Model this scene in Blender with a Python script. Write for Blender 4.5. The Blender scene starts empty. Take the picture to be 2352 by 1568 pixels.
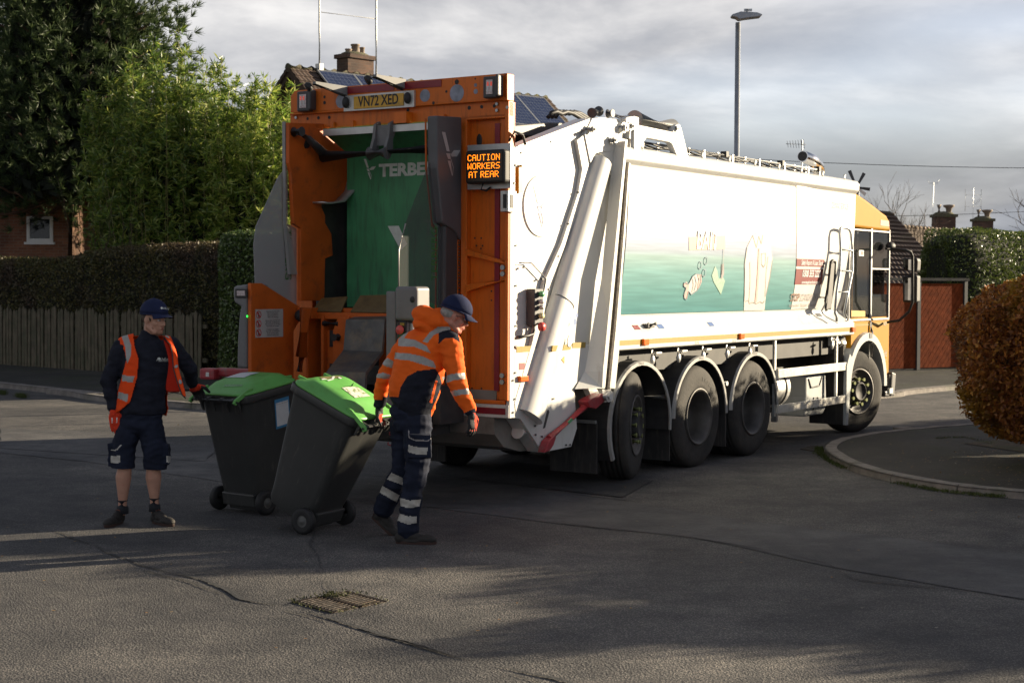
import bpy, bmesh, math, random
import numpy as np
from mathutils import Vector, Matrix, noise as mnoise
random.seed(7); NR = np.random.RandomState(7)
scene = bpy.context.scene
COL = scene.collection
rad = math.radians
# ---------------------------------------------------------------- camera
FPX, PITCH, ROLL, CAMH = 3649.1, 2.126, 0.237, 1.936
TX, TY, YAW = -0.022, 13.614, 33.369
cam = bpy.data.cameras.new('camera'); cam.sensor_width = 36.0; cam.lens = FPX / 2352 * 36
cam.clip_start = 0.1; cam.clip_end = 2000
cam.dof.use_dof = True; cam.dof.focus_distance = 12.6; cam.dof.aperture_fstop = 6.3
co = bpy.data.objects.new('camera', cam); COL.objects.link(co)
co.matrix_world = Matrix.Translation((0, 0, CAMH)) @ Matrix.Rotation(rad(90 - PITCH), 4, 'X') @ Matrix.Rotation(rad(ROLL), 4, 'Z')
scene.camera = co
# ---------------------------------------------------------------- light
SUN_AZ, SUN_EL = 68.0, 13.0         # azimuth clockwise from +Y
w = bpy.data.worlds.new('World'); scene.world = w; w.use_nodes = True
nt = w.node_tree; nt.nodes.clear()
def nn(t, **k):
    n = nt.nodes.new(t)
    for a, b in k.items(): setattr(n, a, b)
    return n
out = nn('ShaderNodeOutputWorld'); bg = nn('ShaderNodeBackground'); sky = nn('ShaderNodeTexSky')
sky.sky_type = 'NISHITA'; sky.sun_disc = False; sky.sun_elevation = rad(SUN_EL); sky.sun_rotation = rad(SUN_AZ)
sky.air_density = 1.0; sky.dust_density = 1.2
tc = nn('ShaderNodeTexCoord'); sep = nn('ShaderNodeSeparateXYZ'); nt.links.new(tc.outputs['Generated'], sep.inputs[0])
def M(op, a, b=None, cl=False):
    n = nt.nodes.new('ShaderNodeMath'); n.operation = op; n.use_clamp = cl
    for i, x in enumerate((a, b)):
        if x is None: continue
        if isinstance(x, (int, float)): n.inputs[i].default_value = x
        else: nt.links.new(x, n.inputs[i])
    return n.outputs[0]
den = M('ADD', M('MAXIMUM', sep.outputs[2], 0.0), 0.16)
cx_ = M('DIVIDE', sep.outputs[0], den); cy_ = M('DIVIDE', sep.outputs[1], den)
cmb = nn('ShaderNodeCombineXYZ'); nt.links.new(cx_, cmb.inputs[0]); nt.links.new(cy_, cmb.inputs[1])
def N(scale, det, loc, rough=.55, sc=(1, 1, 1)):
    mp = nn('ShaderNodeMapping'); mp.inputs['Location'].default_value = loc; mp.inputs['Scale'].default_value = sc
    nt.links.new(cmb.outputs[0], mp.inputs[0]); n = nn('ShaderNodeTexNoise')
    n.inputs['Scale'].default_value = scale; n.inputs['Detail'].default_value = det; n.inputs['Roughness'].default_value = rough
    n.inputs['Distortion'].default_value = .3
    nt.links.new(mp.outputs[0], n.inputs[0]); return n.outputs[0]
def ramp(x, stops):
    r = nn('ShaderNodeValToRGB'); e = r.color_ramp.elements
    while len(e) < len(stops): e.new(.5)
    for k, (p, c) in enumerate(stops):
        e[k].position = p; e[k].color = (c[0], c[1], c[2], 1)
    nt.links.new(x, r.inputs[0]); return r.outputs[0]
n1 = N(.8, 8, (3.1, .4, 0), .6); n2 = N(1.9, 7, (1.3, 7.2, 0), .55); n3 = N(.35, 3, (9, 2.2, 0))
shade = ramp(M('ADD', M('MULTIPLY', n1, .62), M('MULTIPLY', n2, .38)),
             [(.38, (1.08, 1.15, 1.31)), (.47, (1.50, 1.54, 1.64)), (.53, (2.0, 2.01, 2.06)), (.61, (2.8, 2.77, 2.74))])
gap = ramp(n3, [(.50, (0, 0, 0)), (.62, (1, 1, 1))])
mix = nn('ShaderNodeMixRGB'); nt.links.new(M('MULTIPLY', gap, .55), mix.inputs[0]); nt.links.new(shade, mix.inputs[1])
mul = nn('ShaderNodeMixRGB', blend_type='MULTIPLY'); mul.inputs[0].default_value = 1; nt.links.new(sky.outputs[0], mul.inputs[1]); mul.inputs[2].default_value = (.62, .60, .72, 1)
nt.links.new(mul.outputs[0], mix.inputs[2])
elev = ramp(sep.outputs[2], [(.0, (.84, .86, .90)), (.04, (.70, .73, .79)), (.075, (.74, .76, .82)), (.115, (1.55, 1.54, 1.53)), (.19, (1.45, 1.43, 1.42)), (.33, (1.25, 1.24, 1.24)), (.6, (.56, .60, .68))])
mul2 = nn('ShaderNodeMixRGB', blend_type='MULTIPLY'); mul2.inputs[0].default_value = 1; nt.links.new(mix.outputs[0], mul2.inputs[1]); nt.links.new(elev, mul2.inputs[2])
nt.links.new(mul2.outputs[0], bg.inputs[0]); bg.inputs[1].default_value = 0.095
nt.links.new(bg.outputs[0], out.inputs[0])
sl = bpy.data.lights.new('sun', 'SUN'); sl.energy = 5.0; sl.angle = rad(0.5); sl.color = (1.0, .84, .60)
so = bpy.data.objects.new('sun', sl); COL.objects.link(so)
sd = Vector((math.sin(rad(SUN_AZ)) * math.cos(rad(SUN_EL)), math.cos(rad(SUN_AZ)) * math.cos(rad(SUN_EL)), math.sin(rad(SUN_EL))))
so.rotation_euler = sd.to_track_quat('Z', 'Y').to_euler(); so.location = (20, 10, 20)
scene.view_settings.view_transform = 'Standard'; scene.view_settings.look = 'None'
scene.view_settings.exposure = 1.35; scene.view_settings.gamma = 1.0
scene.render.resolution_x = 1024; scene.render.resolution_y = 682
scene.render.engine = 'CYCLES'
try:
    scene.cycles.max_bounces = 6; scene.cycles.transparent_max_bounces = 12
except Exception: pass
# ---------------------------------------------------------------- photo rays -> places in the scene
_O = Vector((0, 0, CAMH)); _a = rad(YAW)
_F = Vector((math.sin(_a), math.cos(_a), 0)); _R = Vector((math.cos(_a), -math.sin(_a), 0)); _T = Vector((TX, TY, 0))
def ray(px, py):
    x, y = px - 1176, py - 784; r = rad(-ROLL)
    x, y = x * math.cos(r) - y * math.sin(r), x * math.sin(r) + y * math.cos(r)
    t = rad(PITCH)
    return Vector((x / FPX, math.cos(t) - y / FPX * math.sin(t), -y / FPX * math.cos(t) - math.sin(t)))
def G(px, py, z=0.0):
    r = ray(px, py); return _O + r * ((z - CAMH) / r.z)
def AT(px, py, D):
    r = ray(px, py); return _O + r * (D / r.y)
def proj(p):
    d = Vector(p) - _O; t = rad(PITCH)
    dep = d.y * math.cos(t) - d.z * math.sin(t); up = d.y * math.sin(t) + d.z * math.cos(t)
    x, y = FPX * d.x / dep, -FPX * up / dep; r = rad(ROLL)
    return 1176 + x * math.cos(r) - y * math.sin(r), 784 + x * math.sin(r) + y * math.cos(r)
def _loc(p):
    d = p - _T; return Vector((d.dot(_R), d.dot(_F), d.z))
def TV(px, py, v=0.0):              # truck-local (across, along, up) where across == v
    r = ray(px, py); return _loc(_O + r * ((v - (_O - _T).dot(_R)) / r.dot(_R)))
def TU(px, py, u=0.0):
    r = ray(px, py); return _loc(_O + r * ((u - (_O - _T).dot(_F)) / r.dot(_F)))
def crop(x0, y0, s): return lambda x, y: ((x0 + x / s) / 1.7415, (y0 + y / s) / 1.7415)
c1 = crop(940, 160, 1.96); c2 = crop(900, 900, 1.96); c3 = crop(380, 1180, 1.65); c4 = crop(1440, 1160, 1.508); c5 = crop(780, 1400, 1.96)
c6 = crop(1960, 360, 1.96); c7 = crop(1960, 1100, 1.96); c8 = crop(2400, 1200, 1.96); cA = crop(3000, 700, 2.614); cB = crop(2500, 400, 1.651); c9 = crop(3300, 1200, 1.96)
def UZ(c, pts, v=0.0): return [tuple(TV(*c(*p), v)[1:]) for p in pts]
def VZ(c, pts, u=0.0): return [(q[0], q[2]) for q in (TU(*c(*p), u) for p in pts)]
# ---------------------------------------------------------------- materials
MATS = {}
def mat(name, col, rough=.55, metal=0.0, var=.12, scale=6.0, bump=0.0, bscale=60.0, dirt=None, dscale=1.2, dlo=.5, dhi=.72,
        emit=0.0, coat=0.0, spec=.5, streak=False, alpha=1.0):
    if name in MATS: return MATS[name]
    m = bpy.data.materials.new(name); m.use_nodes = True; t = m.node_tree; b = t.nodes['Principled BSDF']
    L = t.links.new; tcn = t.nodes.new('ShaderNodeTexCoord')
    no = t.nodes.new('ShaderNodeTexNoise'); no.inputs['Scale'].default_value = scale; no.inputs['Detail'].default_value = 5
    L(tcn.outputs['Object'], no.inputs[0])
    r = t.nodes.new('ShaderNodeValToRGB'); e = r.color_ramp.elements
    c = Vector(col[:3])
    e[0].position = .3; e[0].color = (*(c * (1 - var)), 1); e[1].position = .7; e[1].color = (*[min(1, x * (1 + var)) for x in c], 1)
    L(no.outputs[0], r.inputs[0]); last = r.outputs[0]
    if dirt is not None:
        n2 = t.nodes.new('ShaderNodeTexNoise'); n2.inputs['Scale'].default_value = dscale; n2.inputs['Detail'].default_value = 9; n2.inputs['Roughness'].default_value = .68
        if streak:
            mp = t.nodes.new('ShaderNodeMapping'); mp.inputs['Scale'].default_value = (7, 7, .9); L(tcn.outputs['Object'], mp.inputs[0]); L(mp.outputs[0], n2.inputs[0])
        else: L(tcn.outputs['Object'], n2.inputs[0])
        r2 = t.nodes.new('ShaderNodeValToRGB'); r2.color_ramp.elements[0].position = dlo; r2.color_ramp.elements[1].position = dhi
        L(n2.outputs[0], r2.inputs[0]); mx = t.nodes.new('ShaderNodeMixRGB'); L(r2.outputs[0], mx.inputs[0]); L(last, mx.inputs[1])
        mx.inputs[2].default_value = (*dirt, 1); last = mx.outputs[0]
    L(last, b.inputs['Base Color'])
    b.inputs['Roughness'].default_value = rough; b.inputs['Metallic'].default_value = metal
    b.inputs['Specular IOR Level'].default_value = spec
    if coat: b.inputs['Coat Weight'].default_value = coat; b.inputs['Coat Roughness'].default_value = .08
    if emit: b.inputs['Emission Color'].default_value = (*col[:3], 1); b.inputs['Emission Strength'].default_value = emit
    if alpha < 1: b.inputs['Alpha'].default_value = alpha
    if bump:
        n3 = t.nodes.new('ShaderNodeTexNoise'); n3.inputs['Scale'].default_value = bscale; n3.inputs['Detail'].default_value = 4
        L(tcn.outputs['Object'], n3.inputs[0]); bp = t.nodes.new('ShaderNodeBump'); bp.inputs['Strength'].default_value = bump
        bp.inputs['Distance'].default_value = .02
        L(n3.outputs[0], bp.inputs['Height']); L(bp.outputs[0], b.inputs['Normal'])
    MATS[name] = m; return m
def leafmat(name, cols, rough=.5, trans=.25, patch=None, pscale=1.0, spec=.4):
    """leaves: colour differs from leaf to leaf (random per island) and in broad patches"""
    m = bpy.data.materials.new(name); m.use_nodes = True; t = m.node_tree; b = t.nodes['Principled BSDF']; L = t.links.new
    g = t.nodes.new('ShaderNodeNewGeometry'); r = t.nodes.new('ShaderNodeValToRGB'); e = r.color_ramp.elements
    while len(e) < len(cols): e.new(.5)
    for k, c in enumerate(cols): e[k].position = k / (len(cols) - 1); e[k].color = (*c, 1)
    L(g.outputs['Random Per Island'], r.inputs[0]); last = r.outputs[0]
    if patch:
        tcn = t.nodes.new('ShaderNodeTexCoord'); no = t.nodes.new('ShaderNodeTexNoise'); no.inputs['Scale'].default_value = pscale; no.inputs['Detail'].default_value = 3
        L(tcn.outputs['Object'], no.inputs[0]); r2 = t.nodes.new('ShaderNodeValToRGB'); r2.color_ramp.elements[0].position = .5; r2.color_ramp.elements[1].position = .64
        L(no.outputs[0], r2.inputs[0]); mx = t.nodes.new('ShaderNodeMixRGB'); L(r2.outputs[0], mx.inputs[0]); L(last, mx.inputs[1]); mx.inputs[2].default_value = (*patch, 1); last = mx.outputs[0]
    L(last, b.inputs['Base Color']); b.inputs['Roughness'].default_value = rough; b.inputs['Specular IOR Level'].default_value = spec
    if trans:
        tr = t.nodes.new('ShaderNodeBsdfTranslucent'); L(last, tr.inputs[0]); ms = t.nodes.new('ShaderNodeMixShader'); ms.inputs[0].default_value = trans
        L(b.outputs[0], ms.inputs[1]); L(tr.outputs[0], ms.inputs[2]); L(ms.outputs[0], t.nodes['Material Output'].inputs[0])
    return m
# ---------------------------------------------------------------- mesh building
def tag(o, label=None, cat=None, group=None, kind=None):
    if label: o['label'] = label
    if cat: o['category'] = cat
    if group: o['group'] = group
    if kind: o['kind'] = kind
    return o
def empty(name, loc=(0, 0, 0), rz=0.0, label=None, cat=None, group=None, mw=None):
    o = bpy.data.objects.new(name, None); COL.objects.link(o); o.empty_display_size = .2
    if mw is not None: o.matrix_world = mw
    else: o.location = loc; o.rotation_euler = (0, 0, rz)
    return tag(o, label, cat, group)
def basis(d):
    d = Vector(d).normalized(); a = Vector((0, 0, 1)) if abs(d.z) < .9 else Vector((1, 0, 0))
    x = d.cross(a).normalized(); return x, x.cross(d).normalized(), d
class MB:
    def __init__(s): s.v = []; s.f = []; s.m = []; s.s = []
    def add(s, vs, fs, mi=0, sm=False):
        o = len(s.v); s.v += [tuple(p) for p in vs]
        for f in fs: s.f.append([i + o for i in f]); s.m.append(mi); s.s.append(sm)
        return s
    def box(s, a, b, mi=0, R=None, piv=None):
        x0, y0, z0 = a; x1, y1, z1 = b
        vs = [Vector(p) for p in ((x0, y0, z0), (x1, y0, z0), (x1, y1, z0), (x0, y1, z0), (x0, y0, z1), (x1, y0, z1), (x1, y1, z1), (x0, y1, z1))]
        if R is not None:
            c = Vector(piv) if piv is not None else (Vector(a) + Vector(b)) / 2
            vs = [R @ (p - c) + c for p in vs]
        return s.add(vs, [(0, 3, 2, 1), (4, 5, 6, 7), (0, 1, 5, 4), (1, 2, 6, 5), (2, 3, 7, 6), (3, 0, 4, 7)], mi)
    def prism(s, poly, ax, t0, t1, mi=0):
        def P(p, t): return {0: (t, p[0], p[1]), 1: (p[0], t, p[1]), 2: (p[0], p[1], t)}[ax]
        n = len(poly); vs = [P(p, t0) for p in poly] + [P(p, t1) for p in poly]
        fs = [list(range(n))[::-1], list(range(n, 2 * n))] + [(i, (i + 1) % n, (i + 1) % n + n, i + n) for i in range(n)]
        return s.add(vs, fs, mi)
    def tube(s, pts, r, n=8, mi=0, sm=True):
        pts = [Vector(p) for p in pts]; rs = r if isinstance(r, (list, tuple)) else [r] * len(pts); vs = []; fs = []
        px = None
        for i, p in enumerate(pts):
            d = (pts[min(i + 1, len(pts) - 1)] - pts[max(i - 1, 0)]).normalized()
            if px is None: x, y, _ = basis(d)
            else:
                x = (px - d * px.dot(d)); x = x.normalized() if x.length > 1e-6 else basis(d)[0]; y = d.cross(x)
            px = x
            for k in range(n):
                a = 2 * math.pi * k / n; vs.append(p + (x * math.cos(a) + y * math.sin(a)) * rs[i])
        for i in range(len(pts) - 1):
            for k in range(n): fs.append((i * n + k, i * n + (k + 1) % n, (i + 1) * n + (k + 1) % n, (i + 1) * n + k))
        s.add(vs, fs, mi, sm)
        o = len(s.v) - len(vs); s.f.append([o + k for k in range(n)][::-1]); s.m.append(mi); s.s.append(False)
        s.f.append([o + (len(pts) - 1) * n + k for k in range(n)]); s.m.append(mi); s.s.append(False)
        return s
    def cyl(s, a, b, r, r2=None, n=16, mi=0): return s.tube([a, b], [r, r if r2 is None else r2], n, mi)
    def lathe(s, prof, o, ax, n=32, mi=0, sm=True, mis=None):
        x, y, d = basis(ax); o = Vector(o); vs = []; fs = []
        for (r, h) in prof:
            for k in range(n):
                a = 2 * math.pi * k / n; vs.append(o + d * h + (x * math.cos(a) + y * math.sin(a)) * r)
        base = len(s.v); s.v += [tuple(p) for p in vs]
        for i in range(len(prof) - 1):
            for k in range(n):
                s.f.append([base + j for j in (i * n + k, i * n + (k + 1) % n, (i + 1) * n + (k + 1) % n, (i + 1) * n + k)])
                s.m.append(mis[i] if mis else mi); s.s.append(sm)
        return s
    def ell(s, c, r, R=None, nu=16, nv=10, mi=0, sm=True):
        c = Vector(c); r = r if isinstance(r, (tuple, list)) else (r, r, r); vs = []; fs = []
        for j in range(1, nv):
            t = math.pi * j / nv
            for i in range(nu):
                a = 2 * math.pi * i / nu; p = Vector((r[0] * math.sin(t) * math.cos(a), r[1] * math.sin(t) * math.sin(a), r[2] * math.cos(t)))
                vs.append(c + (R @ p if R is not None else p))
        for p in ((0, 0, r[2]), (0, 0, -r[2])): p = Vector(p); vs.append(c + (R @ p if R is not None else p))
        T = len(vs) - 2
        for j in range(nv - 2):
            for i in range(nu): fs.append((j * nu + i, (j + 1) * nu + i, (j + 1) * nu + (i + 1) % nu, j * nu + (i + 1) % nu))
        for i in range(nu): fs.append((T, i, (i + 1) % nu)); fs.append((T + 1, (nv - 2) * nu + (i + 1) % nu, (nv - 2) * nu + i))
        return s.add(vs, fs, mi, sm)
    def grid(s, rows, mi=0, sm=True, closed=False):
        n = len(rows[0]); vs = [p for r in rows for p in r]; fs = []
        for i in range(len(rows) - 1):
            for k in range(n if closed else n - 1): fs.append((i * n + k, i * n + (k + 1) % n, (i + 1) * n + (k + 1) % n, (i + 1) * n + k))
        return s.add(vs, fs, mi, sm)
    def build(s, name, mats, parent=None, bevel=0.0, seg=2, solid=0.0, sub=0, fix=True, T=None):
        me = bpy.data.meshes.new(name); me.from_pydata(s.v, [], s.f)
        mats = mats if isinstance(mats, (list, tuple)) else [mats]
        for m in mats: me.materials.append(m)
        me.polygons.foreach_set('material_index', s.m); me.polygons.foreach_set('use_smooth', s.s)
        if T is not None: me.transform(T)
        if fix:
            bm = bmesh.new(); bm.from_mesh(me); bmesh.ops.recalc_face_normals(bm, faces=bm.faces); bm.to_mesh(me); bm.free()
        me.update(); o = bpy.data.objects.new(name, me); COL.objects.link(o)
        if parent is not None: o.parent = parent
        if solid: md = o.modifiers.new('s', 'SOLIDIFY'); md.thickness = solid; md.offset = 0
        if sub: md = o.modifiers.new('u', 'SUBSURF'); md.levels = sub; md.render_levels = sub
        if bevel:
            md = o.modifiers.new('b', 'BEVEL'); md.width = bevel; md.segments = seg; md.limit_method = 'ANGLE'; md.angle_limit = rad(40)
        return o
def text_mesh(txt, size, bold=0.0, xs=1.0):
    cu = bpy.data.curves.new('t', 'FONT'); cu.body = txt; cu.size = size; cu.align_x = 'CENTER'; cu.align_y = 'CENTER'
    cu.offset = bold; cu.resolution_u = 3
    o = bpy.data.objects.new('t', cu); COL.objects.link(o)
    dg = bpy.context.evaluated_depsgraph_get(); me = bpy.data.meshes.new_from_object(o.evaluated_get(dg))
    bpy.data.objects.remove(o); bpy.data.curves.remove(cu)
    if xs != 1.0: me.transform(Matrix.Diagonal((xs, 1, 1, 1)))
    return me
def letters(txt, size, c, X, Y, m, parent, name='lettering', bold=0.0, xs=1.0, f=None, th=0.0, fit=None):
    """flat lettering centred at c with reading direction X and up direction Y"""
    me = text_mesh(txt, size, bold, xs)
    if fit:
        xx = [v.co.x for v in me.vertices]; me.transform(Matrix.Diagonal((fit / (max(xx) - min(xx)), 1, 1, 1)))
    X = Vector(X).normalized(); Y = Vector(Y).normalized(); Z = X.cross(Y)
    Mx = Matrix((X, Y, Z)).transposed().to_4x4(); Mx.translation = Vector(c); me.transform(Mx)
    if f:
        for v in me.vertices: v.co = f(v.co)
    me.materials.clear(); me.materials.append(m)
    o = bpy.data.objects.new(name, me); COL.objects.link(o); o.parent = parent
    return o
def inpoly(x, y, P):
    r = False; j = len(P) - 1
    for i in range(len(P)):
        if (P[i][1] > y) != (P[j][1] > y) and x < (P[j][0] - P[i][0]) * (y - P[i][1]) / (P[j][1] - P[i][1]) + P[i][0]: r = not r
        j = i
    return r
def leaves(name, C_, D_, L_, W_, m, parent, U=None):
    """one mesh of leaf-shaped faces: centres C_, directions D_, lengths L_, widths W_"""
    n = len(C_); C_ = np.asarray(C_, float); D_ = np.asarray(D_, float); D_ /= np.linalg.norm(D_, axis=1)[:, None] + 1e-9
    if U is None: U = NR.normal(size=(n, 3))
    S = np.cross(D_, U); S /= np.linalg.norm(S, axis=1)[:, None] + 1e-9
    L_ = np.broadcast_to(L_, (n,))[:, None]; W_ = np.broadcast_to(W_, (n,))[:, None]
    V = np.stack([C_ - D_ * L_ * .5, C_ + S * W_ * .5 - D_ * L_ * .05, C_ + D_ * L_ * .5, C_ - S * W_ * .5 - D_ * L_ * .05], 1).reshape(-1, 3)
    me = bpy.data.meshes.new(name); me.vertices.add(4 * n); me.vertices.foreach_set('co', V.ravel())
    me.loops.add(4 * n); me.loops.foreach_set('vertex_index', np.arange(4 * n)); me.polygons.add(n)
    me.polygons.foreach_set('loop_start', np.arange(n) * 4); me.update(calc_edges=True); me.validate()
    me.materials.append(m); o = bpy.data.objects.new(name, me); COL.objects.link(o)
    if parent is not None: o.parent = parent
    return o
# organic surfaces: rough solids fused by a voxel remesh, then smoothed and given folds
def organic(name, mb, voxel, mats, parent, matf=None, smooth=6, fold=0.0, fscale=9.0, tx=None):
    me = bpy.data.meshes.new('x'); me.from_pydata(mb.v, [], mb.f)
    bm = bmesh.new(); bm.from_mesh(me); bmesh.ops.recalc_face_normals(bm, faces=bm.faces); bm.to_mesh(me); bm.free()
    o = bpy.data.objects.new('x', me); COL.objects.link(o)
    r = o.modifiers.new('r', 'REMESH'); r.mode = 'VOXEL'; r.voxel_size = voxel; r.use_smooth_shade = True
    if smooth: k = o.modifiers.new('k', 'SMOOTH'); k.iterations = smooth; k.factor = .5
    dg = bpy.context.evaluated_depsgraph_get(); me2 = bpy.data.meshes.new_from_object(o.evaluated_get(dg)); bpy.data.objects.remove(o)
    if fold:
        co_ = [v.co.copy() for v in me2.vertices]; no_ = [v.normal.copy() for v in me2.vertices]
        for v, c_, n_ in zip(me2.vertices, co_, no_):
            q = Vector((c_.x * fscale, c_.y * fscale, c_.z * fscale * 1.9))
            a = 1 - abs(mnoise.noise(q)) * 2.2; b_ = mnoise.noise(q * 2.3 + Vector((5, 1, 3)))
            v.co = c_ + n_ * fold * (a * .8 + b_ * .4 - .45)
    me2.materials.clear(); mats = mats if isinstance(mats, (list, tuple)) else [mats]
    for m in mats: me2.materials.append(m)
    me2.polygons.foreach_set('use_smooth', [True] * len(me2.polygons))
    if matf: me2.polygons.foreach_set('material_index', [matf(p.center, p.normal) for p in me2.polygons])
    me2.name = name; o = bpy.data.objects.new(name, me2); COL.objects.link(o)
    if parent is not None: o.parent = parent; o.matrix_parent_inverse = parent.matrix_basis.inverted()
    return o
def wchild(o, parent):                # parent a mesh that was built in world coordinates
    o.parent = parent; o.matrix_parent_inverse = parent.matrix_basis.inverted(); return o
# ================================================================ GROUND
def asphalt(name, lo, hi, warm, agg=70.0, bump=.55, rough=.82, patch=None):
    m = bpy.data.materials.new(name); m.use_nodes = True; t = m.node_tree; b = t.nodes['Principled BSDF']; L = t.links.new
    tcn = t.nodes.new('ShaderNodeTexCoord')
    def no(sc, det, ro=.6, src=None):
        n = t.nodes.new('ShaderNodeTexNoise'); n.inputs['Scale'].default_value = sc; n.inputs['Detail'].default_value = det; n.inputs['Roughness'].default_value = ro
        L(src or tcn.outputs['Object'], n.inputs[0]); return n.outputs[0]
    def rp(x, a, ca, b_, cb):
        r = t.nodes.new('ShaderNodeValToRGB'); e = r.color_ramp.elements; e[0].position = a; e[0].color = (*ca, 1); e[1].position = b_; e[1].color = (*cb, 1); L(x, r.inputs[0]); return r.outputs[0]
    def mx(f, a, b_, bt='MIX'):
        n = t.nodes.new('ShaderNodeMixRGB'); n.blend_type = bt
        if isinstance(f, float): n.inputs[0].default_value = f
        else: L(f, n.inputs[0])
        L(a, n.inputs[1]); L(b_, n.inputs[2]); return n.outputs[0]
    vo = t.nodes.new('ShaderNodeTexVoronoi'); vo.inputs['Scale'].default_value = agg; L(tcn.outputs['Object'], vo.inputs[0])
    stone = rp(vo.outputs['Distance'], .10, tuple(x * 1.7 for x in warm), .46, tuple(x * .55 for x in lo))
    fine = rp(no(agg * 1.3, 3, .7), .35, lo, .68, hi)
    c = mx(.5, stone, fine)
    big = rp(no(.35, 8, .62), .38, (.52, .53, .57), .62, (1.3, 1.27, 1.22)); c = mx(1.0, c, big, 'MULTIPLY')
    mid = rp(no(2.2, 9, .75), .40, (.66, .67, .70), .58, (1.1, 1.09, 1.08)); c = mx(1.0, c, mid, 'MULTIPLY')
    mp = t.nodes.new('ShaderNodeMapping'); mp.inputs['Rotation'].default_value = (0, 0, rad(52)); mp.inputs['Scale'].default_value = (.25, 2.4, 1); L(tcn.outputs['Object'], mp.inputs[0])
    st = rp(no(1.0, 9, .72, mp.outputs[0]), .60, (1, 1, 1), .74, (.62, .62, .64)); c = mx(1.0, c, st, 'MULTIPLY')
    if patch: c = mx(rp(no(.9, 9, .75), .50, (0, 0, 0), .64, (.8, .8, .8)), c, rp(no(9, 4), .3, patch, .7, tuple(x * .6 for x in patch)))
    c = mx(1.0, c, rp(no(.16, 5, .6), .42, (.80, .80, .82), .58, (1.12, 1.1, 1.08)), 'MULTIPLY')
    L(c, b.inputs['Base Color']); b.inputs['Roughness'].default_value = rough; b.inputs['Specular IOR Level'].default_value = .5
    bp = t.nodes.new('ShaderNodeBump'); bp.inputs['Strength'].default_value = bump; bp.inputs['Distance'].default_value = .012
    inv = t.nodes.new('ShaderNodeMath'); inv.operation = 'SUBTRACT'; inv.inputs[0].default_value = 1; L(vo.outputs['Distance'], inv.inputs[1])
    ad = t.nodes.new('ShaderNodeMath'); ad.operation = 'ADD'; L(inv.outputs[0], ad.inputs[0]); L(no(agg * 1.6, 3), ad.inputs[1])
    L(ad.outputs[0], bp.inputs['Height']); L(bp.outputs[0], b.inputs['Normal'])
    return m
m_road = asphalt('asphalt_chippings', (.048, .050, .056), (.225, .215, .20), (.26, .24, .215), 74, .75)
m_fine = asphalt('asphalt_fine', (.085, .087, .094), (.165, .162, .158), (.17, .165, .155), 150, .4)
m_pave = asphalt('pavement_asphalt', (.032, .033, .030), (.075, .072, .062), (.075, .068, .055), 110, .6, patch=(.035, .045, .016))
m_kerb = mat('kerb_concrete', (.20, .18, .165), .85, var=.25, scale=9, bump=.5, bscale=80, dirt=(.07, .08, .04), dscale=1.5, dlo=.52, dhi=.75)
m_crack = mat('crack', (.026, .026, .027), .95)
m_tar = mat('tar', (.045, .045, .046), .8, bump=.4)
m_soil = mat('soil', (.05, .038, .025), .95, var=.4, scale=8, bump=.8, bscale=25, dirt=(.035, .05, .015), dscale=2)
def struct(o): o['kind'] = 'structure'; return o
def dome(name, z, m, half=190, flat=30):
    mb = MB(); mb.add([(-half, -60, z), (half, -60, z), (half, 320, z), (-half, 320, z)], [(0, 1, 2, 3)]); return struct(mb.build(name, m))
dome('road', 0.0, m_road)
def sheet(name, pts, z, m, kind='structure'):
    mb = MB(); mb.add([(p[0], p[1], z) for p in pts], [list(range(len(pts)))]); o = mb.build(name, m)
    if o.data.polygons[0].normal.z < 0: o.data.flip_normals()
    return struct(o)
def rough_line(pts, step=.12, amp=.03, seed=0):
    out = []; r = random.Random(seed)
    for i in range(len(pts) - 1):
        a, b = Vector(pts[i][:2]), Vector(pts[i + 1][:2]); n = max(1, int((b - a).length / step)); d = (b - a).normalized(); q = Vector((-d.y, d.x))
        for k in range(n):
            p = a.lerp(b, k / n); out.append(p + q * amp * mnoise.noise(Vector((p.x * 2.1 + seed, p.y * 2.1, seed))) * 2 + q * r.uniform(-1, 1) * amp * .25)
    out.append(Vector(pts[-1][:2])); return out
def gv(L_): return [G(x, y) for x, y in L_]
# finer resurfaced strips crossing the junction
p_up = rough_line(gv([(-300, 985), (100, 1010), (560, 1065), (980, 1098), (1360, 1140), (1700, 1195), (2100, 1240), (2500, 1290)]), .2, .012, 3)
p_dn = rough_line(gv([(2500, 1400), (2200, 1352), (1900, 1300), (1600, 1235), (1300, 1205), (980, 1165), (600, 1120), (200, 1060), (-300, 1010)]), .2, .02, 4)
sheet('road_patch', p_up + p_dn, .004, m_fine)
m_dark = asphalt('asphalt_patch_dark', (.035, .036, .040), (.10, .098, .095), (.10, .095, .088), 120, .5)
def patch(px, m, z, seed):
    L_ = rough_line(gv(px + [px[0]]), .1, .012, seed); sheet('road_patch', L_, z, m)
patch([(0, 985), (180, 990), (330, 1012), (500, 1030), (470, 1060), (240, 1046), (0, 1030)], m_fine, .008, 31)
patch([(1180, 1062), (1360, 1085), (1500, 1105), (1430, 1143), (1250, 1122), (1060, 1100)], m_dark, .008, 32)
p3 = rough_line(gv([(2600, 2300), (700, 1690), (-100, 1600)]), .15, .02, 7)
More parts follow.
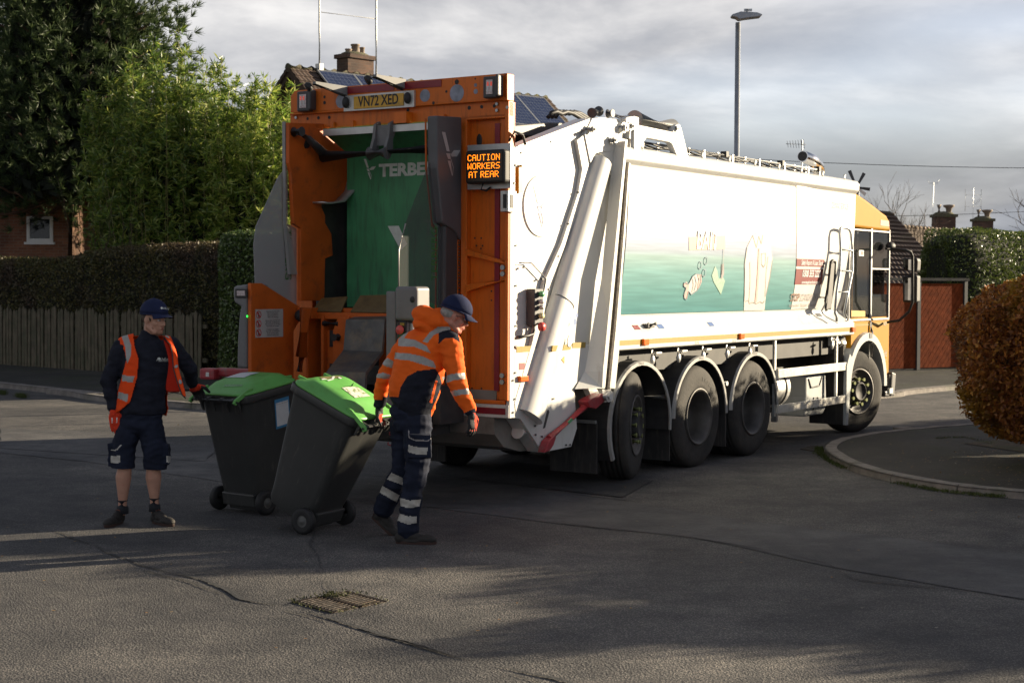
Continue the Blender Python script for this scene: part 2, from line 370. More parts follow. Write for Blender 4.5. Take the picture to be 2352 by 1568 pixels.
def crack(pts, w, seed, m=m_crack, z=.0065, name='road_crack', gaps=.25):
    w *= .5; L_ = rough_line(gv(pts), .025, .022, seed); r = random.Random(seed); mb = MB(); row = []
    def flush():
        nonlocal row
        if len(row) > 1: mb.grid(row, sm=False)
        row = []
    for i, p in enumerate(L_):
        d = (L_[min(i + 1, len(L_) - 1)] - L_[max(i - 1, 0)]).normalized(); q = Vector((-d.y, d.x))
        k = .5 + mnoise.noise(Vector((p.x * 1.7, p.y * 1.7, seed * 3.3)))
        ww = w * max(.0, k * 1.3) * r.uniform(.6, 1.3)
        if k < gaps: flush(); continue
        a, b = p - q * ww, p + q * ww; row.append([(a.x, a.y, z), (b.x, b.y, z)])
    flush(); return struct(mb.build(name, m))
crack([(980, 1165), (1130, 1172), (1300, 1205), (1420, 1222), (1600, 1237), (1760, 1262), (1900, 1296), (1960, 1330), (2040, 1340), (2200, 1357), (2400, 1382)], .014, 2, gaps=.2)
crack([(1250, 1192), (1320, 1202), (1380, 1213)], .012, 5)
crack([(2010, 1327), (2060, 1340), (2130, 1345), (2200, 1354)], .03, 6, gaps=.1)
crack([(716, 1215), (718, 1260), (733, 1300), (752, 1340), (770, 1362)], .018, 8, m_tar, gaps=.05)
crack([(-60, 1180), (120, 1215), (260, 1275), (330, 1300), (470, 1330), (560, 1375), (700, 1405), (860, 1450), (1020, 1500), (1200, 1545), (1400, 1590)], .04, 9, m_tar, gaps=.16)
crack([(-60, 1190), (180, 1240), (330, 1310), (520, 1365), (720, 1420), (900, 1468), (1050, 1512), (1240, 1568)], .012, 10, gaps=.45)
crack([(560, 1060), (800, 1090), (960, 1100), (1180, 1120), (1380, 1143), (1500, 1158)], .016, 12, gaps=.3)
crack([(1480, 1160), (1700, 1195), (1900, 1212), (2100, 1240), (2400, 1285)], .006, 13, gaps=.3)
# kerbs and pavements
def kerb(pts, w=.14, h=.10, name='kerb'):
    P = [Vector(p[:2]) for p in pts]; mb = MB(); rows = []
    for i, p in enumerate(P):
        d = (P[min(i + 1, len(P) - 1)] - P[max(i - 1, 0)]).normalized(); q = Vector((-d.y, d.x))
        a = p; b = p + q * w
        hh = h + .006 * mnoise.noise(Vector((p.x * 3, p.y * 3, 1)))
        rows.append([(a.x, a.y, -.02), (a.x + q.x * .012, a.y + q.y * .012, hh - .015), (a.x + q.x * .03, a.y + q.y * .03, hh), (b.x, b.y, hh), (b.x, b.y, -.02)])
    L_ = 0; cur = []
    for i, r_ in enumerate(rows):
        if i: L_ += (P[i] - P[i - 1]).length
        cur.append(r_)
        if L_ > .9:
            mb.grid(cur, sm=False); nxt = [tuple(Vector(a).lerp(Vector(b), min(1, .012 / max(.02, (P[i] - P[i - 1]).length))) for a, b in zip(r_, rows[min(i + 1, len(rows) - 1)]))]; cur = nxt; L_ = 0
    if len(cur) > 1: mb.grid(cur, sm=False)
    return struct(mb.build(name, m_kerb))
def dense(pts, step=.1):
    out = []
    for a, b in zip(pts[:-1], pts[1:]):
        a, b = Vector(a[:2]), Vector(b[:2])
        if (a - b).length > 25: out.append(a); continue
        n = max(1, int((b - a).length / step)); out += [a.lerp(b, k / n) for k in range(n)]
    return out + [Vector(pts[-1][:2])]
def smoothpts(pts, n=8):
    P = [Vector(p[:2]) for p in pts]; out = []
    for i in range(len(P) - 1):
        a, b, c, d = P[max(i - 1, 0)], P[i], P[i + 1], P[min(i + 2, len(P) - 1)]
        for k in range(n):
            t = k / n; out.append(.5 * ((2 * b) + (c - a) * t + (2 * a - 5 * b + 4 * c - d) * t * t + (3 * b - a - 3 * c + d) * t ** 3))
    out.append(P[-1]); return out
cor = gv([(2350, 1147), (2215, 1134), (2060, 1109), (1950, 1079), (1903, 1054), (1892, 1038), (1920, 1021), (2000, 1005), (2100, 994), (2200, 986)])
d0 = Vector((.74, -.67)); d1 = Vector((.79, .61))
cor = [cor[0] + Vector((*(d0 * 30), 0)), cor[0] + Vector((*(d0 * 4), 0))] + cor + [cor[-1] + Vector((*(d1 * 12), 0)), cor[-1] + Vector((*(d1 * 60), 0))]
ck = smoothpts(cor)
kerb(dense(ck[::-1]), .15, .075)
far = Vector((90, 30))
sheet('pavement', [p for p in ck] + [far], .068, m_pave)
# pavement along the main road on the left, and round into the side street
lk = [(-40, 60.6), (-9.4, 28.8)] + [tuple(G(*p)[:2]) for p in ((120, 903), (240, 923), (470, 941))] + [(-2.4, 21.9), (-.7, 21.2), (.9, 21.9), (3.2, 24.0), (6.46, 27.0), (8.26, 29.2), (20, 41), (60, 80)]
lks = smoothpts(lk); kerb(dense(lks), .15, .09)
sheet('pavement', [p for p in lks] + [Vector((60, 160)), Vector((-60, 160))], .082, m_pave)
sheet('garden', [(-60, 78), (-11.6, 35.4), (-6.0, 30.6), (-1.2, 27.2), (1.5, 28.4), (8.0, 34.4), (9.9, 35.1), (60, 84), (60, 170), (-60, 170)], .088, m_soil)
sheet('garden', [(5.3, 18.6), (6.2, 16.4), (8.0, 13.6), (13, 8), (40, -20), (80, 30), (34, 41), (9, 21.6)], .074, m_soil)
# moss, weeds along the kerb
m_grass = leafmat('weed_green', [(.035, .055, .010), (.06, .085, .016), (.09, .10, .03)], .7, .2)
m_mossd = leafmat('moss_dark', [(.03, .04, .012), (.06, .07, .02), (.10, .09, .03)], .8, .1)
def tufts(pts, n, h, seed):
    r = np.random.RandomState(seed); P = np.array([[p.x, p.y] for p in pts]); i = r.randint(0, len(P) - 1, n); t = r.rand(n)[:, None]
    c = P[i] * (1 - t) + P[i + 1] * t + r.normal(size=(n, 2)) * .03
    keep = np.array([mnoise.noise(Vector((x * 1.3, y * 1.3, seed))) > -.05 for x, y in c]); c = c[keep]
    k = len(c); D = r.normal(size=(k, 3)) * .6; D[:, 2] = .8
    return leaves('weeds', np.c_[c, r.rand(k) * h * .6 + .01], D, h * (.6 + r.rand(k)), .008, m_grass, None)
o = tufts(smoothpts(gv([(2300, 1143), (2150, 1128), (2000, 1097), (1930, 1072), (1886, 1045), (1885, 1030)])), 2600, .03, 3); tag(o, kind='stuff'); o.name = 'moss'
o = tufts(smoothpts(gv([(0, 905), (60, 915), (130, 920)])), 1500, .09, 4); tag(o, kind='stuff'); o.name = 'weeds'
o = tufts(smoothpts(gv([(1905, 1030), (1935, 1018), (1990, 1008)])), 900, .04, 5); tag(o, kind='stuff'); o.name = 'moss'
o = tufts(smoothpts(gv([(2150, 1020), (2220, 1018), (2300, 1040)])), 1300, .08, 6); tag(o, kind='stuff'); o.name = 'grass'
# fallen leaves and grit
k = 260; c = np.c_[NR.uniform(-5, 5, k), NR.uniform(8.2, 26, k), np.full(k, .012)]; k3 = 420; c = np.r_[c, np.c_[NR.normal(5.3, .8, k3), NR.normal(16.4, 1.2, k3), np.full(k3, .075)]]; k += k3
m_lit = leafmat('litter_leaf', [(.20, .09, .02), (.30, .17, .04), (.14, .08, .03), (.3, .28, .24)], .8, 0)
o = leaves('leaf_litter', c, NR.normal(size=(k, 3)) * (1, 1, .1), .028, .018, m_lit, None, U=np.tile([0, 0, 1.0], (k, 1))); tag(o, kind='stuff')
# ---------------------------------------------------------------- drains
m_iron = mat('cast_iron', (.030, .022, .018), .6, .5, var=.35, scale=14, bump=.4, dirt=(.055, .032, .016), dscale=8)
def drain(pts, nb, label, z=.008):
    A, B, Cc, D_ = [Vector((*p[:2], 0)) for p in pts]; cen = (A + B + Cc + D_) / 4
    r = empty('drain_cover', cen, 0, label, 'drain cover')
    X = ((B - A) + (Cc - D_)) / 2; Y = ((D_ - A) + (Cc - B)) / 2
    def P(a, b, zz): v = X * a + Y * b; return (v.x, v.y, zz)
    mb = MB()
    for (a0, b0, a1, b1) in ((-.5, -.5, .5, -.44), (-.5, .44, .5, .5), (-.5, -.44, -.45, .44), (.45, -.44, .5, .44)):
        mb.add([P(a0, b0, 0), P(a1, b0, 0), P(a1, b1, 0), P(a0, b1, 0), P(a0, b0, z), P(a1, b0, z), P(a1, b1, z), P(a0, b1, z)], [(0, 3, 2, 1), (4, 5, 6, 7), (0, 1, 5, 4), (1, 2, 6, 5), (2, 3, 7, 6), (3, 0, 4, 7)])
    mb.build('frame', m_iron, r)
    mb = MB()
    for (b0, b1) in ((-.42, -.02), (.03, .42)):
        for i in range(nb + 1):
            a = -.44 + .88 * i / nb; wd = .017
            mb.add([P(a - wd + .03, b0, .001), P(a + wd + .03, b0, .001), P(a + wd - .03, b1, .001), P(a - wd - .03, b1, .001), P(a - wd + .03, b0, z + .002), P(a + wd + .03, b0, z + .002), P(a + wd - .03, b1, z + .002), P(a - wd - .03, b1, z + .002)], [(0, 3, 2, 1), (4, 5, 6, 7), (0, 1, 5, 4), (1, 2, 6, 5), (2, 3, 7, 6), (3, 0, 4, 7)])
    mb.add([P(-.45, -.02, .002), P(.45, -.02, .002), P(.45, .03, .002), P(-.45, .03, .002), P(-.45, -.02, z + .003), P(.45, -.02, z + .003), P(.45, .03, z + .003), P(-.45, .03, z + .003)], [(0, 3, 2, 1), (4, 5, 6, 7), (0, 1, 5, 4), (1, 2, 6, 5), (2, 3, 7, 6), (3, 0, 4, 7)])
    mb.build('grating', m_iron, r)
    mb = MB(); mb.add([P(-.47, -.47, .0055), P(.47, -.47, .0055), P(.47, .47, .0055), P(-.47, .47, .0055)], [(0, 1, 2, 3)]); mb.build('pit', m_crack, r)  # dark sheet beneath the bars, standing in for the shade below
    return r, P
dr, dP = drain(gv([(668, 1384), (765, 1407), (886, 1383), (800, 1357)]), 10, 'rusty slotted drain grate sunk in the foreground asphalt, edged with moss')
k = 130; q = NR.rand(k); side = NR.randint(0, 4, k); ab = np.where(side[:, None] == 0, np.c_[q - .5, q * 0 - .53], np.where(side[:, None] == 1, np.c_[q - .5, q * 0 + .53], np.where(side[:, None] == 2, np.c_[q * 0 - .53, q - .5], np.c_[q * 0 + .53, q - .5])))
cc = np.array([dP(a, b, .012) for a, b in ab]) + np.array(dr.location) + NR.normal(size=(k, 3)) * (.012, .012, .004)
k2 = 120; e2 = np.array([dP(-.28, .12, .02)]) + np.array(dr.location) + NR.normal(size=(k2, 3)) * (.05, .03, .008)
cc = np.r_[cc, e2] - np.array(dr.location); D_ = NR.normal(size=(len(cc), 3)); D_[:, 2] = abs(D_[:, 2])
leaves('moss', cc, D_, .020, .009, m_mossd, dr)['kind'] = 'stuff'
drain(gv([(1838, 1032), (1880, 1038), (1905, 1030), (1866, 1023)]), 7, 'small slotted drain grate in the road beside the right hand kerb corner')
# ================================================================ FENCE
m_wood = mat('weathered_paling', (.115, .092, .062), .9, var=.35, scale=5, bump=.5, bscale=30, dirt=(.05, .06, .03), dscale=2.2, dlo=.42, dhi=.7, streak=True)
f0, f1 = Vector((-14.2, 37.6, .08)), Vector((-5.85, 30.35, .08))
fr = empty('picket_fence', f0, 0, 'long weathered wooden paling fence with pointed tops in front of the left hedge', 'fence')
fd = (f1 - f0); FL = fd.length; fd.normalize(); fq = Vector((fd.y, -fd.x, 0))
n = int(FL / .125); Rf = Matrix.Rotation(math.atan2(fd.y, fd.x), 3, 'Z')
for k in range(n):
    s = k * .125 + random.uniform(-.008, .008); h = 1.26 + .07 * mnoise.noise(Vector((k * .3, 0, 0))) + random.uniform(-.05, .05); wd = .050 + random.uniform(-.006, .004); tl = random.uniform(-.03, .03)
    mb = MB(); P = [(s - wd, 0), (s + wd, 0), (s + wd + tl, h - .07), (s + tl, h), (s - wd + tl, h - .07)]
    mb.prism(P, 1, -.02 + random.uniform(-.01, .01), .0 + random.uniform(0, .004)); o = mb.build('paling', m_wood, fr, T=Rf.to_4x4())
for z in (.3, .95):
    MB().box((0, .012, z), (FL, .05, z + .08)).build('rail', m_wood, fr, T=Rf.to_4x4())
for k in range(5): MB().box((k * FL / 4.2, .06, 0), (k * FL / 4.2 + .1, .16, 1.25)).build('post', m_wood, fr, T=Rf.to_4x4())
# ================================================================ PLANTS
m_twig = mat('twig', (.07, .05, .035), .9, var=.3, bump=.4)
m_bark = mat('bark', (.10, .055, .035), .95, var=.35, scale=4, bump=1.0, bscale=18, streak=True, dirt=(.05, .03, .02))
def hedge(name, path, half, zt, label, m, cat='hedge', n=60000, ls=.05, seed=1, round_=.25, twigs=0, zb=.1, core=(.012, .014, .008), zf=None, taper=.0):
    """clipped hedge: a bumpy dark core of twigs with leaves over its sides and top"""
    P = [Vector(p) for p in path]; r = np.random.RandomState(seed); mid = P[len(P) // 2]
    root = empty(name, (mid.x, mid.y, zb), 0, label, cat)
    segs = [(P[i], P[i + 1], (P[i + 1] - P[i]).length) for i in range(len(P) - 1)]; TL = sum(s[2] for s in segs)
    def at(s):
        for a, b, l in segs:
            if s <= l or b == P[-1]:
                d = (b - a).normalized(); return a + d * min(max(s, 0), l), Vector((d.y, -d.x))
            s -= l
    def prof(t):                       # t in 0..1 round the section: side, top, side -> (offset, height 0..1)
        a = half; H = 1.0; per = [(-a, 0), (-a * (1 - taper), 1 - round_ / 2.2), (-a * (1 - taper) + round_ * .5, 1.0), (a * (1 - taper) - round_ * .5, 1.0), (a * (1 - taper), 1 - round_ / 2.2), (a, 0)]
        ls_ = [0, .36, .44, .56, .64, 1.0]
        for i in range(5):
            if t <= ls_[i + 1]:
                k = (t - ls_[i]) / (ls_[i + 1] - ls_[i]); return per[i][0] * (1 - k) + per[i + 1][0] * k, per[i][1] * (1 - k) + per[i + 1][1] * k
        return per[-1]
    def S(s, t, off=0.0):
        e = min(s, TL - s); p, q = at(s); o_, h_ = prof(t); zz = zf(s / TL) if zf else zt
        endf = min(1.0, (max(e, 0) / (half * .8 + 1e-6))) ** .5 if e < half * .8 else 1.0
        b = .10 * mnoise.noise(Vector((p.x * .9, p.y * .9, h_ * 2.5 + seed))) + .05 * mnoise.noise(Vector((p.x * 3, p.y * 3, h_ * 7 + o_ * 3)))
        k = (1 + (b + off) / half) * (.35 + .65 * endf)
        x = p + q * (o_ * k); return Vector((x.x, x.y, zb + h_ * (zz - zb) * (.9 + .1 * endf) + (b + off) * (h_ ** 2)))
    mb = MB(); rows = []; ns = max(8, int(TL / .25)); ntt = 22
    for i in range(ns + 1): rows.append([S(TL * i / ns, j / ntt, -.12) for j in range(ntt + 1)])
    mb.grid(rows); c0 = rows[0]; c1_ = rows[-1]
    mb.add(c0, [list(range(len(c0)))]); mb.add(c1_, [list(range(len(c1_)))])
    inner = mb.build('branches', mat(name + '_core', core, .95, var=.5, scale=20), None, fix=True)
    wchild(inner, root)
    s_ = r.rand(n) * TL; ends = r.rand(n) < .10; s_[ends] = np.where(r.rand(ends.sum()) < .5, r.rand(ends.sum()) * .06, TL - r.rand(ends.sum()) * .06)
    t_ = r.rand(n); off = -.10 * np.abs(r.normal(size=n)) ** 1.3 + .02
    Cc = np.array([S(a, b, o_) for a, b, o_ in zip(s_, t_, off)])
    ax = np.array([tuple(at(a)[0]) for a in s_]); O_ = Cc - np.c_[ax, np.full(n, zb + (zt - zb) * .6)]; O_ /= np.linalg.norm(O_, axis=1)[:, None] + 1e-9
    ke = np.where(ends, r.rand(n) ** .5, 1.0)[:, None]; ctr = np.c_[ax, np.full(n, zb + (zt - zb) * .55)]; Cc = ctr + (Cc - ctr) * ke; D = O_ * .6 + r.normal(size=(n, 3)) * .75
    lf = leaves('foliage', Cc, D, ls * (.6 + .8 * r.rand(n)), ls * .55 * (.7 + .6 * r.rand(n)), m, None); wchild(lf, root)
    if twigs:
        s_ = r.rand(twigs) * TL; t_ = r.rand(twigs); Cc = np.array([S(a, b, -.03 + .06 * c_) for a, b, c_ in zip(s_, t_, r.rand(twigs))])
        D = r.normal(size=(twigs, 3)); D[:, 2] += .5
        tw = leaves('twigs', Cc, D, .22, .008, m_twig, None); wchild(tw, root)
    return root
m_h1 = leafmat('hedge_leaf', [(.042, .048, .016), (.075, .080, .026), (.11, .10, .035), (.17, .14, .045)], .5, .25, patch=(.085, .058, .036), pscale=.7)
m_h2 = leafmat('hedge_leaf_gloss', [(.04, .075, .016), (.08, .13, .03), (.14, .19, .045)], .32, .2, spec=.7)
m_h3 = leafmat('beech_leaf', [(.10, .035, .014), (.22, .075, .02), (.36, .14, .028), (.15, .045, .018), (.46, .22, .035)], .55, .4, patch=(.26, .15, .02), pscale=1.6)
m_h4 = leafmat('privet_leaf', [(.045, .07, .014), (.08, .115, .022), (.14, .17, .04)], .42, .25, spec=.55)
hz = lambda k: 2.40 + .26 * max(0, min(1, (k - .66) / .10)) + .12 * max(0, min(1, (k - .85) / .15)) + .03 * math.sin(k * 40)
hedge('hedge', [(-19, 42.8), (-12.0, 36.6), (-5.7, 31.4), (-4.4, 30.3)], .65, 2.7, 'tall overgrown dark clipped hedge behind the paling fence', m_h1, n=150000, ls=.065, seed=2, twigs=16000, zf=hz)
hedge('hedge', [(-5.35, 30.0), (-3.9, 29.2), (-1.5, 28.6)], .62, 2.86, 'dark green ivy covered hedge end standing between the paling fence and the truck', m_h2, n=70000, ls=.06, seed=3, twigs=1500)
# right: green hedge by the gate, beech bush on the corner and hedges added out of frame for their shade
hedge('hedge', [(9.5, 35.6), (10.1, 36.15), (22, 48)], .85, 3.12, 'tall clipped privet hedge with one sunlit side, rising above the brown gate', m_h4, n=120000, ls=.07, seed=5, round_=.5)
def bush(name, c, R3, label, m, n, ls, seed, cat='bush', zb=.1):
    root = empty(name, (c[0], c[1], zb), 0, label, cat); r = np.random.RandomState(seed)
    d = r.normal(size=(n, 3)); d /= np.linalg.norm(d, axis=1)[:, None]
    sp = np.sign(d) * np.abs(d) ** .82; sp /= np.abs(sp).max(axis=1)[:, None] ** .35
    k = np.array([1 + .10 * mnoise.noise(Vector((a * 2.2 + seed, b * 2.2, e * 2.2))) + .06 * mnoise.noise(Vector((a * 6, b * 6, e * 6))) for a, b, e in d])
    rr = k * (1 - .16 * np.abs(r.normal(size=n)))
    P = sp * rr[:, None] * np.array(R3) * .93; P[:, 2] += R3[2] ; P[:, 2] = np.maximum(P[:, 2], .02)
    leaves('foliage', P, d * .5 + r.normal(size=(n, 3)) * .8, ls * (.6 + .8 * r.rand(n)), ls * .6 * (.7 + .6 * r.rand(n)), m, root)
    mb = MB(); mb.ell((0, 0, R3[2]), tuple(x * .78 for x in R3), None, 20, 14); mb.build('branches', mat('bush_core', (.03, .014, .008), .95), root)
    tw = 2500; d = r.normal(size=(tw, 3)); d /= np.linalg.norm(d, axis=1)[:, None]; P = d * np.array(R3) * .97; P[:, 2] += R3[2]
    leaves('twigs', P[P[:, 2] > .05], (d + r.normal(size=(tw, 3)) * .4)[P[:, 2] > .05], .16, .006, m_twig, root)
    return root
hedge('hedge', [(7.35, 18.3), (7.9, 19.9), (14.2, 25.7)], .4, 2.0, 'unseen low hedge added behind the copper bush to shade the pavement', m_h3, n=14000, ls=.08, seed=14)  # out of view, added to shade the pavement and the road beside it
bush('beech_bush', (6.44, 16.6), (1.82, 1.45, 1.06), 'rounded copper brown beech bush overhanging the right hand pavement', m_h3, 130000, .055, 11)
hedge('hedge', [(8.3, 16.6), (10.6, 13.2), (16.5, 6.0)], .5, 2.75, 'unseen beech hedge continuing from the copper bush, height shaped to shade the road', m_h3, n=30000, ls=.09, seed=8, zf=lambda k: 2.9 - .5 * min(1, k * 2.5) + .2 * math.sin(k * 23) + .12 * math.sin(k * 61))  # out of view, top profile shaped for the shade on the foreground road
# conifer
def sprays(Cn, Dn, per, L0, W0, r, spread=.55):
    n = len(Cn); C_ = np.repeat(Cn, per, 0); D_ = np.repeat(Dn, per, 0) + r.normal(size=(n * per, 3)) * spread
    D_ /= np.linalg.norm(D_, axis=1)[:, None]; L = L0 * (.5 + .9 * r.rand(n * per)); C_ = C_ + D_ * L[:, None] * .5
    return C_, D_, L
m_inner = mat('inner_shade_leaf', (.010, .014, .007), .9)  # near-black leaves set inside the crowns, interior shade put into their colour
def conifer(name, base, H, Rm, label, m, seed, nb=230, z0=3.2):
    root = empty(name, base, 0, label, 'tree'); r = np.random.RandomState(seed)
    MB().tube([(0, 0, 0), (.04, 0, H * .4), (0, .03, H * .95)], [.42, .25, .04], 12).build('trunk', m_bark, root)
    Cn = []; Dn = []; mb = MB()
    for k in range(nb):
        z = z0 + (H - z0) * (k / nb) ** .92; a = k * 2.39996 + r.rand() * .5; L = Rm * (1 - ((z - z0) / (H - z0)) ** 1.6 * .92) * (.75 + .4 * r.rand())
        u = Vector((math.cos(a), math.sin(a), 0)); pts = []
        for j in range(9):
            t = j / 8; pts.append(Vector((0, 0, z)) + u * L * t + Vector((0, 0, -.28 * L * math.sin(t * 2.2) + .34 * L * t ** 3)))
        mb.tube(pts[:7], [.045 * (1 - j / 9) + .008 for j in range(7)], 4)
        for j in range(int(L * 13)):
            t = .28 + .74 * r.rand() ** .7; i = min(7, int(t * 8)); p = pts[i].lerp(pts[min(8, i + 1)], t * 8 - i) + Vector(tuple(r.normal(size=3) * (.16 + .16 * t)))
            Cn.append(tuple(p)); dd = u * .75 + Vector(tuple(r.normal(size=3) * .35)); dd.z = .15 + .75 * r.rand(); Dn.append(tuple(dd.normalized()))
    mb.build('limbs', m_bark, root)
    Cn = np.array(Cn); Dn = np.array(Dn); C_, D_, L = sprays(Cn, Dn, 30, .22, .02, r, .42)
    leaves('crown', C_, D_, L, .019, m, root)
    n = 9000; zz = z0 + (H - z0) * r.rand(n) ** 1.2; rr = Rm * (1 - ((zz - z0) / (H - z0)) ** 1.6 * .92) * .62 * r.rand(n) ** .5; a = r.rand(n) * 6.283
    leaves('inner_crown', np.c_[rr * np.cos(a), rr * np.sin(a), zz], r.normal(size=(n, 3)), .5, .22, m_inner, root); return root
m_con = leafmat('conifer_needle', [(.022, .040, .016), (.042, .072, .026), (.070, .105, .036), (.11, .15, .055)], .55, .25)
conifer('conifer_tree', (-10.6, 38.6, 0), 15, 3.0, 'huge dark green conifer towering behind the left hedge', m_con, 3, nb=310, z0=4.0)
conifer('conifer_tree', (-15.3, 41.5, 0), 14, 3.4, 'second dark conifer at the left picture edge, beside the brick house window', m_con, 4, nb=210, z0=4.3)
# bamboo
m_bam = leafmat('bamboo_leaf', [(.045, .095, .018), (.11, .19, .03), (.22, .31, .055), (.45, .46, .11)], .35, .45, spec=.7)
m_cane = mat('bamboo_cane', (.22, .19, .07), .5, var=.25)
def bamboo(c, rx, ry, culms, label, seed, hmin, hmax, hfun=None):
    root = empty('bamboo', (c[0], c[1], .1), 0, label, 'bamboo'); r = np.random.RandomState(seed); mb = MB(); Cn = []; Dn = []
    for k in range(culms):
        a = r.rand() * 6.283; q = r.rand() ** .5; x, y = rx * q * math.cos(a), ry * q * math.sin(a); h = hmin + (hmax - hmin) * r.rand() ** 1.3
        if hfun: h *= hfun(x / rx)
        h *= (1 - .22 * q)
        lx, ly = x / rx * .5 + r.normal() * .14, y / ry * .4 + r.normal() * .14; pts = []
        for j in range(9):
            t = j / 8; pts.append(Vector((x + lx * t ** 2.2 * .7, y + ly * t ** 2.2 * .7, h * t - .10 * t ** 4 * (abs(lx) + abs(ly)))))
        mb.tube(pts, [.012 * (1 - .7 * j / 8) for j in range(9)], 4)
        for j in range(int(h * 12)):
            t = .12 + .88 * r.rand() ** .8; i = min(7, int(t * 8)); p = pts[i].lerp(pts[min(8, i + 1)], t * 8 - i); s_ = .24 * (1 - .78 * t ** 3)
            Cn.append(tuple(p + Vector(tuple(r.normal(size=3) * s_)))); dd = r.normal(size=3) * .7; dd[2] = -.25 + .5 * t + r.normal() * .3; Dn.append(dd)
    mb.build('canes', m_cane, root)
    Cn = np.array(Cn); Dn = np.array(Dn); C_, D_, L = sprays(Cn, Dn, 13, .18, .02, r, .62)
    leaves('foliage', C_, D_, L, .027, m_bam, root)
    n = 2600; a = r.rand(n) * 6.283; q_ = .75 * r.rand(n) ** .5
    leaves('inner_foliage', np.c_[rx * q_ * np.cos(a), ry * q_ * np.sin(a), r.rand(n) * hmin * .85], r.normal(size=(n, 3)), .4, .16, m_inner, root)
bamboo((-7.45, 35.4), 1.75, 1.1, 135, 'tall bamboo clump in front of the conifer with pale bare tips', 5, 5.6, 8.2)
m_bam = leafmat('bamboo_leaf_sunlit', [(.07, .13, .02), (.17, .27, .04), (.31, .40, .07), (.55, .55, .14)], .35, .5, spec=.7)  # lighter copy of the bamboo leaf, sunlight put into its colour
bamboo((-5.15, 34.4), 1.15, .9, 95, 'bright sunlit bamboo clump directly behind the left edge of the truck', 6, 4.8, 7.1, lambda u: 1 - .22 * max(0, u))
# bare saplings in front of the conifer
def baretree(name, base, H, label, seed, depth=5, r0=.05, spread=.5, up=.35, cat='tree'):
    root = empty(name, base, 0, label, cat); r = random.Random(seed); mb = MB(); tr = MB()
    def grow(p, d, L, rad_, dep):
        pts = [p]; q = p.copy(); dd = d.copy()
        for _ in range(4):
            dd = (dd + Vector((r.uniform(-.18, .18), r.uniform(-.18, .18), r.uniform(-.08, .2) * up))).normalized(); q = q + dd * L / 4; pts.append(q.copy())
        (tr if dep == depth else mb).tube(pts, [rad_ * (1 - .12 * j) for j in range(5)], 5 if dep > 2 else 3)
        if dep == 0: return
        for k in range(r.choice((2, 3, 3)) + (dep == depth)):
            a = r.uniform(0, 6.28); x, y, z = basis(dd); e = (z + (x * math.cos(a) + y * math.sin(a)) * r.uniform(spread * .6, spread * 1.4)); e.z += up * .5
            grow(pts[r.choice((2, 3, 4, 4))], e.normalized(), L * r.uniform(.6, .85), rad_ * .58, dep - 1)
    grow(Vector((0, 0, 0)), Vector((0, 0, 1)), H * .3, r0, depth)
    tr.build('trunk', m_twig, root); mb.build('crown', m_twig, root); return root
for i, (px, py, D, h) in enumerate(((165, 590, 34.6, 5.6), (238, 590, 34.9, 6.2), (215, 590, 34.5, 5.2), (300, 590, 34.2, 5.8))):
    b0 = AT(px, py, D); baretree('sapling', (b0.x, D, .1), h, ['thin bare sapling rising between conifer and hedge, leftmost', 'tallest pale bare shoot in front of the conifer', 'bare sapling leaning behind the hedge near the house window', 'bare sapling at the left edge of the bamboo'][i], 20 + i, depth=2, r0=.022, spread=.35, up=.8)
b0 = AT(2068, 500, 62); baretree('bare_tree', (b0.x, 62, 0), 6.4, 'bare winter tree behind the brown tiled roof on the right', 31, depth=6, r0=.12, spread=.62)
b0 = AT(2010, 480, 60); baretree('bare_tree', (b0.x, 60, 0), 6.1, 'smaller bare tree directly behind the yellow cab roof', 33, depth=5, r0=.1, spread=.62)
b0 = AT(2400, 520, 50); baretree('bare_tree', (b0.x, 50, 0), 6.0, 'bare twiggy tree at the right picture edge above the hedge', 35, depth=5, r0=.1, spread=.7)
